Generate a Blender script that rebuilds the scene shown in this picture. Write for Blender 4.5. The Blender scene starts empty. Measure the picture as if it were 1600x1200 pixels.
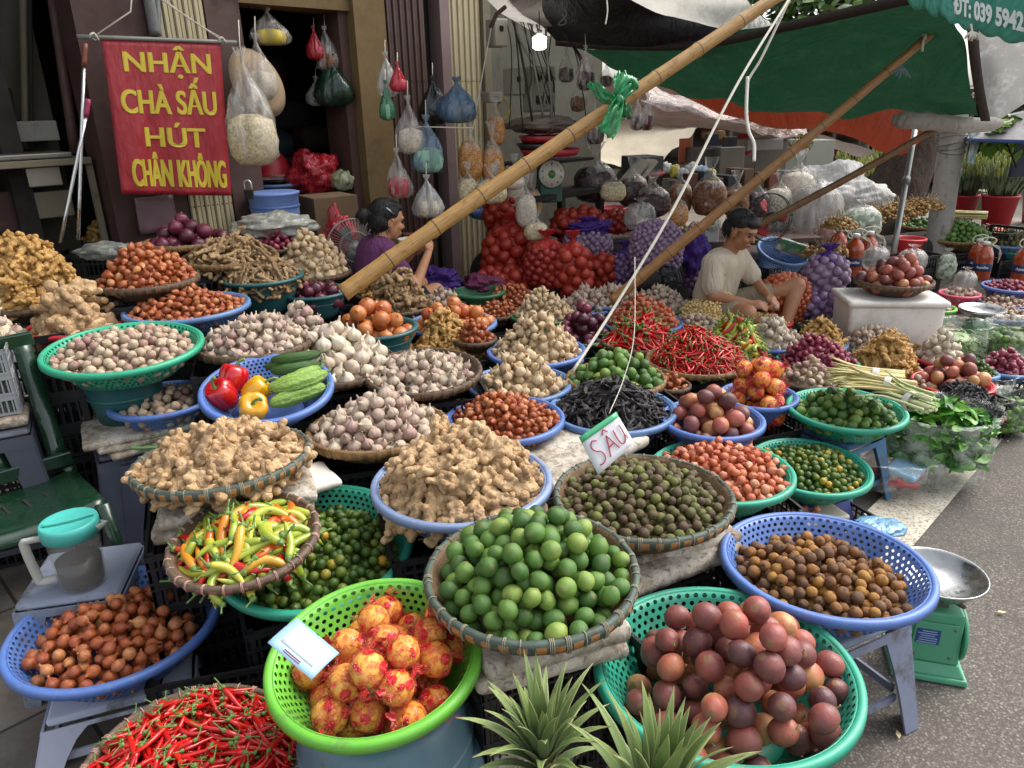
import bpy, math, random
import numpy as np
from mathutils import Vector, Matrix, noise
random.seed(7); RNG = np.random.RandomState(11)
SC = bpy.context.scene
COL = SC.collection
# ------------------------------------------------------------------ camera
F = 1164.0; PIT = math.radians(20.5); ROLL = math.radians(1.5); H = 1.57
fw = Vector((0, math.cos(PIT), -math.sin(PIT))); up0 = Vector((0, math.sin(PIT), math.cos(PIT))); rt0 = Vector((1, 0, 0))
cr, sr = math.cos(ROLL), math.sin(ROLL)
CR = cr*rt0 - sr*up0; CU = sr*rt0 + cr*up0
EYE = Vector((0, 0, H))
cam = bpy.data.cameras.new('camera'); co = bpy.data.objects.new('camera', cam); COL.objects.link(co)
m = Matrix.Identity(4)
for i in range(3):
    m[i][0] = CR[i]; m[i][1] = CU[i]; m[i][2] = -fw[i]; m[i][3] = EYE[i]
co.matrix_world = m
cam.sensor_width = 36; cam.lens = 36*F/1600; cam.clip_start = .05; cam.clip_end = 500
SC.camera = co
# ------------------------------------------------------------------ light
SUN_EL, SUN_AZ = math.radians(52), math.radians(62)      # azimuth measured from +Y towards +X
w = bpy.data.worlds.new('World'); SC.world = w; w.use_nodes = True
nt = w.node_tree; bg = nt.nodes['Background']; sk = nt.nodes.new('ShaderNodeTexSky')
sk.sky_type = 'NISHITA'; sk.sun_disc = False; sk.sun_elevation = SUN_EL; sk.sun_rotation = SUN_AZ
sk.air_density = 1.0; sk.dust_density = 4.0; sk.ozone_density = .6
hs = nt.nodes.new('ShaderNodeHueSaturation'); hs.inputs['Saturation'].default_value = .35
nt.links.new(sk.outputs[0], hs.inputs['Color']); nt.links.new(hs.outputs[0], bg.inputs[0]); bg.inputs[1].default_value = .15
sl = bpy.data.lights.new('sun', 'SUN'); sl.energy = 0.6; sl.angle = math.radians(40); sl.color = (1, .95, .88)
so = bpy.data.objects.new('sun', sl); COL.objects.link(so)
sd = Vector((math.sin(SUN_AZ)*math.cos(SUN_EL), math.cos(SUN_AZ)*math.cos(SUN_EL), math.sin(SUN_EL)))
so.rotation_euler = (-sd).to_track_quat('-Z', 'Y').to_euler(); so.location = sd*30
SC.view_settings.view_transform = 'Standard'; SC.view_settings.look = 'None'; SC.view_settings.gamma = 1
SC.view_settings.exposure = 1.25

def pix(px, py, D):
    return EYE + fw*D + CR*((px-800)/F*D) + CU*(-(py-600)/F*D)
def ray(px, py): return fw + CR*((px-800)/F) + CU*(-(py-600)/F)
def pixz(px, py, z):
    d = ray(px, py); return EYE + d*((z-H)/d.z)
# facade frame: s along the wall, o out of the wall towards the street
FP = Vector((-1.94, 4.5, 0)); FD = Vector((math.sin(math.radians(45)), math.cos(math.radians(45)), 0)); FN = Vector((FD.y, -FD.x, 0))
def W(s, o, z): return FP + FD*s + FN*o + Vector((0, 0, z))
def wpx(px, py, o=0.0):
    d = ray(px, py); t = (o-(EYE-FP).dot(FN))/d.dot(FN); p = EYE+d*t
    return (p-FP).dot(FD), p.z
FROT = math.atan2(FD.y, FD.x)
# ------------------------------------------------------------------ geometry buffer
class G:
    def __init__(s): s.v=[]; s.lc=[]; s.rn=[]; s.f=[]; s.m=[]; s.n=0
    def add(s, V, Fc, mat=0, lc=None, rnd=0.0):
        V = np.asarray(V, float).reshape(-1, 3)
        s.v.append(V); s.lc.append(V.copy() if lc is None else np.asarray(lc, float)); s.rn.append(np.full(len(V), rnd))
        for q in Fc: s.f.append(tuple(int(i)+s.n for i in q)); s.m.append(mat)
        s.n += len(V); return s
    def pack(s):
        if not hasattr(s, 'P') or s.P[5] != s.n:
            V = np.concatenate(s.v); L = np.concatenate(s.lc)
            fl = np.array([i for q in s.f for i in q], np.int64); sz = np.array([len(q) for q in s.f], np.int64)
            s.P = (V, L, fl, sz, np.array(s.m), s.n, np.concatenate(s.rn))
        return s.P
    def merge(s, o, M=None, rnd=None, mat=None):
        V, L, fl, sz, mm, n, rn = o.pack()
        if M is not None:
            A = np.array(M); V = V@A[:3,:3].T + A[:3,3]
        s.v.append(V); s.lc.append(L); s.rn.append(rn if rnd is None else np.full(n, rnd))
        k = 0
        for i, q in enumerate(o.f): s.f.append(tuple(j+s.n for j in q))
        s.m.extend(list(mm) if mat is None else [mat]*len(mm)); s.n += n
        return s
def tomesh(name, V, L, fl, sz, mm, rn, mats, smooth=True):
    me = bpy.data.meshes.new(name)
    me.vertices.add(len(V)); me.vertices.foreach_set('co', V.astype(np.float32).ravel())
    me.loops.add(len(fl)); me.loops.foreach_set('vertex_index', fl.astype(np.int32))
    me.polygons.add(len(sz)); st = np.concatenate([[0], np.cumsum(sz)[:-1]]).astype(np.int32)
    me.polygons.foreach_set('loop_start', st)
    me.polygons.foreach_set('material_index', mm.astype(np.int32))
    me.update(calc_edges=True)
    me.polygons.foreach_set('use_smooth', np.full(len(sz), bool(smooth)))
    a = me.attributes.new('lc', 'FLOAT_VECTOR', 'POINT'); a.data.foreach_set('vector', L.astype(np.float32).ravel())
    a = me.attributes.new('rnd', 'FLOAT', 'POINT'); a.data.foreach_set('value', rn.astype(np.float32))
    for x in mats: me.materials.append(x)
    return me
def gmesh(name, g, mats, smooth=True):
    V, L, fl, sz, mm, n, rn = g.pack()
    return tomesh(name, V, L, fl, sz, mm, rn, mats if isinstance(mats, (list, tuple)) else [mats], smooth)
def tag(o, label=None, cat=None, group=None, kind=None):
    if label: o['label'] = label
    if cat: o['category'] = cat
    if group: o['group'] = group
    if kind: o['kind'] = kind
    return o
def empty(name, loc=(0,0,0), rot=None, label=None, cat=None, group=None):
    o = bpy.data.objects.new(name, None); COL.objects.link(o); o.empty_display_size = .05
    o.location = loc
    if rot is not None: o.rotation_euler = rot if not isinstance(rot, Matrix) else rot.to_euler()
    return tag(o, label, cat, group)
def ob(name, g, mats, parent=None, label=None, cat=None, group=None, kind=None, smooth=True, loc=None, rot=None, bevel=0, solid=0, sub=0):
    me = g if isinstance(g, bpy.types.Mesh) else gmesh(name, g, mats, smooth)
    o = bpy.data.objects.new(name, me); COL.objects.link(o)
    if parent: o.parent = parent
    if loc is not None: o.location = loc
    if rot is not None: o.rotation_euler = rot if not isinstance(rot, Matrix) else rot.to_euler()
    if bevel:
        b = o.modifiers.new('b', 'BEVEL'); b.width = bevel; b.segments = 2; b.limit_method = 'ANGLE'; b.angle_limit = .6; b.harden_normals = False
    if solid: b = o.modifiers.new('s', 'SOLIDIFY'); b.thickness = solid; b.offset = 0
    if sub: b = o.modifiers.new('u', 'SUBSURF'); b.levels = sub; b.render_levels = sub
    return tag(o, label, cat, group, kind)
# ------------------------------------------------------------------ shapes
def lathe(prof, n=32, mod=None, close=True, g=None, mat=0, lcf=None, ang=2*math.pi):
    g = g or G(); V=[]; L=[]
    for i, (r, z) in enumerate(prof):
        for j in range(n):
            t = ang*j/n; k = mod(t, i) if mod else 1
            V.append((r*k*math.cos(t), r*k*math.sin(t), z)); L.append((j/n, i/(len(prof)-1), 0))
    Fc = [(i*n+j, i*n+(j+1)%n, (i+1)*n+(j+1)%n, (i+1)*n+j) for i in range(len(prof)-1) for j in range(n)]
    if close:
        if prof[0][0] > 1e-6: Fc.append(tuple(range(n-1, -1, -1)))
        if prof[-1][0] > 1e-6: Fc.append(tuple((len(prof)-1)*n+j for j in range(n)))
    g.add(V, Fc, mat, lc=L if lcf == 'uv' else None); return g
def frames(pts):
    pts = [Vector(p) for p in pts]; T=[]
    for i in range(len(pts)):
        a = pts[max(i-1,0)]; b = pts[min(i+1,len(pts)-1)]; T.append((b-a).normalized())
    n = T[0].orthogonal().normalized(); out=[]
    for i in range(len(pts)):
        n = (n - T[i]*n.dot(T[i])).normalized(); out.append((pts[i], n, T[i].cross(n)))
    return out
def tube(pts, rad, n=8, g=None, mat=0, flat=1.0, lcl=False, caps=True, rnd=0):
    g = g or G(); fr = frames(pts); V=[]; L=[]
    if not hasattr(rad, '__len__'): rad = [rad]*len(pts)
    for i, (p, a, b) in enumerate(fr):
        for j in range(n):
            t = 2*math.pi*j/n; V.append(p + (a*math.cos(t) + b*math.sin(t)*flat)*rad[i]); L.append((math.cos(t), math.sin(t), i/(len(pts)-1)))
    Fc = [(i*n+j, i*n+(j+1)%n, (i+1)*n+(j+1)%n, (i+1)*n+j) for i in range(len(pts)-1) for j in range(n)]
    if caps: Fc += [tuple(range(n-1,-1,-1)), tuple((len(pts)-1)*n+j for j in range(n))]
    g.add(V, Fc, mat, lc=L if lcl else None, rnd=rnd); return g
def box(c, s, rot=0, g=None, mat=0, M=None, taper=0):
    g = g or G(); c = Vector(c); V=[]
    for z in (-1,1):
        k = 1+taper*z
        for x, y in ((-1,-1),(1,-1),(1,1),(-1,1)):
            p = Vector((x*s[0]/2*k, y*s[1]/2*k, z*s[2]/2))
            if rot: p = Matrix.Rotation(rot, 3, 'Z') @ p
            if M is not None: p = M.to_3x3() @ p
            V.append(p+c)
    g.add(V, [(3,2,1,0),(4,5,6,7),(0,1,5,4),(1,2,6,5),(2,3,7,6),(3,0,4,7)], mat); return g
def sphere(c, r, nu=12, nv=8, g=None, mat=0, M=None, fn=None, rnd=0):
    g = g or G(); V=[(0,0,-1)]
    for i in range(1, nv):
        p = math.pi*i/nv - math.pi/2
        for j in range(nu): t = 2*math.pi*j/nu; V.append((math.cos(p)*math.cos(t), math.cos(p)*math.sin(t), math.sin(p)))
    V.append((0,0,1)); V = np.array(V)
    if fn: V = np.array([fn(v) for v in V])
    k = len(V)-1
    Fc = [(0, 1+(j+1)%nu, 1+j) for j in range(nu)]
    for i in range(nv-2):
        for j in range(nu): Fc.append((1+i*nu+j, 1+i*nu+(j+1)%nu, 1+(i+1)*nu+(j+1)%nu, 1+(i+1)*nu+j))
    Fc += [(k, 1+(nv-2)*nu+j, 1+(nv-2)*nu+(j+1)%nu) for j in range(nu)]
    L = V.copy(); r = np.array(r if hasattr(r, '__len__') else (r, r, r)); V = V*r
    if M is not None: V = V@np.array(M.to_3x3()).T
    g.add(V+np.array(c), Fc, mat, lc=L, rnd=rnd); return g
def grid(P, g=None, mat=0, lcuv=True):
    g = g or G(); nu = len(P); nv = len(P[0]); V = [p for r in P for p in r]
    L = [(i/(nu-1), j/(nv-1), 0) for i in range(nu) for j in range(nv)]
    Fc = [(i*nv+j, (i+1)*nv+j, (i+1)*nv+j+1, i*nv+j+1) for i in range(nu-1) for j in range(nv-1)]
    g.add(V, Fc, mat, lc=L if lcuv else None); return g
def catmull(P, t):
    n = len(P)-1; x = t*n; i = min(int(x), n-1); u = x-i
    p1, p2 = P[i], P[i+1]; p0 = P[i-1] if i > 0 else p1*2-p2; p3 = P[i+2] if i+2 <= n else p2*2-p1
    return .5*((2*p1) + (p2-p0)*u + (2*p0-5*p1+4*p2-p3)*u*u + (3*p1-p0-3*p2+p3)*u**3)
def curve(P, k=16): return [catmull([Vector(p) for p in P], i/(k-1)) for i in range(k)]
def sheet(ctrl, nu=30, nv=20, amp=.02, sc=3.0, seed=0, stretch=(1,1,1)):
    C = [[Vector(p) for p in r] for r in ctrl]; P=[]
    for i in range(nu):
        row = [catmull(r, i/(nu-1)) for r in C]; P.append([catmull(row, j/(nv-1)) for j in range(nv)])
    if amp:
        for r in P:
            for p in r:
                q = Vector((p.x*stretch[0], p.y*stretch[1], p.z*stretch[2]))*sc+Vector((seed*7.1,0,0))
                p.z += amp*noise.fractal(q, 1, 2, 3); p.y += amp*.6*noise.noise(q+Vector((9,3,1)))
    return grid(P)
def capsule(p0, r0, p1, r1, g, n=12):
    p0 = Vector(p0); p1 = Vector(p1); sphere(p0, r0, n, 8, g); sphere(p1, r1, n, 8, g); tube([p0, p1], [r0, r1], n, g); return g
def remesh(g, vox, it=3, name='r', fac=.5):
    me = gmesh(name, g, []); o = bpy.data.objects.new(name, me); COL.objects.link(o)
    r = o.modifiers.new('r', 'REMESH'); r.mode = 'VOXEL'; r.voxel_size = vox; r.use_smooth_shade = True
    if it: s_ = o.modifiers.new('s', 'SMOOTH'); s_.factor = fac; s_.iterations = it
    dg = bpy.context.evaluated_depsgraph_get(); dg.update(); e = o.evaluated_get(dg); m2 = e.to_mesh()
    V = np.empty(len(m2.vertices)*3, np.float32); m2.vertices.foreach_get('co', V); V = V.reshape(-1,3).astype(float)
    Fc = [tuple(p.vertices) for p in m2.polygons]; e.to_mesh_clear()
    bpy.data.objects.remove(o); bpy.data.meshes.remove(me)
    return G().add(V, Fc)
def text(name, s, size, mat, parent, M, sx=1.0, bold=.0, extr=.0015, label=None, align='CENTER', shear=0):
    c = bpy.data.curves.new(name, 'FONT'); c.body = s; c.size = size; c.align_x = align; c.offset = bold; c.extrude = extr; c.shear = shear
    o = bpy.data.objects.new(name, c); COL.objects.link(o); dg = bpy.context.evaluated_depsgraph_get(); dg.update()
    me = bpy.data.meshes.new_from_object(o.evaluated_get(dg)); bpy.data.objects.remove(o)
    me.materials.clear(); me.materials.append(mat)
    o = bpy.data.objects.new(name, me); COL.objects.link(o); o.parent = parent
    o.matrix_local = M @ Matrix.Diagonal((sx, 1, 1, 1))
    return o
# ------------------------------------------------------------------ materials
def lin(c):
    if isinstance(c, str): c = tuple(int(c[i:i+2], 16)/255 for i in (0,2,4))
    return tuple(((x+.055)/1.055)**2.4 if x > .04045 else x/12.92 for x in c)
class MT:
    def __init__(s, name, rough=.5, spec=.5, metal=0, coat=0):
        s.m = bpy.data.materials.new(name); s.m.use_nodes = True; s.nt = s.m.node_tree; s.b = s.nt.nodes['Principled BSDF']
        s.b.inputs['Roughness'].default_value = rough; s.b.inputs['Specular IOR Level'].default_value = spec
        s.b.inputs['Metallic'].default_value = metal; s.b.inputs['Coat Weight'].default_value = coat
    def N(s, t, **k):
        n = s.nt.nodes.new('ShaderNode'+t)
        for a, b in k.items(): setattr(n, a, b)
        return n
    def L(s, a, b): s.nt.links.new(a, b)
    def put(s, sock, v):
        if hasattr(v, 'is_linked') or isinstance(v, bpy.types.NodeSocket): s.L(v, sock)
        else: sock.default_value = v
    def math(s, op, a, b=0.0, c=None, clamp=False):
        n = s.N('Math', operation=op, use_clamp=clamp); s.put(n.inputs[0], a); s.put(n.inputs[1], b)
        if c is not None: s.put(n.inputs[2], c)
        return n.outputs[0]
    def lc(s): return s.N('Attribute', attribute_name='lc').outputs['Vector']
    def obj(s): return s.N('TexCoord').outputs['Object']
    def pos(s): return s.N('NewGeometry').outputs['Position']
    def rnd(s):
        a = s.N('Attribute', attribute_name='rnd').outputs['Fac']; return s.math('FRACT', s.math('ADD', a, s.N('ObjectInfo').outputs['Random']))
    def off(s, vec):          # shift texture space by the random of the item
        v = s.N('VectorMath', operation='ADD'); s.L(vec, v.inputs[0]); c = s.N('CombineXYZ'); r = s.math('MULTIPLY', s.rnd(), 37.0)
        for i in range(3): s.L(r, c.inputs[i])
        s.L(c.outputs[0], v.inputs[1]); return v.outputs[0]
    def noise(s, vec, scale, detail=3, rough=.55, dist=0):
        n = s.N('TexNoise'); n.inputs['Scale'].default_value = scale; n.inputs['Detail'].default_value = detail
        n.inputs['Roughness'].default_value = rough; n.inputs['Distortion'].default_value = dist
        if vec is not None: s.L(vec, n.inputs['Vector'])
        return n.outputs['Fac']
    def vor(s, vec, scale, rand=1.0, feature='F1', out='Distance'):
        n = s.N('TexVoronoi', feature=feature); n.inputs['Scale'].default_value = scale; n.inputs['Randomness'].default_value = rand
        if vec is not None: s.L(vec, n.inputs['Vector'])
        return n.outputs[out]
    def ramp(s, fac, stops, interp='LINEAR'):
        n = s.N('ValToRGB'); e = n.color_ramp.elements; n.color_ramp.interpolation = interp
        while len(e) < len(stops): e.new(.5)
        for i, (p, c) in enumerate(stops):
            e[i].position = p; c = lin(c) if (isinstance(c, str)) else c; e[i].color = (*c[:3], 1) if len(c) < 4 else c
        s.put(n.inputs[0], fac); return n.outputs[0]
    def mix(s, fac, a, b, bt='MIX'):
        n = s.N('Mix', data_type='RGBA', blend_type=bt)
        s.put(n.inputs[0], fac); 
        for k, v in ((6, a), (7, b)):
            if isinstance(v, str): v = lin(v)
            if isinstance(v, tuple): v = (*v[:3], 1)
            s.put(n.inputs[k], v)
        return n.outputs[2]
    def mapr(s, v, a, b, c=0.0, d=1.0):
        n = s.N('MapRange'); n.interpolation_type = 'SMOOTHSTEP'; s.put(n.inputs[0], v)
        for i, x in enumerate((a,b,c,d)): n.inputs[i+1].default_value = x
        return n.outputs[0]
    def base(s, c):
        if isinstance(c, str): c = lin(c)
        if isinstance(c, tuple): c = (*c[:3], 1)
        s.put(s.b.inputs['Base Color'], c); return s
    def bump(s, h, st=.3, dist=.01):
        n = s.N('Bump'); n.inputs['Strength'].default_value = st; n.inputs['Distance'].default_value = dist; s.L(h, n.inputs['Height']); s.L(n.outputs[0], s.b.inputs['Normal']); return s
    def sep(s, v):
        n = s.N('SeparateXYZ'); s.L(v, n.inputs[0]); return n.outputs
    def scl(s, v, x, y, z):
        n = s.N('Mapping'); s.L(v, n.inputs[0]); n.inputs['Scale'].default_value = (x,y,z); return n.outputs[0]
    def alpha(s, a): s.put(s.b.inputs['Alpha'], a); return s

def item(name, stops, mott=.25, msc=2.5, rough=.45, spot=None, bsc=0, bst=.2, coat=0, spec=.5, sptsc=14, sptth=.25, scar=None):
    t = MT(name, rough, spec, coat=coat); v = t.off(t.lc())
    f = t.math('ADD', t.math('MULTIPLY', t.math('SUBTRACT', t.noise(v, msc, 3), .5), mott*2.4), t.rnd())
    c = t.ramp(f, stops)
    if spot: c = t.mix(t.mapr(t.noise(v, sptsc, 2, .7), .62+.1*(1-sptth), .75, 0, .8), c, spot)
    if scar:
        nv = t.N('VectorMath', operation='NORMALIZE'); t.L(t.lc(), nv.inputs[0]); zz = t.sep(nv.outputs[0])[2]; c = t.mix(t.mapr(zz, .955, .975, 0, .85), c, scar); c = t.mix(t.mapr(zz, -.90, -.99, 0, .5), c, scar)
    t.base(c)
    if bsc: t.bump(t.noise(v, bsc, 3, .6), bst, .02)
    return t.m
def stripes(name, stops, streak, k=7, amt=.5, rough=.5, bst=.25, mott=.2, root=None, msc=2.0, coat=0):
    """skins with lines running from root to tip"""
    t = MT(name, rough, coat=coat); l = t.lc(); x, y, z = t.sep(l); a = t.math('ARCTAN2', y, x)
    v = t.off(l)
    f = t.math('ADD', t.math('MULTIPLY', t.math('SUBTRACT', t.noise(v, msc, 3), .5), mott*2.4), t.rnd())
    c = t.ramp(f, stops)
    cv = t.N('CombineXYZ'); t.L(t.math('MULTIPLY', a, k), cv.inputs[0]); t.L(t.math('MULTIPLY', z, .8), cv.inputs[1]); t.L(t.math('MULTIPLY', t.rnd(), 20), cv.inputs[2])
    st = t.noise(cv.outputs[0], 1.0, 3, .6)
    c = t.mix(t.mapr(st, .5, .68, 0, amt), c, streak)
    if root: c = t.mix(t.mapr(z, -.62, -.95, 0, .8), c, root)
    t.base(c).bump(st, bst, .03); return t.m
def plain(name, col, rough=.5, var=.12, sc=6, bump=0, bsc=40, dirt=None, metal=0, coat=0, dsc=3, dth=.55, spec=.5):
    t = MT(name, rough, spec, metal=metal, coat=coat); p = t.pos(); c = lin(col) if isinstance(col, str) else col
    f = t.noise(p, sc, 4)
    o = t.mix(f, tuple(x*(1-var) for x in c), tuple(min(1, x*(1+var)) for x in c))
    if dirt: o = t.mix(t.mapr(t.noise(p, dsc, 6, .7), dth, dth+.16, 0, .75), o, dirt)
    t.base(o)
    rr = t.mapr(t.noise(p, sc*3, 3), .3, .7, max(0, rough-.1), min(1, rough+.12)); t.L(rr, t.b.inputs['Roughness'])
    if bump: t.bump(t.noise(p, bsc, 4), bump, .01)
    return t.m
MC = {}
def basketmat(col, holes=True, cols=66, rows=7):
    key = (col, holes)
    if key in MC: return MC[key]
    t = MT('plastic_'+('perforated' if holes else 'solid'), .42); p = t.pos(); c = lin(col)
    f = t.noise(p, 9, 4); o = t.mix(f, tuple(x*.86 for x in c), tuple(min(1, x*1.12) for x in c))
    g_ = sum(c)/3; o = t.mix(t.mapr(t.noise(p, 45, 5, .75), .5, .74, 0, .5), o, (g_*.9+.04,)*3)
    o = t.mix(t.mapr(t.noise(p, 14, 5, .7), .54, .74, 0, .5), o, (.09,.075,.06))
    t.base(o); t.bump(t.noise(p, 160, 2), .06, .002)
    if holes:
        l = t.lc(); u, v, _ = t.sep(l); y = t.math('MULTIPLY', v, rows); row = t.math('FLOOR', y)
        x = t.math('ADD', t.math('MULTIPLY', u, cols), t.math('MULTIPLY', t.math('MODULO', row, 2.0), .5))
        dx = t.math('SUBTRACT', t.math('FRACT', x), .5); dy = t.math('SUBTRACT', t.math('FRACT', y), .5)
        d = t.math('SQRT', t.math('ADD', t.math('POWER', t.math('ABSOLUTE', dx), 2), t.math('MULTIPLY', t.math('POWER', t.math('ABSOLUTE', dy), 2), .8)))
        ok = t.math('MULTIPLY', t.math('GREATER_THAN', v, .004), t.math('LESS_THAN', v, .996))
        a = t.math('SUBTRACT', 1, t.math('MULTIPLY', t.math('LESS_THAN', d, .27), ok)); t.alpha(a)
    MC[key] = t.m; return t.m
def weave(name, c1, c2, nu=60, nv=16, rough=.75):
    t = MT(name, rough); l = t.lc(); u, v, _ = t.sep(l)
    cv = t.N('CombineXYZ'); t.L(t.math('MULTIPLY', u, nu), cv.inputs[0]); t.L(t.math('MULTIPLY', v, nv), cv.inputs[1])
    b = t.N('TexBrick'); b.offset = .5; t.L(cv.outputs[0], b.inputs['Vector']); b.inputs['Scale'].default_value = 1
    b.inputs['Mortar Size'].default_value = .09; b.inputs['Mortar Smooth'].default_value = .8; b.inputs['Brick Width'].default_value = 1.6; b.inputs['Row Height'].default_value = .5
    b.inputs['Color1'].default_value = (*lin(c1),1); b.inputs['Color2'].default_value = (*lin(c2),1); b.inputs['Mortar'].default_value = (.012,.009,.006,1)
    n = t.noise(t.pos(), 30, 5, .7); t.base(t.mix(.55, b.outputs['Color'], t.ramp(n, [(.3,'2a2018'),(.7,'a8875c')]), 'MULTIPLY') if False else t.mix(t.mapr(n,.35,.75,0,.5), b.outputs['Color'], '3a2c20'))
    t.bump(b.outputs['Fac'], -.8, .006); return t.m
def film(name, tint, dens=.35, rough=.18, white=.5, st=.3, fs=16):
    """thin plastic bag"""
    t = MT(name, rough, .8); p = t.obj(); n = t.noise(t.scl(p, 1, 1, st), fs, 3, .6, .6); c = lin(tint)
    t.base(t.mix(n, tuple(x*.7 for x in c), tuple(min(1, x*1.25) for x in c)))
    t.alpha(t.mapr(n, .35, .7, max(0, dens-.2), min(1, dens+.25))); t.bump(n, .7, .03); return t.m
# ------------------------------------------------------------------ produce: one mesh per variant
R_ = random.Random(3)
def g_lathe(prof, nu, lob=0, amp=0, lo=1, hi=99, seed=0):
    r = random.Random(seed); ph = r.random()*6; w = [r.uniform(.6,1.3) for _ in range(12)]
    def mod(t, i):
        if not amp or i < lo or i > hi: return 1
        return 1-amp*w[int(t*lob/6.2832)%12]*(1-abs(math.sin(t*lob/2+ph)))**2.2
    return lathe(prof, nu, mod, close=False)
GAR = [(0,-.38),(.13,-.41),(.3,-.38),(.44,-.26),(.51,-.06),(.49,.1),(.39,.26),(.22,.38),(.11,.48),(.075,.62),(.07,.74),(.05,.8),(0,.81)]
GAR_L = [(0,-.4),(.34,-.36),(.51,-.05),(.4,.25),(.12,.46),(.06,.75),(0,.76)]
CLV = [(0,-.4),(.2,-.42),(.38,-.3),(.48,-.05),(.45,.15),(.32,.32),(.15,.43),(.07,.55),(.03,.62),(0,.62)]
CLV_L = [(0,-.42),(.38,-.3),(.48,0),(.32,.3),(.06,.52),(0,.55)]
SHA = [(0,-.5),(.09,-.5),(.24,-.43),(.4,-.24),(.46,0),(.42,.2),(.28,.38),(.15,.48),(.08,.58),(.09,.7),(.05,.74),(0,.72)]
SHA_L = [(0,-.5),(.26,-.42),(.46,-.02),(.32,.34),(.09,.55),(.07,.7),(0,.7)]
ONI = [(0,-.44),(.08,-.46),(.25,-.42),(.42,-.27),(.5,-.02),(.46,.2),(.33,.37),(.17,.44),(.07,.49),(.045,.55),(.03,.58),(0,.57)]
def ell(nu, nv, sx=1, sz=1, nub=0, wob=0, seed=0):
    def fn(v):
        k = .5*(1+wob*noise.noise(Vector(v)*1.7+Vector((seed*3.3,0,0)))); z = v[2]*k*sz
        if nub and v[2] > .9: z += nub*(v[2]-.9)*10*.5
        return (v[0]*k*sx, v[1]*k*sx, z)
    return sphere((0,0,0), 1, nu, nv, fn=fn)
def ginger(seed, vox, long=False):
    r = random.Random(seed); g = G(); n = 5 if not long else 6; a = r.uniform(-.5,.5); p = Vector((-.42,0,0)); hd = a; pts=[]
    for i in range(n):
        rad = r.uniform(.105,.155) if not long else r.uniform(.075,.1)
        pts.append((p.copy(), rad)); hd += r.uniform(-.55,.55)*(.45 if long else 1); p = p+Vector((math.cos(hd), math.sin(hd), r.uniform(-.2,.2)))*.2
    for (q, rad) in pts: sphere(q, (rad*1.08, rad*1.08, rad*.85), 10, 7, g)
    for i in range(n-1): capsule(pts[i][0], pts[i][1]*.78, pts[i+1][0], pts[i+1][1]*.78, g, 10)
    for k in range(r.randint(8,11) if not long else 2):
        q, rad = r.choice(pts); d = Vector((r.uniform(-1,1), r.uniform(-1,1), r.uniform(-.35,.5))).normalized(); l = r.uniform(.13,.24)
        capsule(q, rad*.6, q+d*l, r.uniform(.075,.11)*(.8 if long else 1), g, 10)
    return remesh(g, vox, 5 if vox < .05 else 2)
def chil(seed, rad=.07, n=8, k=9, stem=.3, bend=.35, blunt=False):
    r = random.Random(seed); b = r.uniform(-bend, bend); c = r.uniform(-bend, bend)*.6; g = G()
    pt = lambda t: Vector((t-.5, b*(t-.5)**2*2+.05*math.sin(t*5+seed), c*(t-.5)**2))
    P = [pt(i/(k-1)) for i in range(k)]
    Rr = [rad*(min(1, .55+t*3) if t < .15 else 1)*(1-(t**(3.5 if blunt else 2.0)))**.75+.004 for t in [i/(k-1) for i in range(k)]]
    tube(P, Rr, n, g, 0, lcl=True)
    if stem:
        a = P[0]; s = r.uniform(-.5,.5); tube([a+Vector((.05,0,0)), a+Vector((-.02,0,0)), a+Vector((-.07,.02*s,0)), a+Vector((-stem*.6,s*.12,.05)), a+Vector((-stem,s*.3,.1))], [rad*.82, rad*.8, rad*.3, rad*.2, rad*.25], 6, g, 1)
    return g
def pod(seed):
    r = random.Random(seed); b = r.uniform(-.9,.9); k = 10; g = G()
    P = [Vector((t-.5, b*(t-.5)**2, .05*math.sin(t*9+seed)+r.uniform(-.01,.01))) for t in [i/(k-1) for i in range(k)]]
    tube(P, [.02+.085*math.sin(math.pi*min(1,max(0,.08+t*.9)))*(1+.12*math.sin(t*40)) for t in [i/(k-1) for i in range(k)]], 6, g, 0, flat=.28); return g
def leafg(seed, l=1, wd=.22, k=7):
    r = random.Random(seed); b = r.uniform(-.5,.3); P=[]
    for i in range(k):
        t = i/(k-1); w_ = wd*math.sin(math.pi*t**.8)+.004; x = t-.5; z = b*(x*x)+.04*math.sin(6*t+seed)
        P.append([Vector((x,-w_,z+.25*w_)), Vector((x,0,z)), Vector((x,w_,z+.25*w_))])
    return grid(P)
def wrapg(seed):
    r = random.Random(seed); s = Vector((seed*5.1, 0, 0))
    def fn(v):
        q = Vector(v); n = abs(noise.noise(q*2.2+s))*.16+abs(noise.noise(q*5+s))*.14; k = .5*(.99+n); return (v[0]*k, v[1]*k, v[2]*k)
    g = sphere((0,0,0), 1, 34, 22, fn=fn)
    for sg in (-1,1):
        a = r.uniform(-.5,.5); P=[]
        for i in range(7):
            t = i/6; row=[]
            for j in range(21):
                th = 2*math.pi*j/20; rr = (.30-.40*t if t < .5 else .10+.62*(t-.5))*(1+.4*math.sin(6*th+seed+i*.6))
                row.append(Vector((sg*(.40+.36*t), rr*math.cos(th), rr*math.sin(th)*.5+a*t*.3)))
            P.append(row)
        grid(P, g, lcuv=False)
    return g
KIND = {}
def kind(nm, hi, lo, mats, cat, orient='any', child=None, cap=300):
    KIND[nm] = dict(hi=hi, lo=lo, mats=mats if isinstance(mats, list) else [mats], cat=cat, orient=orient, pl=[], child=child, cap=cap)
m_stem = plain('green_stem', '62803c', .5); m_drystem = plain('dry_stem', '8d7b55', .8)
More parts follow.
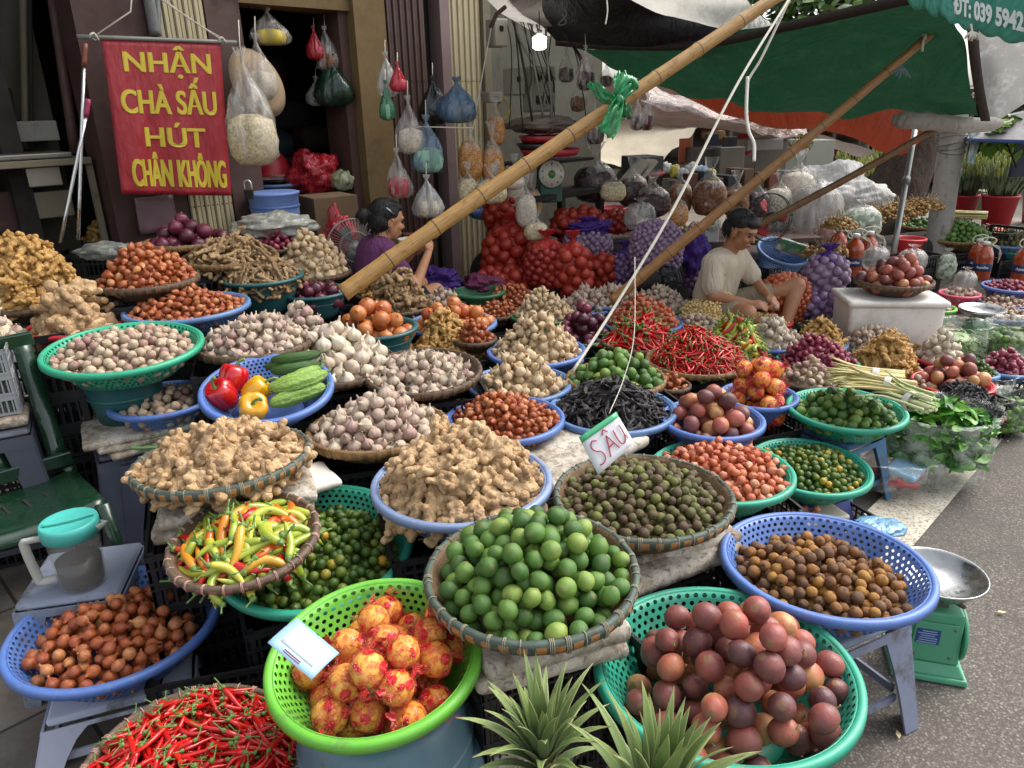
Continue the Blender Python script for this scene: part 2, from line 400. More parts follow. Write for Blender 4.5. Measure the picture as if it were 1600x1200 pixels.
m_garlic = stripes('garlic_skin', [(0,'ad9d86'),(.35,'c4b59c'),(.7,'b9a592'),(1,'a8877c')], '9a6f78', 8, .55, .5, .35, root='8a7357')
m_garlicw = stripes('garlic_skin_white', [(0,'c9bda4'),(.5,'d2c8b2'),(1,'bea992')], 'b79a92', 8, .35, .5, .3, root='a48a68')
m_garlicy = stripes('garlic_skin_cured', [(0,'c2a67c'),(.5,'d3bd96'),(1,'c8ab88')], '8f6b4c', 8, .45, .6, .4, root='7e6243')
m_clove = stripes('single_clove_skin', [(0,'ab967c'),(.4,'bcab90'),(.75,'a38573'),(1,'927066')], '9c7a74', 6, .45, .5, .25, root='7c6347')
m_shal = stripes('shallot_skin', [(0,'8a3f1e'),(.3,'b0602f'),(.65,'9c4a28'),(1,'c88652')], '5e2413', 9, .6, .33, .3, mott=.35, root='8c6a45', coat=.15)
m_shalo = stripes('shallot_skin_pink', [(0,'b4532f'),(.4,'cf7a52'),(.75,'b85f42'),(1,'dba07a')], '8a3a22', 9, .5, .38, .3, mott=.35, root='9c7a55', coat=.1)
m_shalp = stripes('shallot_skin_purple', [(0,'6e1c33'),(.5,'8f2f48'),(1,'a8505e')], '4a0f22', 9, .5, .33, .25, root='8a6a5a', coat=.15)
m_onion = stripes('onion_skin', [(0,'b5652f'),(.5,'cc8247'),(1,'b4552f')], '8d4420', 10, .55, .33, .2, mott=.3, root='a58a5a', coat=.2)
m_ronion = stripes('red_onion_skin', [(0,'3f0f22'),(.6,'5c1830'),(1,'70263c')], '8d5662', 10, .4, .3, .2, mott=.3, root='8b6f5a', coat=.2)
def m_ging(nm, a, b, c):
    t = MT(nm, .62); v = t.off(t.lc()); n = t.noise(v, 5, 5, .65)
    o = t.ramp(t.math('ADD', n, t.math('MULTIPLY', t.math('SUBTRACT', t.rnd(), .5), .3)), [(.25,a),(.5,b),(.75,c)])
    wv = t.N('TexWave'); wv.inputs['Scale'].default_value = 3.2; wv.inputs['Distortion'].default_value = 9; wv.inputs['Detail'].default_value = 2; t.L(v, wv.inputs['Vector'])
    o = t.mix(t.mapr(wv.outputs['Fac'], .0, .12, .2, 0), o, a); t.base(o)
    t.bump(t.math('ADD', t.math('MULTIPLY', wv.outputs['Fac'], .05), n), .5, .04); return t.m
m_ginger = m_ging('ginger_skin', '80654a', 'b8966a', 'd0b28a'); m_gingerd = m_ging('ginger_skin_dusty', '6e5738', '927650', 'ac9068')
m_gingery = m_ging('ginger_skin_golden', '8c6630', 'bd9150', 'd0a965')
m_lime = item('lime_skin', [(0,'3b5a28'),(.4,'4c7230'),(.75,'638436'),(1,'869a46')], .3, 1.5, .42, 'a9bb7c', 26, .25, spec=.45, sptsc=20, sptth=0, scar='6a6a38')
m_cala = item('calamansi_skin', [(0,'2f4d18'),(.5,'4b6620'),(.84,'66782a'),(.95,'a8942c'),(1,'c0922a')], .12, 1.4, .35, None, 24, .2, scar='7a6a34')
m_sau = item('dark_plum_skin', [(0,'53402f'),(.35,'5d4d30'),(.65,'5f6030'),(1,'6f7434')], .3, 2, .62, '8b7b5e', 12, .4, sptsc=9, scar='2a2015')
m_plum = item('russet_plum_skin', [(0,'5e4128'),(.4,'7a5230'),(.7,'8a5a28'),(1,'a8792e')], .35, 2.2, .6, '4a3018', 14, .4, sptsc=8, scar='2e2012')
m_pas = item('passion_skin', [(0,'583436'),(.25,'784440'),(.5,'965046'),(.7,'a85a4a'),(.85,'b5704c'),(1,'c0905e')], .42, 1.0, .46, 'b59c8c', 7, .1, coat=.0, sptsc=15, scar='8a6a48')
m_red = item('chilli_skin', [(0,'a10d10'),(.5,'c41414'),(1,'d52316')], .1, 1, .22, coat=.3)
m_mixp = item('mixed_chilli_skin', [(0,'8fa238'),(.45,'a3b03c'),(.68,'bdb23c'),(.78,'cf8a28'),(.88,'cc5418'),(.93,'b01818'),(1,'981214')], .04, .7, .25, coat=.25)
m_pod = item('black_pod', [(0,'1d1b1b'),(.6,'2a2727'),(1,'3b3636')], .3, 5, .55, None, 10, .5)
m_bean = item('pale_bean', [(0,'cfae6c'),(1,'e2cc92')], .2, 1, .45)
m_leaf = item('fresh_leaf', [(0,'3c6b22'),(.5,'4f8a2c'),(1,'72a53c')], .2, 2, .4)
m_pome = item('yellow_fruit', [(0,'f09c34'),(1,'f8bc54')], .15, 3, .45)
def m_wrapper():
    t = MT('dotted_film', .08, .9, coat=.5); v = t.off(t.lc()); d = t.vor(v, 2.2, .5)
    n = t.noise(v, 3.5, 4, .6, 2.0); dot = t.math('LESS_THAN', d, .37)
    t.base(t.mix(dot, t.mix(t.mapr(n,.38,.46), 'ffd09a', 'f04a30'), 'ea1420'))
    t.alpha(t.math('MAXIMUM', dot, t.mapr(n, .42, .62, .06, .6))); t.bump(t.math('ABSOLUTE', t.math('SUBTRACT', t.noise(v, 5, 3, .6, 1.0), .5)), .6, .15); return t.m
m_wrap = m_wrapper()
kind('garlic_bulb', [g_lathe(GAR, 30, 9, .13, 2, 6, s) for s in range(4)], [g_lathe(GAR_L, 12, 6, .12, 1, 3, s) for s in range(2)], m_garlic, 'garlic', 'up')
kind('white_garlic_bulb', [g_lathe(GAR, 30, 8, .14, 2, 6, s) for s in range(4)], [g_lathe(GAR_L, 12, 6, .12, 1, 3, s) for s in range(2)], m_garlicw, 'garlic', 'up')
kind('cured_garlic_bulb', [g_lathe(GAR, 26, 8, .14, 2, 6, s) for s in range(4)], [g_lathe(GAR_L, 12, 6, .12, 1, 3, s) for s in range(2)], m_garlicy, 'garlic', 'up')
kind('single_clove_garlic', [g_lathe(CLV, 20, 9, .03, 1, 6, s) for s in range(3)], [g_lathe(CLV_L, 10)], m_clove, 'garlic')
kind('shallot', [g_lathe(SHA, 20, 7, .05, 1, 6, s) for s in range(4)], [g_lathe(SHA_L, 10)], m_shal, 'shallot')
kind('pink_shallot', [g_lathe(SHA, 20, 7, .06, 1, 6, s+5) for s in range(4)], [g_lathe(SHA_L, 10)], m_shalo, 'shallot')
kind('purple_shallot', [g_lathe(SHA, 16, 7, .05, 1, 6, s+9) for s in range(3)], [g_lathe(SHA_L, 10)], m_shalp, 'shallot')
kind('brown_onion', [g_lathe(ONI, 28, 9, .03, 1, 7, s) for s in range(3)], [g_lathe(ONI, 14)], m_onion, 'onion', 'up')
kind('red_onion', [g_lathe(ONI, 24, 9, .03, 1, 7, s) for s in range(3)], [g_lathe(ONI, 14)], m_ronion, 'onion', 'up')
GV = [ginger(s, .033) for s in range(6)]; GL = [ginger(s, .055) for s in range(3)]
kind('ginger_root', GV, GL, m_ginger, 'ginger', 'flat')
kind('old_ginger_root', GV, GL, m_gingery, 'ginger', 'flat')
GA = [ginger(s+40, .035, True) for s in range(4)]
kind('galangal_root', GA, GA[:2], m_gingerd, 'galangal', 'flat')
kind('lime', [ell(22,14,.97,1.06,.10,.03,s) for s in range(3)], [ell(10,7,.97,1.05)], m_lime, 'lime')
kind('calamansi', [ell(16,10,1,.92,0,.03,s) for s in range(3)], [ell(9,6,1,.92)], m_cala, 'citrus fruit')
kind('dark_plum', [ell(16,10,1,.95,0,.08,s) for s in range(3)], [ell(9,6)], m_sau, 'fruit')
kind('russet_plum', [ell(16,10,1,1.04,0,.08,s) for s in range(3)], [ell(9,6)], m_plum, 'fruit')
def pasv(s, stem):
    g = ell(26,16,.95,1.08,0,.03,s)
    if stem: tube([(0,0,.5),(0.02,.01,.56),(.05,.04,.62),(.12,.05,.7)], [.035,.03,.022,.03], 6, g, 1)
    return g
kind('passion_fruit', [pasv(0,0), pasv(1,1), pasv(2,0), pasv(3,0)], [ell(12,8,.95,1.08)], [m_pas, m_drystem], 'passion fruit')
kind('red_chilli', [chil(s) for s in range(5)], [chil(s, n=5, k=6, stem=.25) for s in range(3)], [m_red, m_stem], 'chilli', 'flat')
kind('long_red_chilli', [chil(s+20, .065, 10, 10, .2, .45) for s in range(4)], [chil(s, .065, 6, 7) for s in range(2)], [m_red, m_stem], 'chilli', 'flat')
kind('mixed_chilli', [chil(s+30, .1, 12, 11, .26, .55, True) for s in range(5)], [chil(s, .085, 6, 7, .3, .5, True) for s in range(3)], [m_mixp, m_stem], 'chilli', 'flat')
kind('black_pod', [pod(s) for s in range(6)], [pod(s) for s in range(2)], m_pod, 'dried pod', 'flat')
kind('wrapped_fruit', [ell(20,12,.98,.98)], [ell(20,12,.98,.98)], m_pome, 'wrapped fruit', 'any', child=[wrapg(s) for s in range(5)])
# ------------------------------------------------------------------ baskets
def view_axes(C):
    v = Vector((C.x, C.y, 0)).normalized(); return v, Vector((v.y, -v.x, 0))
def tiltM(C, tc, roll=0):
    v, r = view_axes(C); return Matrix.Rotation(math.radians(tc), 3, r) @ Matrix.Rotation(-math.radians(roll), 3, v)
BK = {}
class Bk: pass
def bowl_r(b, z):
    t = max(0, min(1, z/b.h)); return b.r0+(b.R-b.r0)*(t**b.e)
def basket(id, cx, cy, w, D, style, col, h, label, tilt=(0,0), r0=.55, e=.6, seed=None, sup=None, group=None, z=None, name=None):
   
    b = Bk()
    u_, v_ = cx, cy; dep = F*D/w; lip = {'plastic': .02, 'tub': .02}.get(style, .012)
    if z is not None: C = pixz(cx, cy, z); D = w*(C-EYE).dot(fw)/F
    else: C = pix(cx, cy, dep)
    for it in range(10):                      # settle the rim so that its outline has the measured centre and width
        M3_ = tiltM(C, *tilt); Rr = D/2+lip; xs=[]; ys=[]
        for k in range(24):
            a = k*math.pi/12; q = C+M3_@Vector((Rr*math.cos(a), Rr*math.sin(a), 0))-EYE; dd = max(.1, q.dot(fw)); xs.append(q.dot(CR)/dd*F+800); ys.append(600-q.dot(CU)/dd*F)
        wn = max(xs)-min(xs); u_ += cx-(max(xs)+min(xs))/2; v_ += cy-(max(ys)+min(ys))/2
        if z is not None: D = max(.05, (D+2*lip)*(w/wn)-2*lip); C = pixz(u_, v_, z)
        else: dep *= wn/w; C = pix(u_, v_, dep)
    b.C = C; b.R = D/2; b.h = h; b.r0 = b.R*r0; b.e = e; b.M3 = tiltM(C, *tilt); b.id = id; b.D = (C-EYE).dot(fw)
    b.base = C-b.M3@Vector((0,0,h)); b.T = Matrix.Translation(b.base) @ b.M3.to_4x4(); R = b.R
    n = 72; zs = [i/9 for i in range(10)]
    wall = [(bowl_r(b, t*h), t*h) for t in zs]
    if style == 'plastic':
        nm = name or 'plastic_basket'; o = empty(nm, b.base, b.M3, label, 'basket', group)
        g = lathe(wall, n, close=False, lcf='uv'); V = np.concatenate(g.lc); 
        ob('bowl', g, basketmat(col, True, int(2*math.pi*R/.021), max(3, int(h*1.5/.02))), o, solid=.0028)
        g = lathe([(b.r0*.999, .0), (b.r0*.6, .0), (b.r0*.2, .0), (.001, .0)], n, close=False); L = np.concatenate(g.lc); g.lc = [np.stack([np.arctan2(L[:,1],L[:,0])*0+L[:,0]*6, L[:,1]*6+.5, L[:,2]], 1)]
        ob('base', g, basketmat(col, False), o, solid=.003)
        k = .85+.15*min(1, D/.45); wd = .019*k; ht = .017*k
        pr = [(R-.0015,h-.014),(R+.001,h-.001),(R+.004,h+.0035),(R+wd-.005,h+.0035),(R+wd,h-.001),(R+wd+.0015,h-ht),(R+wd-.002,h-ht),(R+wd-.003,h-.003),(R+.003,h-.0035),(R-.0015,h-.014)]
        ob('rim', lathe(pr, 96, close=False), basketmat(col, False), o)
        b.Ro = R+wd
    elif style == 'tub':
        nm = name or 'plastic_tub'; o = empty(nm, b.base, b.M3, label, 'tub', group)
        pr = [(0,.002),(b.r0*.98,.002)]+[(r_-.003, z) for r_, z in wall[1:]]+[(R+.006,h+.004),(R+.02,h+.003),(R+.022,h-.012),(R+.018,h-.012),(R+.004,h-.006)]+[(r_+.002, z) for r_, z in wall[::-1]][1:]+[(0,0)]
        def md(t, i): return 1.0
        ob('bowl', lathe(pr, n, close=False), basketmat(col, False), o)
        pr = [(bowl_r(b,.62*h)+.002,.60*h),(bowl_r(b,.62*h)+.007,.62*h),(bowl_r(b,.66*h)+.002,.66*h)]
        ob('rib', lathe(pr, n, close=False), basketmat(col, False), o); b.Ro = R+.02
    else:
        # woven bamboo, col = (weave1, weave2, hoop1, hoop2, wrap)
        c1, c2, h1, h2, wr = col
        nm = name or 'bamboo_basket'; o = empty(nm, b.base, b.M3, label, 'basket', group)
        sd = random.random()*9
        g = lathe(wall, n, lambda t, i: 1+.012*noise.noise(Vector((math.cos(t)*1.2, math.sin(t)*1.2, sd+i*.1))), close=False, lcf='uv')
        ob('bowl', g, weave('woven_bamboo', c1, c2, int(2*math.pi*R/.014), int(h*1.5/.0075)), o, solid=.004)
        ob('base', lathe([(b.r0,.0),(.001,.0)], n, close=False, lcf='uv'), weave('woven_base', c1, c2, 60, 20), o, solid=.004)
        t = MT('bamboo_hoop', .6); l = t.lc(); u, v, _ = t.sep(l); x = t.math('MULTIPLY', u, int(2*math.pi*R/.034)); fr_ = t.math('FRACT', x)
        nn = t.noise(t.scl(t.pos(), 1,1,4), 30, 4, .7); cA = t.mix(t.mapr(nn,.4,.7), h1, tuple(x*.6 for x in lin(h1)))
        cB = t.mix(t.mapr(nn,.35,.65), h2, tuple(x*.55 for x in lin(h2)))
        tp = t.math('GREATER_THAN', v, .46); c = t.mix(t.math('MULTIPLY', t.math('LESS_THAN', fr_, .55), t.math('SUBTRACT',1,tp)), cB, cA); c = t.mix(tp, c, cB)
        t.base(t.mix(t.mapr(t.noise(t.pos(), 60, 4, .7), .5, .75, 0, .6), c, '3a3128')).bump(nn, .4, .004)
        hh = .026 if D > .36 else .02; ph = random.random()*6
        pr = [(R-.003,h-hh),(R+.007,h-hh-.001),(R+.012,h-hh*.5),(R+.0115,h-.003),(R+.006,h+.002),(R-.003,h+.001),(R-.004,h-hh)]
        wob = lambda t_, i: 1+.006*math.sin(3*t_+ph)+.003*math.sin(17*t_+ph)
        ob('hoop', lathe(pr, 96, wob, close=False, lcf='uv'), t.m, o)
        g = G(); nw = int(2*math.pi*R/.04)
        for i in range(nw):
            a0 = 2*math.pi*(i+random.uniform(-.25,.25))/nw
            for q in range(random.choice((1,2,3))):
                a = a0+q*.016; rr = R*(1+.006*math.sin(3*a+ph)+.003*math.sin(17*a+ph)); ca, sa = math.cos(a), math.sin(a)
                P = [((rr+dr)*ca, (rr+dr)*sa, h+dz_) for dr, dz_ in ((-.005,-hh),(-.0055,0),(0,.0035),(.008,.003),(.0135,-hh*.45),(.009,-hh-.002),(0,-hh-.003))]
                tube([Vector(p) for p in P], .0014, 5, g, caps=False)
        ob('binding', g, plain('cane_wrap', wr, .7, dirt='4a3c2c'), o); b.Ro = R+.012
    b.o = o; BK[id] = b; return b
BAM = ('8a6e4a','6d5538','b07a45','4d5b50','8d8672')      # orange with grey green wraps
BAMP = ('7d6346','6b5139','9c6a5c','6d5a48','b48f80')     # pinkish
BAMD = ('5f4a35','4a3929','7a5c3e','5f4a38','6d5c46')     # dark
BAMN = ('8f7247','71583a','a37a48','8d6c44','9a8056')     # natural
# ------------------------------------------------------------------ heaps
def heap(b, kd, d, Hh, label, p=1.5, layers=1.6, zb=1.0, rf=None, off=(0,0), L=None, seed=1, n=900, grp=None, jit=.12, lump=.12, core=True, rr=None, elong=1.0, K=40):
    """pack items by dropping them on a mound; L = item length for long things (d is then their thickness)"""
    k = KIND[kd]; rs = np.random.RandomState(seed*13+5); pr = random.Random(seed)
    z0 = zb*b.h
    if rf is None: rf = 1.06 if b.D > 2.3 else 1.0
    R = rr if rr else b.R*rf-(d*.25)
    RM = 1.0 if (zb >= .8 and not rr) else 1.6; dz_ = d if not L else max(d, L*(.6 if kd in ('ginger_root','mixed_chilli') else .35))
    v, r_ = view_axes(b.C); oc = np.array((r_*off[0] - v*off[1]).xy)*b.R
    sdv = seed*3.7
    rad_ax = np.array(v.xy); sid = np.array(r_.xy)
    def bz(r): return b.h*np.clip((r-b.r0)/max(1e-4, b.R-b.r0), 0, 1)**(1/b.e)
    def prof(x, y):
        rel = np.stack([x-oc[0], y-oc[1]], -1); a = rel@sid; c = rel@rad_ax; rho = np.sqrt((a/elong)**2+c**2)/R
        bump = lump*Hh*np.sin(x*23+sdv)*np.cos(y*19+sdv*2)
        return z0 - .25*d + Hh*(1-np.minimum(rho, 1.6)**p) + bump*np.minimum(1, np.maximum(0, 1-rho)*4), rho
    P = np.zeros((0,3)); out=[]; fails = 0; dd = d*(.93 if not L else .9)
    while len(P) < n and fails < 7:
        a = rs.rand(K)*2*math.pi; q = np.sqrt(rs.rand(K))*R*RM
        x = oc[0]+ (sid[0]*np.cos(a)*elong + rad_ax[0]*np.sin(a))*q; y = oc[1]+(sid[1]*np.cos(a)*elong+rad_ax[1]*np.sin(a))*q
        top, rho = prof(x, y); hy = np.hypot(x, y); bb = bz(hy)+.42*d; fl = np.maximum(top-layers*d, bb)
        z = fl.copy()
        if len(P):
            d2 = (x[:,None]-P[:,0])**2+(y[:,None]-P[:,1])**2
            h2 = dd*dd-d2; zz = np.where(h2 > 0, P[:,2]+np.sqrt(np.maximum(h2, 0)), -9); z = np.maximum(z, zz.max(1))
        sc = z-top; sc = np.where((rho > RM) | (top < bb-.1*d) | (hy > b.R*rf-.3*dz_), 9, sc)
        i = int(np.argmin(sc))
        if sc[i] > .02*d: fails += 1; continue
        fails = 0; P = np.vstack([P, [x[i], y[i], z[i]]]); out.append((x[i], y[i], z[i], (not core) or z[i] > top[i]-.95*d*(.75 if L else 1)))
    for (x, y, z, vis) in out:
        s = pr.uniform(1-jit, 1+jit); S = (L if L else d)*s
        if k['orient'] == 'any': q = Matrix.Rotation(pr.uniform(0,6.28),3,'Z') @ Matrix.Rotation(math.acos(pr.uniform(-1,1)),3,'X') @ Matrix.Rotation(pr.uniform(0,6.28),3,'Z')
        elif k['orient'] == 'up': q = Matrix.Rotation(pr.uniform(0,6.28),3,'Z') @ Matrix.Rotation(abs(pr.gauss(0,.75)),3,'X') @ Matrix.Rotation(pr.uniform(0,6.28),3,'Z')
        else:
            e = .03; gx = (prof(np.array([x+e]),np.array([y]))[0][0]-prof(np.array([x-e]),np.array([y]))[0][0])/(2*e); gy = (prof(np.array([x]),np.array([y+e]))[0][0]-prof(np.array([x]),np.array([y-e]))[0][0])/(2*e)
            nn = Vector((-gx, -gy, 1)).normalized(); q = nn.to_track_quat('Z','Y').to_matrix() @ Matrix.Rotation(pr.uniform(0,6.28),3,'Z') @ Matrix.Rotation(pr.gauss(0,.16),3,'Y') @ Matrix.Rotation(pr.gauss(0,.5),3,'X')
        M = b.T @ Matrix.Translation((x,y,z)) @ q.to_4x4() @ Matrix.Scale(S, 4)
        wp = b.T @ Vector((x,y,z)); D = (wp-EYE).dot(fw); X = (wp-EYE).dot(CR)/D*F+800; Y = 600-(wp-EYE).dot(CU)/D*F
        inn = -40 < X < 1640 and Y < 1240
        k['pl'].append((S/D if (vis and inn) else S/D*.001, M, label, grp or label, inn))
    if core and k.get('core') is not False:
        g = G(); nr, na = 10, 40; V=[]; bad=[]
        for i in range(nr+1):
            for j in range(na):
                a = 2*math.pi*j/na; q = R*(.9 if L or RM == 1 else 1)*(i/nr); x = oc[0]+(sid[0]*math.cos(a)*elong+rad_ax[0]*math.sin(a))*q; y = oc[1]+(sid[1]*math.cos(a)*elong+rad_ax[1]*math.sin(a))*q
                t_, _ = prof(np.array([x]), np.array([y])); cd_ = layers*d*.85+(.012 if L else .004); zz = max(t_[0]-cd_, float(bz(np.hypot(x, y)))+.006); rm = bowl_r(b, max(0, zz))-.012; hy = math.hypot(x, y)
                if hy > rm and zz < b.h: x *= rm/hy; y *= rm/hy
                if RM > 1: zz = t_[0]-cd_; bad.append(zz < float(bz(np.hypot(x, y)))+.002)
                else: bad.append(False)
                V.append(b.T @ Vector((x,y,zz)))
        g.add(V, [(i*na+j, i*na+(j+1)%na, (i+1)*na+(j+1)%na, (i+1)*na+j) for i in range(nr) for j in range(na) if not (bad[i*na+j] or bad[i*na+(j+1)%na] or bad[(i+1)*na+(j+1)%na] or bad[(i+1)*na+j])], 0, lc=np.array([(v_.x*30, v_.y*30, v_.z*30) for v_ in V]), rnd=.3)
        k.setdefault('cores', []).append(g)
    return len(out)
FAM = {'white_garlic_bulb':'garlic_bulb','cured_garlic_bulb':'garlic_bulb','old_ginger_root':'ginger_root','pink_shallot':'shallot','long_red_chilli':'red_chilli'}
def finalize():
    tot = 0; fam = {}
    for nm, k in KIND.items(): fam.setdefault(FAM.get(nm, nm), []).extend([p[0] for p in k['pl'] if p[4]])
    cut = {f: (sorted(v, reverse=True)[299] if len(v) > 300 else 0) for f, v in fam.items()}
    for nm, k in KIND.items():
        pl = sorted(k['pl'], key=lambda a: -a[0]); pl = [p for p in pl if p[4]]
        pr = random.Random(5)
        his = [gmesh(nm, g, k['mats']) for g in k['hi']]; los = [gmesh(nm, g, k['mats']) for g in k['lo']]
        ch = [gmesh('wrapper', g, [m_wrap]) for g in k['child']] if k['child'] else None
        ind = [p for p in pl if p[0] > .0006 and p[0] >= cut[FAM.get(nm, nm)]]; rest = pl[len(ind):]
        for (mt, M, lb, gr, _) in ind:
            me = pr.choice(his if mt*F > 13 else los)
            o = bpy.data.objects.new(nm, me); COL.objects.link(o); o.matrix_world = M; o['label'] = lb; o['category'] = k['cat']; o['group'] = gr; tot += 1
            if ch: c = bpy.data.objects.new('wrapper', pr.choice(ch)); COL.objects.link(c); c.parent = o
        if rest or k.get('cores'):
            if len(ind) < k['cap'] and nm in ('wrapped_fruit',): continue
            packs = [g.pack() for g in k['lo']]; Vs=[];Ls=[];fs=[];ss=[];ms=[];rs=[];n=0
            for (mt, M, *_ ) in rest:
                V, L, fl, sz, mm, nn, rn = pr.choice(packs); A = np.array(M)
                Vs.append(V@A[:3,:3].T+A[:3,3]); Ls.append(L); fs.append(fl+n); ss.append(sz); ms.append(mm); rs.append(np.full(nn, pr.random())); n += nn
            for g in k.get('cores', []):
                V, L, fl, sz, mm, nn, rn = g.pack(); Vs.append(V); Ls.append(L); fs.append(fl+n); ss.append(sz); ms.append(mm); rs.append(rn); n += nn
            if n:
                me = tomesh(nm, np.concatenate(Vs), np.concatenate(Ls), np.concatenate(fs), np.concatenate(ss), np.concatenate(ms), np.concatenate(rs), k['mats'])
                tag(ob(nm, me, None), 'mass of %s filling the heaps beneath and behind the nearest ones' % (nm.replace('_', ' ')+('s' if nm[-1] != 's' else '')), k['cat'], None, 'stuff')
    print('individual produce', tot)
# ------------------------------------------------------------------ the displays
BLUE='5576b8'; TEAL='2f9f82'; LIMEG='6cba3c'; GREYB='7f93b8'; REDP='c02230'; DTUB='2c5f60'; DGRN='2f6b45'; NAVY='2b418c'; PINK='d8456a'; BTUB='54737f'; MBLUE='5c7fae'
# nearest row
b = basket('shal_front', 171, 984, 350, .50, 'plastic', BLUE, .13, 'blue plastic basket of large brown shallots at the lower left')
heap(b, 'shallot', .0345, .15, 'large brown shallot in the blue basket at the lower left corner', 1.7, 2.4, .38, rr=.27, off=(-.05,.1), seed=1, core=False)
b = basket('chil_front', 288, 1222, 380, .44, 'bamboo', BAMP, .09, 'bamboo basket of glossy red chillies at the bottom edge', tilt=(4,0))
heap(b, 'red_chilli', .023, .07, 'glossy red chilli in the bamboo basket at the bottom edge of the photo', 1.8, 2.0, 1.1, rf=1.04, L=.085, seed=2, n=600)
b = basket('wrap_front', 582, 1036, 345, .40, 'plastic', LIMEG, .12, 'lime green basket with dotted wrapped fruits on an upturned tub', tilt=(6,3))
heap(b, 'wrapped_fruit', .070, .15, 'fruit in red dotted film in the lime green basket', 1.8, 2.0, .35, rr=.23, off=(.14,.12), seed=24, core=False, jit=.06)
b = basket('cala_front', 488, 860, 314, .50, 'plastic', TEAL, .12, 'teal green basket of calamansi under the small chilli basket', tilt=(8,2))
heap(b, 'calamansi', .0285, .085, 'dark green or yellowing calamansi in the teal basket below the mixed chillies', 1.7, 1.8, .6, off=(.05,.08), rr=.25, seed=3)
b = basket('mix_front', 378, 845, 243, .36, 'bamboo', BAMP, .05, 'small bamboo basket of yellow, green and red chillies resting on the calamansi', tilt=(7,5))
heap(b, 'mixed_chilli', .03, .07, 'yellow, green or red chilli in the small bamboo basket on the calamansi', 1.7, 2.6, .9, L=.115, seed=4, n=200, core=False)
b = basket('lime_front', 832, 903, 338, .435, 'bamboo', BAM, .10, 'bamboo basket heaped with big green limes in the centre front', tilt=(3,1))
heap(b, 'lime', .0405, .145, 'big green lime heaped in the front bamboo basket', 1.5, 2.0, .95, seed=5, core=False)
b = basket('plum_front', 1297, 888, 346, .48, 'plastic', BLUE, .12, 'blue basket of russet plums beside the green scale', tilt=(-2,0))
heap(b, 'russet_plum', .0285, .085, 'russet brown plum in the blue basket beside the green scale', 1.9, 1.9, .5, rr=.25, off=(-.05,.08), seed=6)
b = basket('pass_front', 1142, 1064, 428, .52, 'plastic', TEAL, .15, 'large teal basket of passion fruit at the lower right')
heap(b, 'passion_fruit', .061, .31, 'purple or orange passion fruit in the large teal basket at the lower right', 1.6, 3, .12, rr=.285, off=(.17,.0), seed=7, core=False)
b = basket('sau', 1007, 778, 287, .47, 'bamboo', BAM, .10, 'bamboo basket of dark green and brown plums behind the handwritten card')
heap(b, 'dark_plum', .0265, .065, 'small dark green or brown plum in the basket with the handwritten card', 1.6, 1.9, .9, seed=8)
b = basket('ging_mid', 721, 757, 285, .47, 'plastic', GREYB, .12, 'greyish blue basket with the tallest pile of fresh ginger')
heap(b, 'ginger_root', .036, .175, 'pale fresh ginger root in the tall pile on the greyish blue basket', 1.25, 1.8, 1, L=.105, seed=9)
b = basket('ging_left', 342, 717, 288, .47, 'bamboo', BAM, .09, 'bamboo basket of fresh ginger in front of the vegetable basket', tilt=(-3,0))
heap(b, 'ginger_root', .036, .10, 'pale fresh ginger root in the round bamboo basket on the left', 1.5, 1.8, .9, L=.105, seed=10)
# second row
b = basket('shal_mid', 788, 655, 190, .40, 'plastic', BLUE, .12, 'blue basket of pink brown shallots behind the tall ginger pile')
heap(b, 'shallot', .030, .10, 'reddish shallot in the blue basket behind the tall ginger pile', 1.5, 1.95, .95, seed=11)
b = basket('pods', 958, 640, 203, .45, 'plastic', MBLUE, .12, 'greyish blue basket of dried black pods')
heap(b, 'black_pod', .026, .12, 'dried black pod in the greyish blue basket', 1.7, 2.0, .95, L=.10, seed=12, n=500)
b = basket('pass_mid', 1114, 655, 168, .42, 'plastic', BLUE, .12, 'blue basket of passion fruit behind the orange shallots', z=0.47)
heap(b, 'passion_fruit', .062, .14, 'dusky passion fruit in the blue basket behind the orange shallots', 1.5, 2.2, .95, off=(0,-.05), seed=13, core=False)
b = basket('shal_right', 1130, 738, 231, .44, 'plastic', TEAL, .11, 'teal basket of orange pink shallots right of the handwritten card')
heap(b, 'pink_shallot', .031, .10, 'orange pink shallot in the teal basket right of the handwritten card', 1.5, 1.9, .95, seed=14)
b = basket('cala_right', 1268, 730, 197, .40, 'plastic', TEAL, .10, 'teal basket of small green calamansi by the kerb', tilt=(2,-2))
heap(b, 'calamansi', .0265, .07, 'small green calamansi in the teal basket by the kerb', 1.5, 1.8, .85, seed=15)
b = basket('lime_right', 1325, 640, 194, .42, 'plastic', TEAL, .10, 'teal basket of limes on a blue stool near the road')
heap(b, 'lime', .038, .095, 'lime in the teal basket on the blue stool near the road', 1.5, 2.0, .8, seed=16, core=False)
b = basket('garl_mid', 588, 668, 226, .45, 'bamboo', BAMN, .08, 'bamboo basket of pinkish white garlic behind the tall ginger pile', tilt=(-3,0))
heap(b, 'garlic_bulb', .042, .125, 'pinkish white garlic bulb in the bamboo basket between vegetables and ginger', 1.4, 1.95, .9, seed=17)
b = basket('veg', 415, 608, 214, .40, 'plastic', BLUE, .10, 'blue basket holding bell peppers, cucumbers and bitter melons', tilt=(12,0)); VEG = b
b = basket('clove_low', 252, 624, 176, .34, 'plastic', BLUE, .10, 'blue basket of single clove garlic half under the vegetable basket')
heap(b, 'single_clove_garlic', .0345, .055, 'single clove garlic in the blue basket under the vegetable basket', 1.5, 1.8, .85, seed=18)
b = basket('clove_green', 188, 545, 262, .50, 'plastic', '2fa27c', .11, 'green basket of single clove garlic on a dark teal tub', tilt=(4,0))
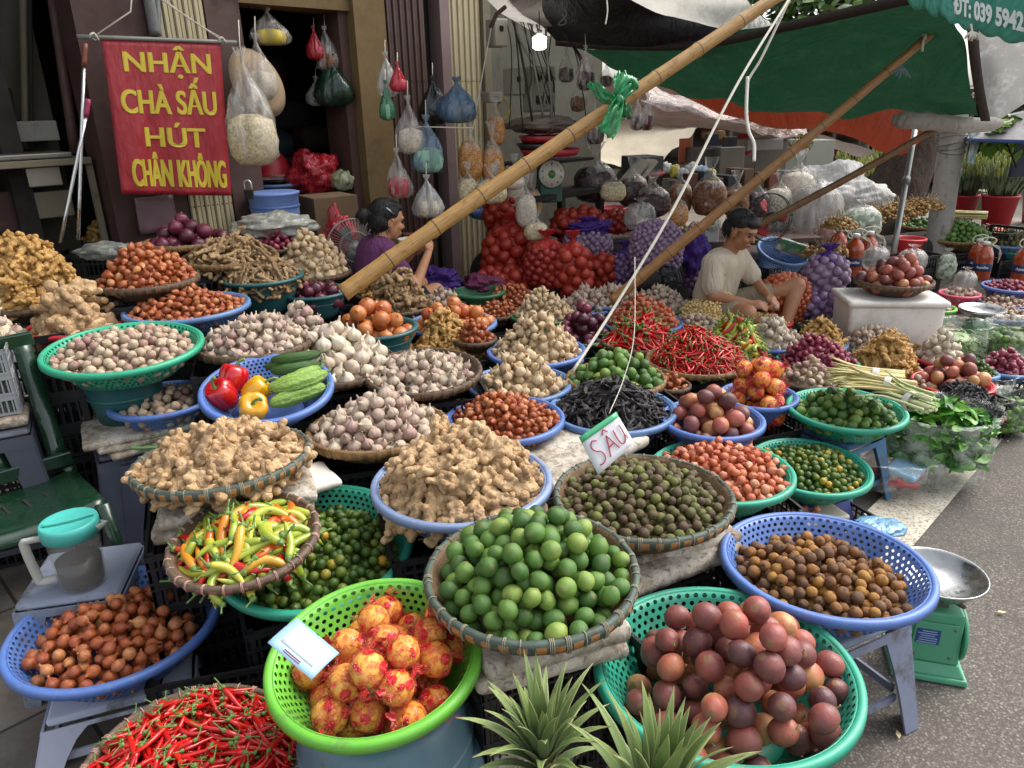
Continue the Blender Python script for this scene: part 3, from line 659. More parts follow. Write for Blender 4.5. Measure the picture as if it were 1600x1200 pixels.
heap(b, 'single_clove_garlic', .035, .075, 'single clove garlic in the green basket on the left', 1.5, 1.8, .85, seed=19)
b = basket('ging_red', 116, 508, 164, .34, 'plastic', REDP, .12, 'red basket of large pale ginger on the left')
heap(b, 'ginger_root', .055, .17, 'very large pale ginger root in the red basket', 1.6, 2, .9, L=.17, seed=20, n=60)
b = basket('shal_left', 290, 480, 204, .48, 'plastic', MBLUE, .11, 'blue basket of brown shallots behind the green garlic basket')
heap(b, 'shallot', .032, .10, 'brown shallot in the blue basket behind the green garlic basket', 1.5, 1.8, .9, seed=21)
b = basket('garl_left', 396, 533, 190, .42, 'bamboo', BAMD, .07, 'dark bamboo tray of small garlic behind the vegetable basket')
heap(b, 'garlic_bulb', .036, .12, 'small garlic bulb on the dark tray behind the vegetable basket', 1.4, 1.8, .9, seed=22)
b = basket('garl_big', 524, 570, 196, .465, 'bamboo', BAMD, .07, 'dark bamboo tray of the biggest garlic bulbs')
heap(b, 'white_garlic_bulb', .058, .18, 'big white garlic bulb in the tall heap in front of the onions', 1.4, 1.8, .9, seed=23)
b = basket('garl_right', 660, 580, 186, .43, 'bamboo', BAMD, .08, 'dark bamboo basket of white garlic with one bare side', tilt=(4,0))
heap(b, 'garlic_bulb', .038, .085, 'garlic bulb in the dark bamboo basket right of the biggest bulbs', 1.4, 1.8, .8, off=(-.08,0), seed=25)
b = basket('onion_tub', 588, 512, 130, .36, 'tub', DTUB, .15, 'teal tub piled with brown onions', r0=.7, z=0.62)
heap(b, 'brown_onion', .078, .17, 'large brown onion in the teal tub beside the bamboo pole foot', 1.8, 2, .95, seed=26, core=False)
b = basket('onion_blue', 706, 505, 142, .42, 'plastic', MBLUE, .10, 'blue basket of brown onions under the purple net sack')
heap(b, 'brown_onion', .070, .13, 'brown onion in the blue basket behind the golden ginger', 1.8, 2, .95, seed=27, core=False)
b = basket('ging_golden', 702, 548, 142, .42, 'bamboo', BAMD, .06, 'dark bamboo tray of small golden ginger')
heap(b, 'old_ginger_root', .034, .22, 'small golden ginger root in the heap in front of the brown onions', 1.2, 2, .9, L=.085, seed=28)
b = basket('garl_cured', 838, 548, 156, .42, 'plastic', BLUE, .10, 'blue basket of cured garlic with long stalks')
heap(b, 'cured_garlic_bulb', .040, .2, 'cured garlic bulb with its stalk in the upper of two stacked heaps', 1.3, 2, .9, seed=29)
b = basket('garl_cured2', 812, 600, 166, .40, 'plastic', MBLUE, .09, 'greyish blue basket of cured garlic in front of the stalked garlic')
heap(b, 'cured_garlic_bulb', .042, .16, 'cured garlic bulb in the lower heap behind the reddish shallots', 1.3, 2, .9, seed=30)
b = basket('lime_mid', 963, 590, 158, .42, 'bamboo', BAMN, .09, 'bamboo basket of glossy limes behind the black pods', z=0.5)
heap(b, 'lime', .043, .15, 'glossy lime in the bamboo basket behind the black pods', 1.4, 2, .85, seed=31, core=False)
b = basket('wrap_mid', 1186, 618, 128, .40, 'plastic', BLUE, .11, 'blue basket with a high pile of dotted wrapped fruits', z=0.4)
heap(b, 'wrapped_fruit', .072, .2, 'fruit in red dotted film in the high pile on the blue basket', 1.7, 3, .95, seed=32, core=False, jit=.06)
b = basket('chil_mid', 1090, 562, 164, .50, 'bamboo', BAMN, .06, 'bamboo tray of small red chillies', z=0.42)
heap(b, 'red_chilli', .025, .16, 'small red chilli on the bamboo tray in front of the man', 1.6, 2, .98, L=.08, seed=33, n=600)
b = basket('chil_big', 1000, 532, 122, .42, 'bamboo', BAMD, .06, 'bamboo tray of long thick red chillies', z=0.42)
heap(b, 'long_red_chilli', .03, .17, 'long thick red chilli on the tray behind the limes', 1.3, 2, .95, L=.15, seed=34, n=150)
# third row
def row3(*a): return a
T3 = [
 # id cx cy w D style col h | kind d H L label n
 ('g32',850,492,98,.40,'plastic',DGRN,.10,'cured_garlic_bulb',.036,.13,None,'green basket of small cured garlic','small cured garlic bulb in the dark green basket left of the red onions'),
 ('ro33',908,525,92,.36,'plastic',DGRN,.10,'red_onion',.062,.16,None,'dark green basket of red onions','red onion in the dark green basket beside the long chillies'),
 ('g34',915,478,90,.42,'plastic',MBLUE,.09,'garlic_bulb',.045,.11,None,'blue basket of white garlic behind the red onions','garlic bulb in the heap directly behind the red onions'),
 ('g35',962,470,92,.42,'plastic',BLUE,.09,'garlic_bulb',.040,.10,None,'blue basket of garlic at the foot of the second pole','garlic bulb in the heap at the foot of the second bamboo pole'),
 ('g36',1030,476,98,.44,'plastic',DGRN,.10,'garlic_bulb',.038,.10,None,'green basket of garlic beside the small fan','garlic bulb in the green basket left of the pale beans'),
 ('s37',1005,503,116,.44,'plastic',BLUE,.09,'pink_shallot',.034,.13,None,'blue basket of shallots behind the long chillies','small shallot in the heap behind the long red chillies'),
 ('b38',1117,492,118,.50,'tub','4a5a60',.08,'pale_bean',.02,.13,None,'shallow tub of pale beans in front of the man',''),
 ('c39',1090,514,86,.38,'bamboo',BAMD,.06,'single_clove_garlic',.034,.08,None,'dark tray of single clove garlic in front of the beans','single clove garlic in front of the pale beans'),
 ('m40',1150,548,90,.38,'bamboo',BAMD,.06,'mixed_chilli',.03,.15,.12,'tray of mixed chillies behind the small red ones','mixed coloured chilli behind the tray of small red chillies'),
 ('g41',1206,535,92,.40,'plastic',BLUE,.09,'white_garlic_bulb',.046,.12,None,'blue basket of white garlic right of the mixed chillies','white garlic bulb in the blue basket right of the mixed chillies'),
 ('p42',1190,500,92,.40,'plastic',REDP,.07,'pale_bean',.018,.03,None,'red basket of peeled cloves beside the man',''),
 ('c43',1262,592,86,.36,'bamboo',BAMD,.06,'single_clove_garlic',.037,.10,None,'tray of single clove garlic beside the dotted wrapped fruits','single clove garlic between the wrapped fruits and the purple shallots'),
 ('s44',1278,566,122,.46,'plastic',TEAL,.09,'purple_shallot',.032,.13,None,'teal basket of purple shallots','purple shallot in the teal basket left of the ginger'),
 ('j45',1282,536,82,.38,'plastic',MBLUE,.08,'old_ginger_root',.033,.12,.085,'blue basket of small ginger behind the purple shallots','small ginger root behind the purple shallots'),
 ('c46',1284,510,78,.38,'plastic',LIMEG,.08,'single_clove_garlic',.033,.08,None,'green basket of single clove garlic beside the white box','single clove garlic at the left side of the white box'),
 ('g47',1362,545,104,.42,'plastic',NAVY,.08,'garlic_bulb',.036,.13,None,'blue basket of garlic against the white box','garlic bulb in the heap leaning against the front of the white box'),
 ('j48',1384,578,116,.42,'plastic',MBLUE,.08,'old_ginger_root',.036,.18,.095,'blue basket of golden ginger before the white box','golden ginger root in the heap before the white box'),
 ('g49',1472,560,84,.36,'plastic',REDP,.07,'white_garlic_bulb',.044,.14,None,'red basket of white garlic right of the white box','white garlic bulb in the red basket right of the white box'),
 ('p50',1490,598,124,.40,'plastic',REDP,.07,'passion_fruit',.064,.12,None,'red tray of reddish passion fruit near the road','reddish passion fruit on the red tray near the road'),
 ('c51',1435,608,60,.26,'plastic',REDP,.06,'single_clove_garlic',.033,.06,None,'small red bowl of single clove garlic','single clove garlic between lemongrass and passion fruit'),
 ('s52',1572,575,100,.38,'plastic',MBLUE,.07,'purple_shallot',.037,.11,None,'blue basket of bright purple shallots at the right edge','bright purple shallot at the right edge of the photo'),
 ('l53',1530,582,70,.30,'plastic',MBLUE,.06,'calamansi',.028,.06,None,'small basket of calamansi behind the passion fruit','calamansi behind the passion fruit near the road'),
 ('k54',1508,640,132,.40,'bamboo',BAMN,.07,'black_pod',.018,.10,.10,'bamboo basket of dried black pods near the road','dried black pod in the bamboo basket near the road'),
 ('p55',1398,437,128,.50,'bamboo',BAMD,.08,'passion_fruit',.064,.13,None,'dark woven basket of passion fruit on the white box','passion fruit in the dark woven basket on the white box'),
 ('g56',1462,480,64,.30,'plastic',LIMEG,.13,'garlic_bulb',.036,.05,None,'green basket of garlic right of the white box','garlic bulb in the lime green basket behind the metal dish'),
 ('g57',1500,458,70,.34,'plastic',PINK,.14,'garlic_bulb',.038,.05,None,'pink basket of garlic behind the metal dish','garlic bulb in the pink basket'),
 ('s58',1582,447,100,.44,'plastic',BLUE,.13,'purple_shallot',.034,.04,None,'blue basket of purple shallots at the right edge','purple shallot in the tall blue basket beneath the sauce bottles'),
 ('c59',1560,490,116,.50,'tub',NAVY,.07,'single_clove_garlic',.036,.05,None,'navy tub of single clove garlic, nearer of two','single clove garlic in the nearer navy tub'),
 ('c60',1575,470,110,.50,'tub',NAVY,.07,'single_clove_garlic',.036,.05,None,'navy tub of single clove garlic, farther of two','single clove garlic in the farther navy tub'),
 ('l61',1500,371,118,.52,'bamboo',BAMN,.11,'lime',.045,.15,None,'bamboo basket of limes right of the concrete post','lime in the bamboo basket right of the concrete post'),
 ('l62',1440,352,70,.42,'bamboo',BAMN,.08,'lime',.045,.07,None,'bamboo basket of limes left of the concrete post','lime in the basket left of the concrete post'),
 ('r63',1422,372,56,.32,'plastic',REDP,.13,'',0,0,None,'empty red basket beside the metal umbrella stand',''),
 ('w64',1548,360,52,.36,'bamboo',BAMD,.05,'wrapped_fruit',.05,.06,None,'far tray of dotted wrapped fruits beyond the limes','fruit in dotted film on the far tray'),
 ('g65',1292,372,76,.42,'plastic',DGRN,.08,'pink_shallot',.032,.09,None,'green basket of shallots behind the sauce bottles','shallot in the green basket behind the sauce bottles'),
 ('l66',1320,365,74,.42,'plastic',BLUE,.07,'calamansi',.035,.07,None,'blue basket of small limes far behind the white box','small lime in the blue basket far behind the white box'),
 ('o67',1576,380,90,.44,'plastic',MBLUE,.12,'dark_plum',.04,.1,None,'blue basket of olive coloured plums at the right edge','olive coloured plum in the far blue basket at the right edge'),
 ('o68',1592,392,68,.36,'plastic',TEAL,.10,'russet_plum',.032,.04,None,'teal basket of small plums on the black crate','small plum in the teal basket on the black crate'),
 # left back
 ('jL1',50,468,190,.62,'bamboo',BAMD,.08,'old_ginger_root',.040,.29,.105,'wide bamboo tray with the huge heap of golden ginger at the left edge','golden ginger root in the huge heap at the left edge'),
 ('sL2',226,436,172,.50,'bamboo',BAMD,.08,'shallot',.036,.13,None,'dark bamboo tray of shallots under the red banner','shallot on the dark tray below the red banner'),
 ('rL3',290,375,140,.46,'bamboo',BAMN,.06,'red_onion',.075,.10,None,'flat bamboo tray of red onions below the banner','red onion on the flat tray below the banner'),
 ('aL4',360,402,150,.50,'bamboo',BAMN,.06,'galangal_root',.045,.10,.15,'flat bamboo tray of dusty galangal','dusty galangal root on the flat tray below the banner'),
 ('aL5',407,432,134,.42,'tub',DTUB,.18,'galangal_root',.035,.09,.12,'dark teal tub with a pink rim full of galangal','galangal root in the dark teal tub'),
 ('rL6',490,455,110,.36,'tub',DTUB,.14,'red_onion',.065,.06,None,'dark teal tub of red onions at the foot of the bamboo pole','red onion in the dark teal tub at the foot of the pole'),
 ('gL7',487,424,124,.42,'bamboo',BAMD,.06,'cured_garlic_bulb',.045,.18,None,'tray of cured garlic behind the red onion tub','cured garlic bulb in the rounded heap left of the woman'),
 ('sL8',430,385,90,.38,'bamboo',BAMD,.06,'purple_shallot',.035,.10,None,'tray of small dark red shallots behind the galangal','dark red shallot behind the galangal tub'),
 ('pL9',590,458,70,.32,'bamboo',BAMD,.06,'old_ginger_root',.045,.12,.08,'tray of dusty ginger in front of the woman','dusty ginger root in front of the woman in purple'),
 ('aL10',622,478,100,.38,'bamboo',BAMD,.06,'galangal_root',.045,.17,.16,'tray of long galangal behind the brown onions','long galangal root behind the brown onions'),
 ('jL11',160,375,60,.32,'bamboo',BAMD,.05,'old_ginger_root',.036,.1,.09,'small tray of turmeric coloured ginger by the broom','small ginger root on the tray near the metal mop poles'),
 ('gL12',2,520,76,.30,'bamboo',BAM,.07,'garlic_bulb',.040,.10,None,'bamboo basket of garlic cut by the left edge','garlic bulb in the bamboo basket cut by the left edge'),
 ('s70',800,470,92,.42,'bamboo',BAMD,.06,'shallot',.034,.1,None,'tray of dark shallots under the red net sacks','dark shallot under the red net sacks'),
 ('s71',775,487,80,.38,'bamboo',BAMD,.08,'shallot',.030,.06,None,'tray of small shallots behind the brown onions','small shallot between brown onions and cured garlic'),
 ('x1',742,528,70,.3,'bamboo',BAMD,.06,'shallot',.032,.09,None,'small dark tray of shallots between brown onions and stalked garlic','shallot on the small dark tray beside the stalked garlic'),
 ('x2',468,512,90,.36,'bamboo',BAMD,.06,'garlic_bulb',.040,.1,None,'dark tray of garlic squeezed behind the biggest garlic bulbs','garlic bulb on the tray behind the biggest bulbs'),
 ('x3',880,560,60,.3,'plastic',MBLUE,.08,'garlic_bulb',.038,.09,None,'small blue basket of garlic left of the glossy limes','garlic bulb just left of the glossy limes'),
 ('x4',1048,600,60,.28,'bamboo',BAMD,.06,'shallot',.034,.06,None,'small tray of shallots between limes and passion fruit','shallot on the small tray between limes and passion fruit'),
 ('x5',1240,545,60,.3,'bamboo',BAMD,.06,'garlic_bulb',.038,.09,None,'small tray of garlic left of the purple shallots','garlic bulb on the small tray left of the purple shallots'),
 ('x6',1335,505,60,.3,'bamboo',BAMD,.05,'single_clove_garlic',.034,.07,None,'small tray of single clove garlic touching the white box','single clove garlic on the tray touching the white box'),
 ('x7',690,478,80,.36,'bamboo',BAMD,.06,'garlic_bulb',.040,.09,None,'tray of garlic behind the second heap of brown onions','garlic bulb behind the second heap of brown onions'),
 ('x8',1430,545,50,.28,'bamboo',BAMD,.05,'old_ginger_root',.034,.08,.08,'small tray of ginger right of the golden ginger heap','small ginger root right of the golden ginger heap'),
 ('g72',1180,290,60,.4,'plastic',MBLUE,.07,'',0,0,None,'',''),
 ('g73',1085,368,80,.44,'plastic',MBLUE,.08,'garlic_bulb',.038,.09,None,'blue basket of garlic behind the second bamboo pole','garlic bulb in the blue basket left of the man'),
]
ZT = {'x1':.55,'x2':.72,'x3':.47,'x4':.4,'x5':.28,'x6':.2,'x7':.52,'x8':.18,'g32':0.42,'ro33':0.4,'g34':0.36,'g35':0.38,'g36':0.36,'s37':0.38,'b38':0.34,'c39':0.33,'m40':0.38,'g41':0.32,'p42':0.3,'c43':0.3,'s44':0.3,'j45':0.26,'c46':0.22,'g47':0.22,'j48':0.22,'g49':0.2,'p50':0.26,'c51':0.24,'s52':0.17,'l53':0.18,'k54':0.2,'p55':0.56,'g56':0.15,'g57':0.17,'s58':0.2,'c59':0.12,'c60':0.12,'l61':0.33,'l62':0.28,'r63':0.45,'w64':0.15,'g65':0.45,'l66':0.4,'o67':0.28,'o68':0.22,'jL1':0.78,'sL2':0.9,'rL3':0.95,'aL4':0.88,'aL5':0.8,'rL6':0.7,'gL7':0.72,'sL8':0.85,'pL9':0.6,'aL10':0.58,'jL11':0.85,'gL12':0.85,'s70':0.42,'s71':0.42,'g73':0.5}
_g = KIND.setdefault('pale_bean', dict(hi=[ell(8,6,.8,1.2)], lo=[ell(6,4,.8,1.2)], mats=[m_bean], cat='bean', orient='any', pl=[], child=None, cap=300))
for i, (id, cx, cy, w_, D, st, col, h, kd, d, Hh, L, lb, il) in enumerate(T3):
    if not lb: continue
    w_ *= 1.1 if 850 <= cx < 1500 and cy > 440 and id != 'p55' else 1.0; Hh *= 1.2
    b = basket(id, cx, cy, w_, D, st, col, h, lb, z=ZT[id])
    if kd == 'pale_bean': il = 'pale bean in the shallow tub in front of the man' if id == 'b38' else 'peeled clove in the red basket beside the man'
    if kd: heap(b, kd, d, Hh, il, {'gL7':2.6,'jL1':1.4}.get(id, 1.75), 1.7, .97, L=L, seed=50+i, core=(kd not in ('lime','passion_fruit','wrapped_fruit','brown_onion','red_onion','mixed_chilli','long_red_chilli')), n=900 if id == 'jL1' else 600)
for k_, b in BK.items(): print('%-12s D%.2f pos %5.2f %5.2f rim %.2f base %.2f R%.2f' % (k_, b.D, b.C.x, b.C.y, b.C.z, b.base.z, b.R))
# ------------------------------------------------------------------ ground
def asphalt():
    t = MT('asphalt', .85); p = t.pos()
    n = t.noise(p, 3, 5, .6); v = t.vor(p, 160); vc = t.N('TexVoronoi'); vc.inputs['Scale'].default_value = 160; t.L(p, vc.inputs['Vector'])
    cs = t.sep(vc.outputs['Color'])[0]
    o = t.ramp(cs, [(0,'57534e'),(.45,'666059'),(.75,'767067'),(.93,'878075'),(1,'a1998c')])
    o = t.mix(t.mapr(v, .32, .62, 0, .65), o, '302d2a'); o = t.mix(t.math('MULTIPLY', n, .35), o, '6a6156'); o = t.mix(t.mapr(t.noise(p, .9, 6, .7), .42, .62, 0, .5), o, '45413c')
    t.base(o); t.bump(v, -.8, .006); return t.m
RD = math.radians(45); E1 = Vector((math.sin(RD), math.cos(RD), 0)); E0 = Vector((1.62, 2.51, 0)); EN = Vector((E1.y, -E1.x, 0))
def strip(name, o0, o1, z, mat, label=None, s0=-12, s1=45, kind='structure', dens=1):
    g = G(); a = E0+E1*s0; b = E0+E1*s1; V = [a+EN*o0, b+EN*o0, b+EN*o1, a+EN*o1]
    g.add([(v.x, v.y, z) for v in V], [(3,2,1,0)]); return ob(name, g, mat, kind=kind, smooth=False)
g = G(); g.add([(-60,-12,-.004),(90,-12,-.004),(90,120,-.004),(-60,120,-.004)], [(0,1,2,3)]); ob('ground', g, plain('far_ground', '5d5850', .9, sc=1), kind='structure', smooth=False)
strip('road', -.42, 14, 0.0, asphalt(), s1=60)
t = MT('pavement', .8); p = t.pos(); mp = t.N('Mapping'); mp.inputs['Rotation'].default_value = (0,0,-RD); t.L(p, mp.inputs[0]); b_ = t.N('TexBrick'); t.L(mp.outputs[0], b_.inputs[0])
b_.inputs['Scale'].default_value = 3.3; b_.inputs['Brick Width'].default_value = 1; b_.inputs['Row Height'].default_value = 1; b_.inputs['Mortar Size'].default_value = .02; b_.offset = 0
b_.inputs['Color1'].default_value = (*lin('857a6c'),1); b_.inputs['Color2'].default_value = (*lin('6f665b'),1); b_.inputs['Mortar'].default_value = (*lin('3c3732'),1)
t.base(t.mix(t.mapr(t.noise(p, 5, 6, .7), .4, .7, 0, .6), b_.outputs['Color'], '4a423a')).bump(t.noise(p, 60, 4), .3, .004)
strip('pavement', -12, -.42, .004, t.m, s1=9)
t = MT('worn_paint', .8); p = t.pos(); n = t.noise(p, 8, 6, .75); n2 = t.noise(p, 90, 4, .7)
o = t.mix(t.mapr(n, .4, .65, 0, .7), 'cfc7b4', '968d7c'); t.base(t.mix(t.mapr(n2, .5, .62, 0, .75), o, '5a554e')).bump(n2, .5, .004)
strip('kerb_line', -.22, 0, .008, t.m, s1=7)
# ------------------------------------------------------------------ supports
M_CR = plain('black_crate_plastic', '1c1c1e', .5, .2, 20, .2, 80, '3a352e', dth=.6)
def crate_mesh():
    g = G(); X, Y, Z = .46, .34, .30
    for s, (L, ax, oth) in (((-1), (X, 0, Y)), ((1), (X, 0, Y)), ((-1), (Y, 1, X)), ((1), (Y, 1, X))):
        def bb(c, w_, h_, th=.006):
            if ax == 0: box((c[0], s*(oth/2-.004), c[1]), (w_, th, h_), g=g)
            else: box((s*(oth/2-.004), c[0], c[1]), (th, w_, h_), g=g)
        n = int(L/.026)
        for i in range(n+1): bb((-L/2+.006+i*(L-.012)/n, Z*.5), .007, Z*.96)
        for z in (.008, .075, .10, .17, .195, .25, .29): bb((0, z), L-.002, .009 if z < .28 else .02, .009)
        bb((0, .087), L-.01, .02, .005); bb((0, .182), L-.01, .02, .005)
    for i in range(14): box((-X/2+.02+i*(X-.04)/13, 0, .006), (.012, Y-.014, .005), g=g)
    for i in range(9): box((0, -Y/2+.02+i*(Y-.04)/8, .0095), (X-.014, .012, .005), g=g)
    for sx in (-1,1):
        for sy in (-1,1): box((sx*(X/2-.012), sy*(Y/2-.012), Z/2), (.022,.022,Z), g=g)
    return gmesh('crate', g, M_CR, False)
CRM = crate_mesh()
def crate(x, y, z0, h, rot, label, sx=1, sy=1):
    o = bpy.data.objects.new('plastic_crate', CRM); COL.objects.link(o); o.location = (x, y, z0); o.rotation_euler = (0,0,rot); o.scale = (sx, sy, h/.30)
    tag(o, label, 'crate', 'black lattice crates propping up the baskets'); return o
def rough_box(s, vox=.012, amp=.006, seed=0, rnd=None):
    g = G(); n = (max(2,int(s[0]/vox)), max(2,int(s[1]/vox)), max(2,int(s[2]/vox)))
    V = []; idx = {}; Fc = []
    def vid(i,j,k):
        if (i,j,k) not in idx:
            p = Vector(((i/n[0]-.5)*s[0], (j/n[1]-.5)*s[1], (k/n[2]-.5)*s[2])); c = rnd or min(s)*.35
            q = Vector([max(-s[a]/2+c, min(s[a]/2-c, p[a])) for a in range(3)]); d = p-q
            if d.length > 1e-9: m_ = max(abs(d.x), abs(d.y), abs(d.z)); p = q+d.normalized()*min(d.length, m_*1.0)
            p = p+Vector((noise.noise(p*9+Vector((seed,0,0))), noise.noise(p*9+Vector((0,seed+5,0))), noise.noise(p*8+Vector((0,0,seed+9)))))*amp*1.6+Vector([noise.noise(p*38+Vector((seed+a*7,0,0)))*amp*.5 for a in range(3)])
            idx[(i,j,k)] = len(V); V.append(p)
        return idx[(i,j,k)]
    for a in range(3):
        b_, c_ = [(1,2),(2,0),(0,1)][a]
        for side in (0, n[a]):
            for i in range(n[b_]):
                for j in range(n[c_]):
                    q = []
                    for (u_, v_) in ((0,0),(1,0),(1,1),(0,1)):
                        t_ = [0,0,0]; t_[a] = side; t_[b_] = i+u_; t_[c_] = j+v_; q.append(vid(*t_))
                    Fc.append(tuple(q if side else q[::-1]))
    return g.add(V, Fc)
t = MT('dirty_foam', .85); p = t.pos(); n = t.noise(p, 7, 6, .7); n2 = t.noise(p, 38, 5, .7, 1)
o = t.mix(t.mapr(n, .38, .62), 'c9c1b2', '84745f'); o = t.mix(t.mapr(n2, .5, .66, 0, .7), o, '4f4234'); t.base(o).bump(n2, .8, .008); M_FOAM = t.m
def slab(x, y, z, rot, s, label, seed=0, mat=None, tl=(0,0), grp=None):
    return ob('foam_slab', rough_box(s, .016, .004, seed), mat or M_FOAM, None, label, 'foam slab', grp, loc=(x,y,z), rot=(tl[0],tl[1],rot))
def stool(x, y, z0, h, rot, col, label, w_=.30, splay=.05):
    key = 'st'+col; m = MC.get(key) or MC.setdefault(key, plain('stool_plastic', col, .5, .15, 8, .05, 60, '4c463f', dsc=7, dth=.5))
    o = empty('plastic_stool', (x,y,z0), (0,0,rot), label, 'stool', 'plastic stools under the baskets'); a = w_/2
    g = G(); box((0,0,h-.012), (w_, w_, .024), g=g); s_ = ob('seat', g, m, o, bevel=.012)
    def half(z): return a+splay*(1-z/h)
    def side_strip(g, k, pts_out, pts_in):          # one face of the frustum: k = face index
        R4 = Matrix.Rotation(k*math.pi/2, 3, 'Z'); V=[]
        for (u, z) in pts_out+pts_in:
            d = half(z); V.append(R4 @ Vector((u*d, -d, z)))
        n = len(pts_out); g.add(V, [(i, i+1, n+i+1, n+i) for i in range(n-1)])
    zt = h-.022; arch = h*.74
    for c in range(4):                               # leg = the two panels that meet at a corner
        g = G()
        for k, sg in ((c, 1), ((c+1)%4, -1)):
            po = [(sg*.985, .0), (sg*.985, arch*.5), (sg*.985, arch*.85), (sg*.985, zt)]; pi_ = [(sg*.74, .0), (sg*.66, arch*.5), (sg*.56, arch*.85), (sg*.3, arch+.02*h)]
            side_strip(g, k, po[:3]+[(sg*.985, zt*.93)], pi_[:3]+[(sg*.42, zt*.93)])
        ob('leg', g, m, o, solid=.006, smooth=False)
    g = G(); gs_ = []
    for k in range(4): 
        V = []
        R4 = Matrix.Rotation(k*math.pi/2, 3, 'Z'); us = [-.99,-.5,0,.5,.99]
        P = [(u, zt) for u in us]+[(u, [zt*.92,zt*.925,zt*.93,zt*.925,zt*.92][i]) for i, u in enumerate(us)]
        for (u, z) in P: d = half(z)+.001; V.append(R4 @ Vector((u*d, -d, z)))
        g.add(V, [(i, i+1, 5+i+1, 5+i) for i in range(4)])
        zz = h*.28; d = half(zz)*.86; c_ = R4 @ Vector((0,-d,zz)); gs_.append(box(c_, (2*d*.86,.008,.022), rot=k*math.pi/2))
    ob('apron', g, m, o, solid=.006, smooth=False)
    for g in gs_: ob('stretcher', g, m, o, smooth=False)
    return o
SPEC = dict(shal_front=('stool','a9aebf',.34), plum_front=('stool','7a8296',.30), lime_right=('stool','3d6485',.22), cala_right=('stool','45508f',.2), k54=('slab',0,0), pass_mid=('stool','33518c',.26), clove_green=('tubstool',0,0), wrap_front=('tub',0,0), pass_front=('bin',0,0), p55=('none',0,0), lime_front=('slabs',0,0), sau=('slabs',0,0), ging_left=('slabs2',0,0), mix_front=('none',0,0), garl_cured2=('c',0,0), veg=('none',0,0), clove_low=('bowl',0,0), aL5=('c',0,0))
def short(l): return ' '.join(l.split()[:9])
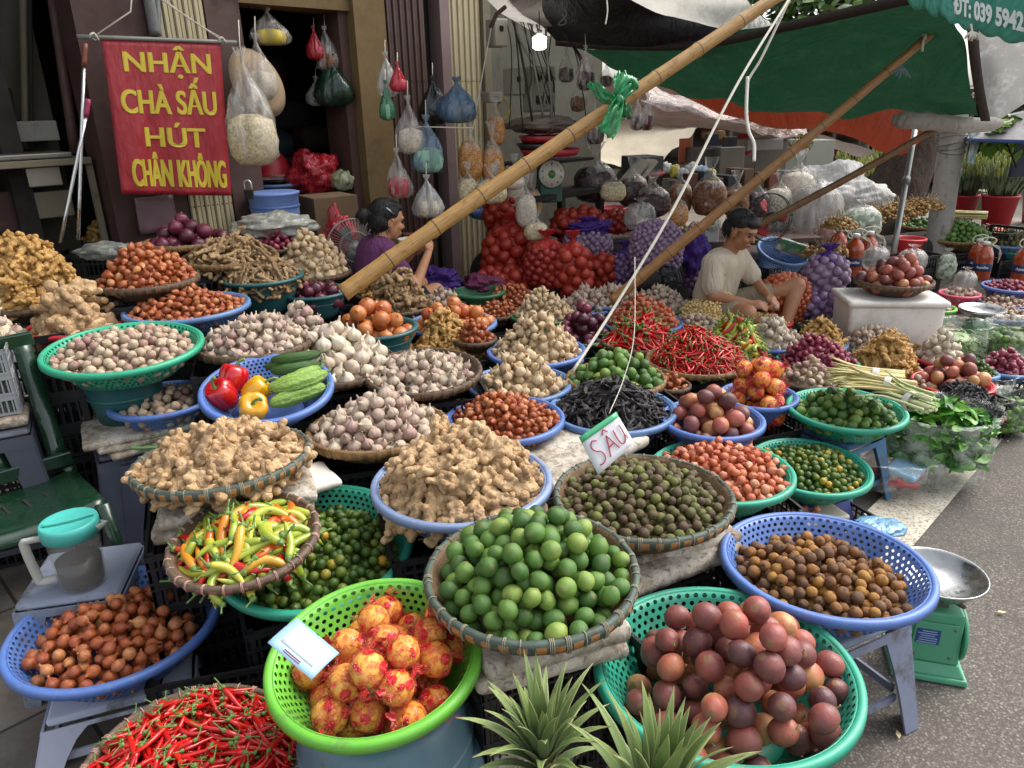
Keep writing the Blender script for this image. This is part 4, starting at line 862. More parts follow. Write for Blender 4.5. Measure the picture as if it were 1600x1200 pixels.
for id, b in list(BK.items()):
    x, y, z = b.base; lb = short(b.o['label']); sp = SPEC.get(id, ('c',0,0)); rot = RD*0+random.uniform(-.12,.12)+.35
    if sp[0] == 'stool': stool(x, y, .004, z-.004, rot+.1, sp[1], 'plastic stool under the '+lb, sp[2])
    elif sp[0] == 'none': pass
    elif sp[0] == 'slab': slab(x, y, .004+(z-.004)/2, rot, (.26,.22,z-.004), 'foam slab under the '+lb, 31)
    elif sp[0] == 'bin':
        o = empty('plastic_bin', (x,y,.004), None, 'red plastic bin holding up the large teal passion fruit basket', 'bin'); g = lathe([(.13,0),(.165,z-.01),(.175,z-.008),(.175,z-.001),(.155,z-.001),(.12,.01),(.0,.01)], 40, close=False); ob('body', g, basketmat(REDP, False), o)
        ob('lip', lathe([(.176,z-.022),(.184,z-.02),(.184,z-.006),(.176,z-.004)], 40, close=False), basketmat(REDP, False), o)
    elif sp[0] == 'tub':
        hh = .16; o = empty('plastic_tub', (x,y,z-hh), None, 'grey blue tub upside down under the lime green basket', 'tub'); Mt = basketmat(BTUB, False)
        ob('body', lathe([(.19,.02),(.175,.10),(.165,.14),(.15,hh-.006),(.12,hh),(0,hh)], 64, close=False), Mt, o)
        ob('rim', lathe([(.19,.022),(.205,.018),(.212,.006),(.212,0),(.192,0),(.186,.02)], 64, close=False), Mt, o)
        ob('rib', lathe([(.183,.055),(.187,.057),(.187,.06),(.1815,.063)], 64, close=False), Mt, o)
        slab(x+.05, y+.02, z-hh-.025, .4, (.5,.42,.045), 'dirty white foam slab under the upside down tub', 3)
        crate(x, y, .004, z-hh-.052, .4, 'black crate under the foam slab and upside down tub')
    elif sp[0] == 'tubstool':
        o = empty('plastic_tub', (x,y+.0,z-.16), None, 'dark teal tub under the green garlic basket on the left', 'tub')
        ob('body', lathe([(0,0),(.105,0),(.125,.10),(.137,.158),(.144,.160),(.144,.15),(.133,.145),(.116,.06),(.1,.006),(0,.006)], 48, close=False), basketmat(DTUB, False), o); o.location.x -= .03
        ob('rib', lathe([(.123,.09),(.130,.092),(.127,.10)], 48, close=False), basketmat(DTUB, False), o)
        zz = z-.162
        for k in range(3): slab(x+.01*k, y-.02, zz-.012-.02*k, .5+.12*k, (.36-.02*k,.36,.022), ['top','middle','bottom'][k]+' layer of the dirty foam on the left stool', 20+k)
        stool(x, y, .004, zz-.07, .55, '4f5564', 'tall grey blue stool below the dark teal tub on the left', .32, .06)
    elif sp[0] == 'bowl':
        o = empty('plastic_bowl', (x,y,z-.055), None, 'green rimmed bowl under the low blue basket of garlic', 'bowl')
        ob('bowl', lathe([(0,0),(.10,0),(.15,.03),(.19,.05),(.20,.052),(.20,.044),(.15,.02),(0,.006)], 48, close=False), basketmat('7fae62', False), o)
        stool(x, y, .004, z-.06, .3, '4a4f60', 'grey blue stool under the low blue basket of garlic', .3)
    elif sp[0] in ('slabs', 'slabs2'):
        ws_ = .33 if id == 'lime_front' else .42; dx_ = .0 if id == 'lime_front' else .02; slab(x+dx_, y+.02, z-.022, .38, (ws_,.32,.04), 'upper dirty foam slab under the '+short(b.o['label']), 7+len(id), tl=(0,.02))
        slab(x+dx_-.01, y+.03, z-.064, .30, (ws_+.01,.34,.04), 'lower dirty foam slab under the '+short(b.o['label']), 11+len(id))
        z2 = z-.088; ks_, dx_ = (.62, -.02) if id == 'lime_front' else (1, 0); crate(x+dx_, y, .004, z2*.5-.004, .38, 'bottom black crate of the pair under the '+lb, ks_, ks_); crate(x+dx_, y, z2*.5, z2*.5, .38, 'top black crate of the pair under the '+lb, ks_, ks_)
    elif z > .40:
        z2 = z; crate(x, y, .004, z2*.5-.004, rot, 'bottom black crate of two under the '+lb); crate(x, y, z2*.5, z2*.5, rot, 'top black crate of two under the '+lb)
    elif z > .09: crate(x, y, .004, z-.004, rot, 'black crate under the '+lb)
    elif z > .02: slab(x, y, .004+(z-.004)/2, rot, (.3,.3,z-.004), 'foam slab under the '+lb, 31)
# extra loose supports seen in the gaps
q = pixz(868, 700, .47); slab(q.x, q.y, .445, .75, (.62,.34,.04), 'long dirty foam board between ginger pile and black pods', 41); crate(q.x, q.y, .004, .21, .75, 'lower black crate below the long foam board'); crate(q.x, q.y, .214, .205, .75, 'upper black crate below the long foam board')
q = pixz(1040, 850, .44); slab(q.x-.02, q.y, .425, .55, (.40,.26,.045), 'dirty foam slab sticking out right of the plum basket', 43, tl=(.0,.05))
q = pixz(1050, 915, .38); crate(q.x, q.y, .004, .40, .5, 'black crate between the limes and the russet plums')
q = pixz(385, 1010, .20); crate(q.x, q.y+.02, .004, .24, .25, 'black crate behind the lavender grey stool')
q = pixz(450, 752, .56); o = slab(q.x-.02, q.y+.02, q.z-.03, .6, (.30,.16,.025), 'white board with a blue edge under the left ginger basket', 44, plain('foam_white', 'd8d2c4', .8, dirt='7d705e'))
q = pixz(600, 700, .45); crate(q.x, q.y, .004, .42, .35, 'black crate in the dark gap below the garlic')
q = pixz(800, 1090, .15); crate(q.x-.02, q.y+.05, .004, .26, .62, 'black crate in front of the lime basket')
q = pixz(760, 1150, .12); slab(q.x, q.y, .10, .5, (.4,.3,.035), 'grey foam slab beside the pineapple crown', 46)
# ------------------------------------------------------------------ building front
def sx(px, py=150, o=0.0): return wpx(px, py, o)[0]
def wbox(name, s0, s1, z0, z1, o0, o1, mat, label, cat, parent=None, kind=None):
    c = W((s0+s1)/2, (o0+o1)/2, (z0+z1)/2); g = box((0,0,0), (s1-s0, abs(o1-o0), z1-z0)); 
    return ob(name, g, mat, parent, label, cat, None, kind, smooth=False, loc=c, rot=(0,0,FROT))
TOP = 4.6
M_MAR = plain('maroon_wall', '3f2822', .7, .2, 3, .15, 30, '251a17'); M_BRN = plain('brown_frame', '4c352d', .65, .15, 4, .1, 30, '2b211d')
M_OCH = plain('ochre_plaster', '6c5735', .85, .18, 4, .3, 25, '4f3f2b', dsc=2.5); M_PLS = plain('dirty_plaster', '565347', .85, .2, 3, .3, 25, '34332c', dsc=2)
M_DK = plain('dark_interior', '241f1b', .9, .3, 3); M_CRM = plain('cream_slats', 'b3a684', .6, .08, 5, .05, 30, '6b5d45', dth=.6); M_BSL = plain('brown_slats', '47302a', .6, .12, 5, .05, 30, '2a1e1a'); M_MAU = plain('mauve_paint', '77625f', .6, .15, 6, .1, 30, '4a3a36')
XS = {k: sx(k) for k in (0,132,140,265,338,390,556,603,668,690,704,752,763,930)}
bl = empty('shop_building', W(0,0,0), (0,0,FROT), 'dark old shop front with an open doorway behind the goods', 'building')
def wp(name, s0, s1, z0, z1, o0, o1, mat, **k):
    g = box(((s0+s1)/2, -(o0+o1)/2, (z0+z1)/2), (s1-s0, abs(o1-o0), z1-z0)); return ob(name, g, mat, bl, smooth=False, **k)
wp('wall', XS[140], XS[265], 0, TOP, -.25, .0, M_MAR)
wp('wall', -4, XS[140]-.004, 0, TOP, -.9, -.7, M_PLS)
wp('door_frame', XS[338], XS[390], 0, TOP, -.15, .02, M_BRN)
zt = wpx(470, 12)[1]
wp('lintel', XS[390], XS[556], zt, TOP, -.2, .02, M_OCH)
wp('pillar', XS[556], XS[603], 0, TOP, -.3, .06, M_OCH)
wp('door_jamb', XS[556]-.07, XS[556]-.002, 0, zt, -.28, -.02, M_BRN)
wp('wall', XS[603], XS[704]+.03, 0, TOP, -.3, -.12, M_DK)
wp('door_frame', XS[690], XS[704], 0, TOP, -.1, .03, M_MAU)
wp('wall', XS[763], XS[930]+.25, 0, TOP, -.35, -.12, M_PLS)
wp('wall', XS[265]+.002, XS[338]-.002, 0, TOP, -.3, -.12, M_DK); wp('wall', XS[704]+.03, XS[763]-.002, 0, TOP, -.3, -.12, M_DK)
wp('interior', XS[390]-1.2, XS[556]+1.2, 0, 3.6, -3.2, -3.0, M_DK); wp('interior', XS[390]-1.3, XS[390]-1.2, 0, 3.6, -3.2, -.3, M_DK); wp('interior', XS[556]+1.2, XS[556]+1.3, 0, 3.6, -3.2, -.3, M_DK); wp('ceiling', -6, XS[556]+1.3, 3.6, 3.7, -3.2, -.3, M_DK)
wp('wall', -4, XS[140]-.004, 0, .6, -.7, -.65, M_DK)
wp('shade_roof', -6, XS[930]+.4, TOP+.002, TOP+.2, -3.2, .9, M_DK)  # out-of-view roof with overhang, added to shade the left part
wp('wall', -4.2, -4, 0, TOP, -.9, .3, M_PLS)
def folding(s0, s1, mat, label, zt=TOP-.02, o=.0):
    e = empty('folding_gate', W(s0, o, 0), (0,0,FROT), label, 'folding gate'); g = G(); wdt = s1-s0; n = max(4, int(wdt/.028))
    for i in range(n):
        x = (i+.5)*wdt/n; g2 = G(); V = []
        for zz in (.05, zt): 
            for (dx, dy) in ((-.45,0),(-.3,-.016),(.3,-.016),(.45,0)): V.append((x+dx*wdt/n, dy-(.01 if i%2 else 0), zz))
        g.add(V, [(0,1,5,4),(1,2,6,5),(2,3,7,6)])
    sl_ = ob('slats', g, mat, e, smooth=False, solid=.002)
    g = G()
    for zz in (.3, 1.05, 1.75, 2.6): 
        for i in range(n): sphere(((i+.5)*wdt/n, -.028, zz), .0045, 6, 4, g)
    ob('rivets', g, M_DK, sl_); return e
folding(XS[265]+.005, XS[338]-.005, M_CRM, 'cream folding gate partly behind the red banner')
folding(XS[603]+.01, XS[668], M_BSL, 'dark brown folding gate beside the ochre pillar')
folding(XS[704]+.004, XS[752], M_CRM, 'cream folding gate behind the hanging snack bags')
e = wbox('gate_post', XS[752]+.003, XS[763], 0, TOP, -.1, .05, plain('old_post', '6f6650', .7, dirt='40372b'), 'grey worn post at the corner of the shop', 'post')
r_in = random.Random(4)
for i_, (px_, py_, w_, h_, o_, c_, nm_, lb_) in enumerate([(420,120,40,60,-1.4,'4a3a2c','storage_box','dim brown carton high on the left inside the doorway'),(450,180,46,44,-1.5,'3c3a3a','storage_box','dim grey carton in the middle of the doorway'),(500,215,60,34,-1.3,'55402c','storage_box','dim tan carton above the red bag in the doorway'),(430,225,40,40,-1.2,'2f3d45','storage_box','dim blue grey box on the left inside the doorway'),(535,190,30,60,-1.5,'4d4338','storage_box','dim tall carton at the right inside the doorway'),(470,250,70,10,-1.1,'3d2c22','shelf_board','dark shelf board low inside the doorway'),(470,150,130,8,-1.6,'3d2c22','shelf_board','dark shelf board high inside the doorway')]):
    s_, z_ = wpx(px_, py_, o_); D__ = (W(s_,o_,z_)-EYE).dot(fw); ob(nm_, rough_box((w_*D__/F*1.3,.3,h_*D__/F), .04, .008, i_), plain(nm_+str(i_), c_, .8, .25, 9), None, lb_, nm_.split('_')[-1], loc=W(s_,o_,z_), rot=(0,0,FROT+r_in.uniform(-.3,.3)))
# counter and machine in the left recess
s0, z0 = wpx(0, 262, -.1); s1, z1 = wpx(146, 262, -.1); zc = wpx(60, 262, -.1)[1]
ct = empty('metal_counter', W(s0-1.0, -.4, 0), (0,0,FROT), 'grimy metal counter at the upper left', 'counter'); M_ST = plain('old_steel', '77746b', .35, .2, 6, .05, 30, '3a352c', metal=.7); M_GR = plain('grimy_board', '6b6350', .7, .2, 4, .1, 30, '2c271f')
ob('worktop', box((.5+(s1-s0)/2,0,zc+.02), (s1-s0+1,.6,.035)), M_GR, ct, smooth=False, bevel=.004)
ob('top_plate', box((.5+(s1-s0)/2-.03,-.02,zc+.055), (s1-s0+.9,.5,.03)), M_ST, ct, smooth=False, bevel=.008)
for x in (.9, 1.0+(s1-s0)*.98): ob('leg', box((x,-.26,zc/2), (.03,.03,zc)), M_GR, ct, smooth=False)
t = MT('perforated_steel', .35, metal=.8); v = t.vor(t.obj(), 60, .0); t.base(t.mix(t.math('LESS_THAN', v, .33), '9a968c', '0c0b0a'))
def wob(name, px, py, w_, h_, d_, o, mat, label, cat, bev=.006):
    s, z = wpx(px, py, o); D = (W(s,o,z)-EYE).dot(fw); a = w_*D/F*1.1; hh = h_*D/F
    return ob(name, box((0,0,0), (a, d_, hh)), mat, None, label, cat, loc=W(s,o-d_/2,z), rot=(0,0,FROT), smooth=False, bevel=bev)
wob('steel_drum', 70, 276, 44, 30, .25, -.25, t.m, 'perforated steel drum housing under the counter', 'machine part')
wob('wooden_board', 78, 320, 60, 40, .03, -.3, M_GR, 'old grey board under the metal counter', 'board'); wob('cabinet', 20, 330, 56, 60, .25, -.35, M_MAR, 'dark wooden cabinet at the left edge', 'cabinet')
wob('storage_box', 55, 205, 60, 30, .2, -.45, plain('pale_box','8d8a7e',.7,dirt='4b463d'), 'pale box of papers on the metal counter', 'box'); wob('black_case', 12, 175, 24, 70, .2, -.5, M_DK, 'black case standing at the upper left edge', 'case')
# poles leaning in the corner
def pole(name, a, b, r, mat, label, cat, n=10, g=None, parent=None):
    P = [a+(b-a)*(i/6) for i in range(7)]; return ob(name, tube(P, r, n), mat, parent, label, cat)
def wpole(name, p0, p1, r, mat, label, cat, o=.05): 
    a = W(*(lambda q: (q[0], o, q[1]))(wpx(*p0, o))); b = W(*(lambda q: (q[0], o, q[1]))(wpx(*p1, o))); return pole(name, a, b, r, mat, label, cat)
wpole('water_pipe', (36,-20), (40,232), .022, M_GR, 'thick brown pipe at the upper left', 'pipe', -.55); wpole('water_pipe', (46,-20), (50,232), .012, M_DK, 'thin dark pipe beside the thick brown one', 'pipe', -.5)
wpole('wooden_plank', (82,-10), (118,240), .03, M_BRN, 'dark plank leaning against the left wall', 'plank', -.4)
wpole('hose', (98,-10), (124,120), .006, plain('green_hose','3c5a3a',.5), 'thin green hose hanging by the maroon wall', 'hose', -.2)
M_AL = plain('bright_steel', 'c5c6c4', .25, .1, 5, metal=.9)
def mop(p0, p1, hp, col, label):
    e = empty('mop', (0,0,0), None, label, 'mop'); o_ = .35
    A, B, Hh_ = [W(wpx(*p, o_)[0], o_, wpx(*p, o_)[1]) for p in (p0, p1, hp)]; e.location = B
    for nm, a, b, r, m_ in (('pole', Hh_, B, .009, M_AL), ('grip', A, Hh_, .013, plain('grip', col, .5))):
        ob(nm, tube([a+(b-a)*(i/4)-B for i in range(5)], r, 10), m_, e)
mop((133,68), (122,375), (131,104), '6d3a2c', 'long mop pole with a reddish brown grip'); mop((138,155), (94,380), (134,182), '8c2a4c', 'second mop pole with a magenta grip')
# conduits beside the banner
wpole('conduit', (231,-10), (243,56), .03, plain('ribbed_pipe','6a6a66',.6,bump=.5), 'ribbed grey hose behind the banner rod', 'hose', .03); wpole('conduit', (245,-10), (262,400), .016, plain('grey_pipe','5b615e',.5), 'grey conduit running down beside the cream gate', 'pipe', .03)
ob('junk', rough_box((.22,.02,.2), .03, .005, 3), plain('mauve_bag','6b5258',.4), None, 'mauve sack leaning below the banner', 'sack', loc=W(*(lambda q:(q[0],.06,q[1]))(wpx(245,335,.06))), rot=(0,0,FROT)).name = 'mauve_sack'
# ---- banner
def banner():
    o_ = .28; c = [wpx(158,62,o_), wpx(344,68,o_), wpx(363,306,o_), wpx(190,303,o_)]
    TL, TR, BR, BL_ = [Vector(W(s, o_, z)) for s, z in c]
    e = empty('banner', TL, None, 'red banner with yellow letters hanging from a rod by the gate', 'banner')
    nu, nv = 26, 30; P=[]
    for i in range(nu):
        row=[]
        for j in range(nv):
            u, v = i/(nu-1), j/(nv-1); p = (TL*(1-u)+TR*u)*(1-v)+(BL_*(1-u)+BR*u)*v
            p = p+FN*(.012*math.sin(u*9+v*2)*v+.01*math.sin(u*17+1-v*3)*v); row.append(p-TL)
        P.append(row)
    t = MT('red_cloth', .55); l = t.lc(); n = t.noise(t.scl(l, 1, .3, 1), 9, 3); t.base(t.mix(t.mapr(t.noise(l, 6, 5, .7), .5, .8, 0, .35), t.mix(n, '7c0f18', '99202a'), '6d3a34')).bump(n, .8, .03)
    ob('cloth', grid(P), t.m, e, solid=.001)
    rl, rr_ = W(wpx(120,57,o_)[0], o_, wpx(120,57,o_)[1]), W(wpx(369,66,o_)[0], o_, wpx(369,66,o_)[1])
    ob('rod', tube([rl+(rr_-rl)*(i/4)-TL for i in range(5)], .011, 10), plain('rod','6f7068',.4), e)
    kn, kr, hk = [W(wpx(*p,o_)[0], o_, wpx(*p,o_)[1]) for p in ((147,57),(347,63),(204,18))]; h2 = W(wpx(208,-30,o_)[0], o_, wpx(208,-30,o_)[1]); h3 = W(wpx(235,-12,o_)[0], o_, wpx(235,-12,o_)[1])
    M_ROPE = plain('white_cord','b9b2a2',.8)
    ob('cord', tube([kn-TL, hk-TL, h2-TL], .004, 6), M_ROPE, e); ob('cord', tube([h3-TL, kr-TL], .004, 6), M_ROPE, e); ob('cord', tube([h3-TL+Vector((0,0,.02)), (h3+kr)/2-TL+Vector((0,0,-.005)), kr-TL+Vector((0,0,.012))], .003, 6), M_ROPE, e)
    g = G(); 
    for q in (kn, kr):
        for a in range(3): tube([q-TL+Vector((.012*math.cos(a*2+k), -.016*math.sin(k), .016*math.cos(k)))+FD*.01*(a-1) for k in (0,1,2,3,4,5,6.2)], .004, 6, g)
    ob('knots', g, M_ROPE, e)
    M_Y = plain('yellow_print','b9a52c',.6,.08,20)
    wid = (TR-TL).length; hgt = (TL-BL_).length; X = ((TR-TL).normalized()+(BR-BL_).normalized()).normalized(); 
    # four lines: text, centre (u,v), width fraction, cap height fraction
    for s, u, v, wf, hf in (('NHẬN',.52,.19,.74,.122),('CHÀ SẤU',.50,.455,.82,.148),('HÚT',.52,.672,.52,.125),('CHÂN KHÔNG',.53,.94,.84,.18)):
        pc = (TL*(1-u)+TR*u)*(1-v)+(BL_*(1-u)+BR*u)*v
        sh = (BL_-TL).dot(X)/hgt
        cap = hf*hgt
        o = text('lettering', s, cap/.70, M_Y, e, Matrix.Identity(4), bold=cap*.02, extr=.0002)
        bb = [v_.co.copy() for v_ in o.data.vertices]; x0 = min(p.x for p in bb); x1 = max(p.x for p in bb); kx = wf*wid/(x1-x0); cx_ = (x0+x1)/2; g2 = G(); fc = [tuple(p.vertices) for p in o.data.polygons]
        for q_, dx in enumerate((-.03,-.01,.01,.03)):          # heavy strokes: four thin layers of print
            V = []
            for c_ in bb:
                x = (c_.x-cx_)*kx+dx*cap; y = c_.y; uu = u+x/wid; vv = min(1, v-y/hgt)
                V.append((TL*(1-uu)+TR*uu)*(1-vv)+(BL_*(1-uu)+BR*uu)*vv+FN*(.012*math.sin(uu*9+vv*2)*vv+.01*math.sin(uu*17+1-vv*3)*vv)-TL+FN*(.0022+c_.z+.0005*q_))
            g2.add(V, fc)
        bpy.data.objects.remove(o); ob('lettering', g2, M_Y, e, smooth=False)
banner()
# ------------------------------------------------------------------ tarps and poles
def pg(rows): return [[pix(*p) for p in r] for r in rows]
def cloth(nm, col, rough=.7, trans=.25, weave_=.15, dirt=None, al=None):
    t = MT(nm, rough); p = t.pos(); c = lin(col); n = t.noise(p, 3, 5, .6); o = t.mix(n, tuple(x*.75 for x in c), tuple(min(1,x*1.2) for x in c))
    if dirt: o = t.mix(t.mapr(t.noise(p, 6, 6, .75), .5, .7, 0, .5), o, dirt)
    t.base(o); t.bump(t.math('ADD', t.noise(t.scl(p, 1, .5, .35), 3.2, 5, .62, 1.0), t.math('MULTIPLY', t.noise(p, 220, 2), .012*weave_)), .9, .16)
    tr = t.N('BsdfTranslucent'); t.L(o, tr.inputs[0]) if not isinstance(o, tuple) else None
    mx = t.N('MixShader'); mx.inputs[0].default_value = trans; t.L(t.b.outputs[0], mx.inputs[1]); t.L(tr.outputs[0], mx.inputs[2]); out = t.nt.nodes['Material Output']; t.L(mx.outputs[0], out.inputs[0])
    if al: t.alpha(al)
    return t.m
M_GT = cloth('green_tarp_cloth', '20553a', .85, .12, .3, '3f6a48'); M_BT = cloth('black_tarp_cloth', '151517', .7, .02, .2); M_WT = cloth('white_tarp_cloth', 'cfcac2', .6, .5, .2, '8b857a')
M_OT = cloth('orange_tarp_cloth', '8c3820', .65, .15, .2); M_CT = cloth('cream_tarp_cloth', 'e0d4bc', .6, .6, .2); M_GM = cloth('grey_mesh_cloth', '8f8d8a', .8, .5, .5, 'c9c7c2'); M_BTU = cloth('brown_tarp_cloth','6d5a50',.6,.3,.2,'3f352f')
HEM = [(868,66,5.6),(950,72,5.3),(1090,70,4.6),(1250,37,3.9),(1445,-8,3.2)]
o = ob('green_tarp', sheet(pg([HEM, [(900,80,5.9),(990,98,5.6),(1120,112,5.0),(1270,95,4.4),(1480,10,3.5)], [(930,98,6.0),(1020,122,5.8),(1150,146,5.4),(1300,150,4.9),(1515,90,4.0)], [(950,112,6.1),(1040,138,5.9),(1200,166,5.6),(1370,178,5.2),(1535,188,4.5)]]), 80, 50, .13, 1.5, 3, (1.2,.4,.4)), M_GT, None, 'big dark green tarp sagging over the right side of the stalls', 'tarp')
def band(name, pts, w_, mat, label, cat='band', par=None, thick=0):
    P = curve(pts, 40); g = G(); V=[]
    for i, p in enumerate(P): V += [p+Vector((0,-.006,w_/2)), p+Vector((0,-.006,-w_/2))]
    g.add(V, [(2*i,2*i+2,2*i+3,2*i+1) for i in range(len(P)-1)]); return ob(name, g, mat, par, label if not par else None, cat if not par else None, solid=.004)
band('hem', [pix(*p) for p in HEM], .05, plain('hem_brown','2b211c',.7), None, par=o)
band('hem', [pix(*p)+Vector((0,-.01,0)) for p in ((1522,28,3.9),(1524,80,4.0),(1530,140,4.2),(1541,190,4.45))], .0, M_BT, None, par=o)
g = G(); P = curve([pix(*p) for p in ((1519,20,3.85),(1522,80,3.98),(1530,140,4.2),(1540,189,4.45))], 20); V=[]
for p in P: V += [p-CR*.03, p+CR*.03]
g.add(V, [(2*i,2*i+2,2*i+3,2*i+1) for i in range(19)]); ob('side_hem', g, plain('hem_dark','352823',.7), o, solid=.004)
ob('black_tarp', sheet(pg([[(690,-160,3.6),(770,-160,3.6),(850,-160,3.6),(900,-150,3.6)],[(750,-40,4.3),(820,-45,4.3),(890,-40,4.2),(945,-28,4.2)],[(815,10,5.0),(890,22,4.9),(960,24,4.8),(1030,22,4.7)],[(869,65,5.58),(965,73,5.2),(1070,71,4.7),(1165,56,4.3)]]), 40, 24, .03, 1.5, 8), M_BT, None, 'black tarp seen from below at the top centre', 'tarp')
ob('white_tarp', sheet(pg([[(820,-120,4.6),(960,-110,4.6),(1080,-110,4.5)],[(900,-30,4.9),(1040,-25,4.8),(1150,-20,4.6)],[(980,15,5.1),(1090,20,4.8),(1180,20,4.6)],[(1120,60,4.8),(1165,55,4.5),(1215,44,4.2)]]), 30, 20, .03, 2, 2), M_WT, None, 'dull white tarp beside the black one at the top', 'tarp')
ob('white_strip_tarp', sheet(pg([[(735,-40,4.2),(800,-40,4.3),(850,-20,4.4)],[(775,14,5.0),(820,18,5.0),(850,22,5.0)],[(840,52,5.6),(868,58,5.6),(886,64,5.65)]]), 16, 10, .01, 3, 2), M_WT, None, 'narrow white tarp strip at the left edge of the black tarp', 'tarp')
ob('orange_tarp', sheet(pg([[(985,104,6.3),(1130,140,6.1),(1290,160,5.8),(1400,172,5.7),(1470,176,5.6)],[(1020,128,6.4),(1150,176,6.2),(1290,190,5.9),(1390,215,5.8),(1460,196,5.7)],[(1045,142,6.5),(1170,188,6.3),(1290,206,6.0),(1395,240,5.9),(1450,212,5.8)]]), 40, 16, .05, 2.2, 5), M_OT, None, 'orange tarp hanging below the green one', 'tarp')
ob('clear_tarp', sheet(pg([[(985,125,7.0),(1130,165,7.0),(1260,200,7.0)],[(1010,150,6.6),(1140,186,6.6),(1260,215,6.6)],[(1000,165,6.3),(1110,188,6.3),(1210,186,6.2)]]), 40, 20, .06, 3, 6), film('clear_sheet','b3a096',.5,.3), None, 'crumpled clear plastic sheet under the orange tarp', 'plastic sheet', solid=.001)
ob('brown_tarp', sheet(pg([[(890,110,7.2),(1010,135,7.2),(1210,200,7.2)],[(900,160,7.8),(1050,180,7.8),(1230,212,7.8)],[(930,176,8.4),(1090,200,8.4),(1240,228,8.4)]]), 30, 20, .05, 2, 9), M_BTU, None, 'dull brown awning behind the clear plastic sheet', 'awning')
ob('cream_tarp', sheet(pg([[(905,178,8.0),(1000,190,8.2),(1090,202,8.4)],[(910,215,8.4),(1000,228,8.6),(1075,222,8.8)],[(915,236,8.6),(1000,252,8.9),(1050,236,9.2)],[(930,246,8.8),(1012,276,9.1),(1030,262,9.4)]]), 30, 24, .06, 2, 4), M_CT, None, 'sunlit cream tarp in the distance under the awnings', 'tarp')
ob('grey_mesh_tarp', sheet(pg([[(1524,35,4.6),(1575,60,4.6),(1680,60,4.4)],[(1530,115,4.8),(1580,108,4.8),(1680,85,4.5)],[(1541,188,5.0),(1565,185,5.0),(1640,130,4.8)]]), 30, 24, .03, 3, 1), M_GM, None, 'grey woven sheet at the right edge beside the green tarp', 'tarp')
ob('rolled_tarp', tube(curve([pix(1395,187,4.7), pix(1450,190,4.65), pix(1510,196,4.6), pix(1566,192,4.55)], 14), [.03,.05,.055,.05,.06,.05,.055,.05,.05,.048,.045,.045,.04,.02], 12), M_WT, None, 'rolled white edge of the sheet above the concrete post', 'tarp')
ob('tarp_cord', tube(curve([pix(1566,192,4.55), pix(1575,190,4.6), pix(1583,186,4.7)], 8), .006, 6), plain('rope_white','c9c5b8',.8), None, 'short cord at the end of the rolled white sheet', 'cord')
t = MT('clear_film2', .3); 
ob('far_clear_awning', sheet(pg([[(1265,205,9),(1330,225,9),(1370,238,9)],[(1290,225,9.2),(1335,238,9.2),(1350,245,9.2)],[(1325,240,9.4),(1340,246,9.4),(1342,247,9.4)]]), 16, 10, .02, 3, 2), cloth('grey_awning_cloth','8d827a',.6,.3), None, 'grey awning corner between the cupboard and the orange tarp', 'awning')
# teal awning with the phone number
def awning():
    e = empty('teal_awning', pix(1500,20,2.6), None, 'teal awning flap with scalloped edge and white phone number', 'awning'); L0 = e.location
    A = [pix(1395,-14,2.72), pix(1470,-6,2.6), pix(1540,10,2.5), pix(1640,30,2.35)]; B = [pix(1418,2,2.75), pix(1480,28,2.62), pix(1545,52,2.52), pix(1640,72,2.37)]
    T0 = [pix(1400,-80,2.75), pix(1480,-70,2.62), pix(1545,-60,2.5), pix(1640,-50,2.35)]
    k = 60; At = curve(T0, k); Bt = curve(B, k); P=[]
    for i in range(k):
        sc = .014*abs(math.sin(i/k*math.pi*7)); P.append([At[i]*(1-v)+(Bt[i]-Vector((0,0,sc*1.0)))*v-L0+Vector((0,.008*math.sin(v*6+i*.3),0)) for v in [j/9 for j in range(10)]])
    ob('flap', grid(P), cloth('teal_cloth','5aa694',.6,.3,.2,'8fc4b4'), e, solid=.001)
    M_W = plain('white_print','dfe6df',.6); s = 'ĐT: 039 5942 09'
    o = text('phone_number', s, .085, M_W, e, Matrix.Identity(4), bold=.0035, extr=.0006)
    bb = [v.co for v in o.data.vertices]; x0 = min(p.x for p in bb); x1 = max(p.x for p in bb)
    C = [pix(1484,24,2.60), pix(1545,42,2.51), pix(1622,60,2.38)]; 
    for v_ in o.data.vertices:
        u = (v_.co.x-x0)/(x1-x0); c = catmull(C, u); c2 = catmull(C, min(1,u+.02)) if u < .98 else c+(c-catmull(C,u-.02)); X = (c2-c).normalized()
        upv = (At[30]-Bt[30]).normalized()
        v_.co = c+upv*(v_.co.y*.95)-fw*(.022+v_.co.z)-L0
    g = G()
    for i, du in enumerate((0,)): tube(curve([pix(1517,38,2.5), pix(1518,44,2.5), pix(1519,52,2.5)],6), .004, 6, g)
    for a in range(5): tube(curve([pix(1518,50,2.5), pix(1512+4*a,54+3*(a%2),2.49), pix(1508+5*a,60+2*(a%3),2.5)], 6), .004, 6, g)
    x = ob('ribbon', g, plain('cream_ribbon','c7bfae',.7), e); 
    for v_ in x.data.vertices: v_.co -= L0
awning()
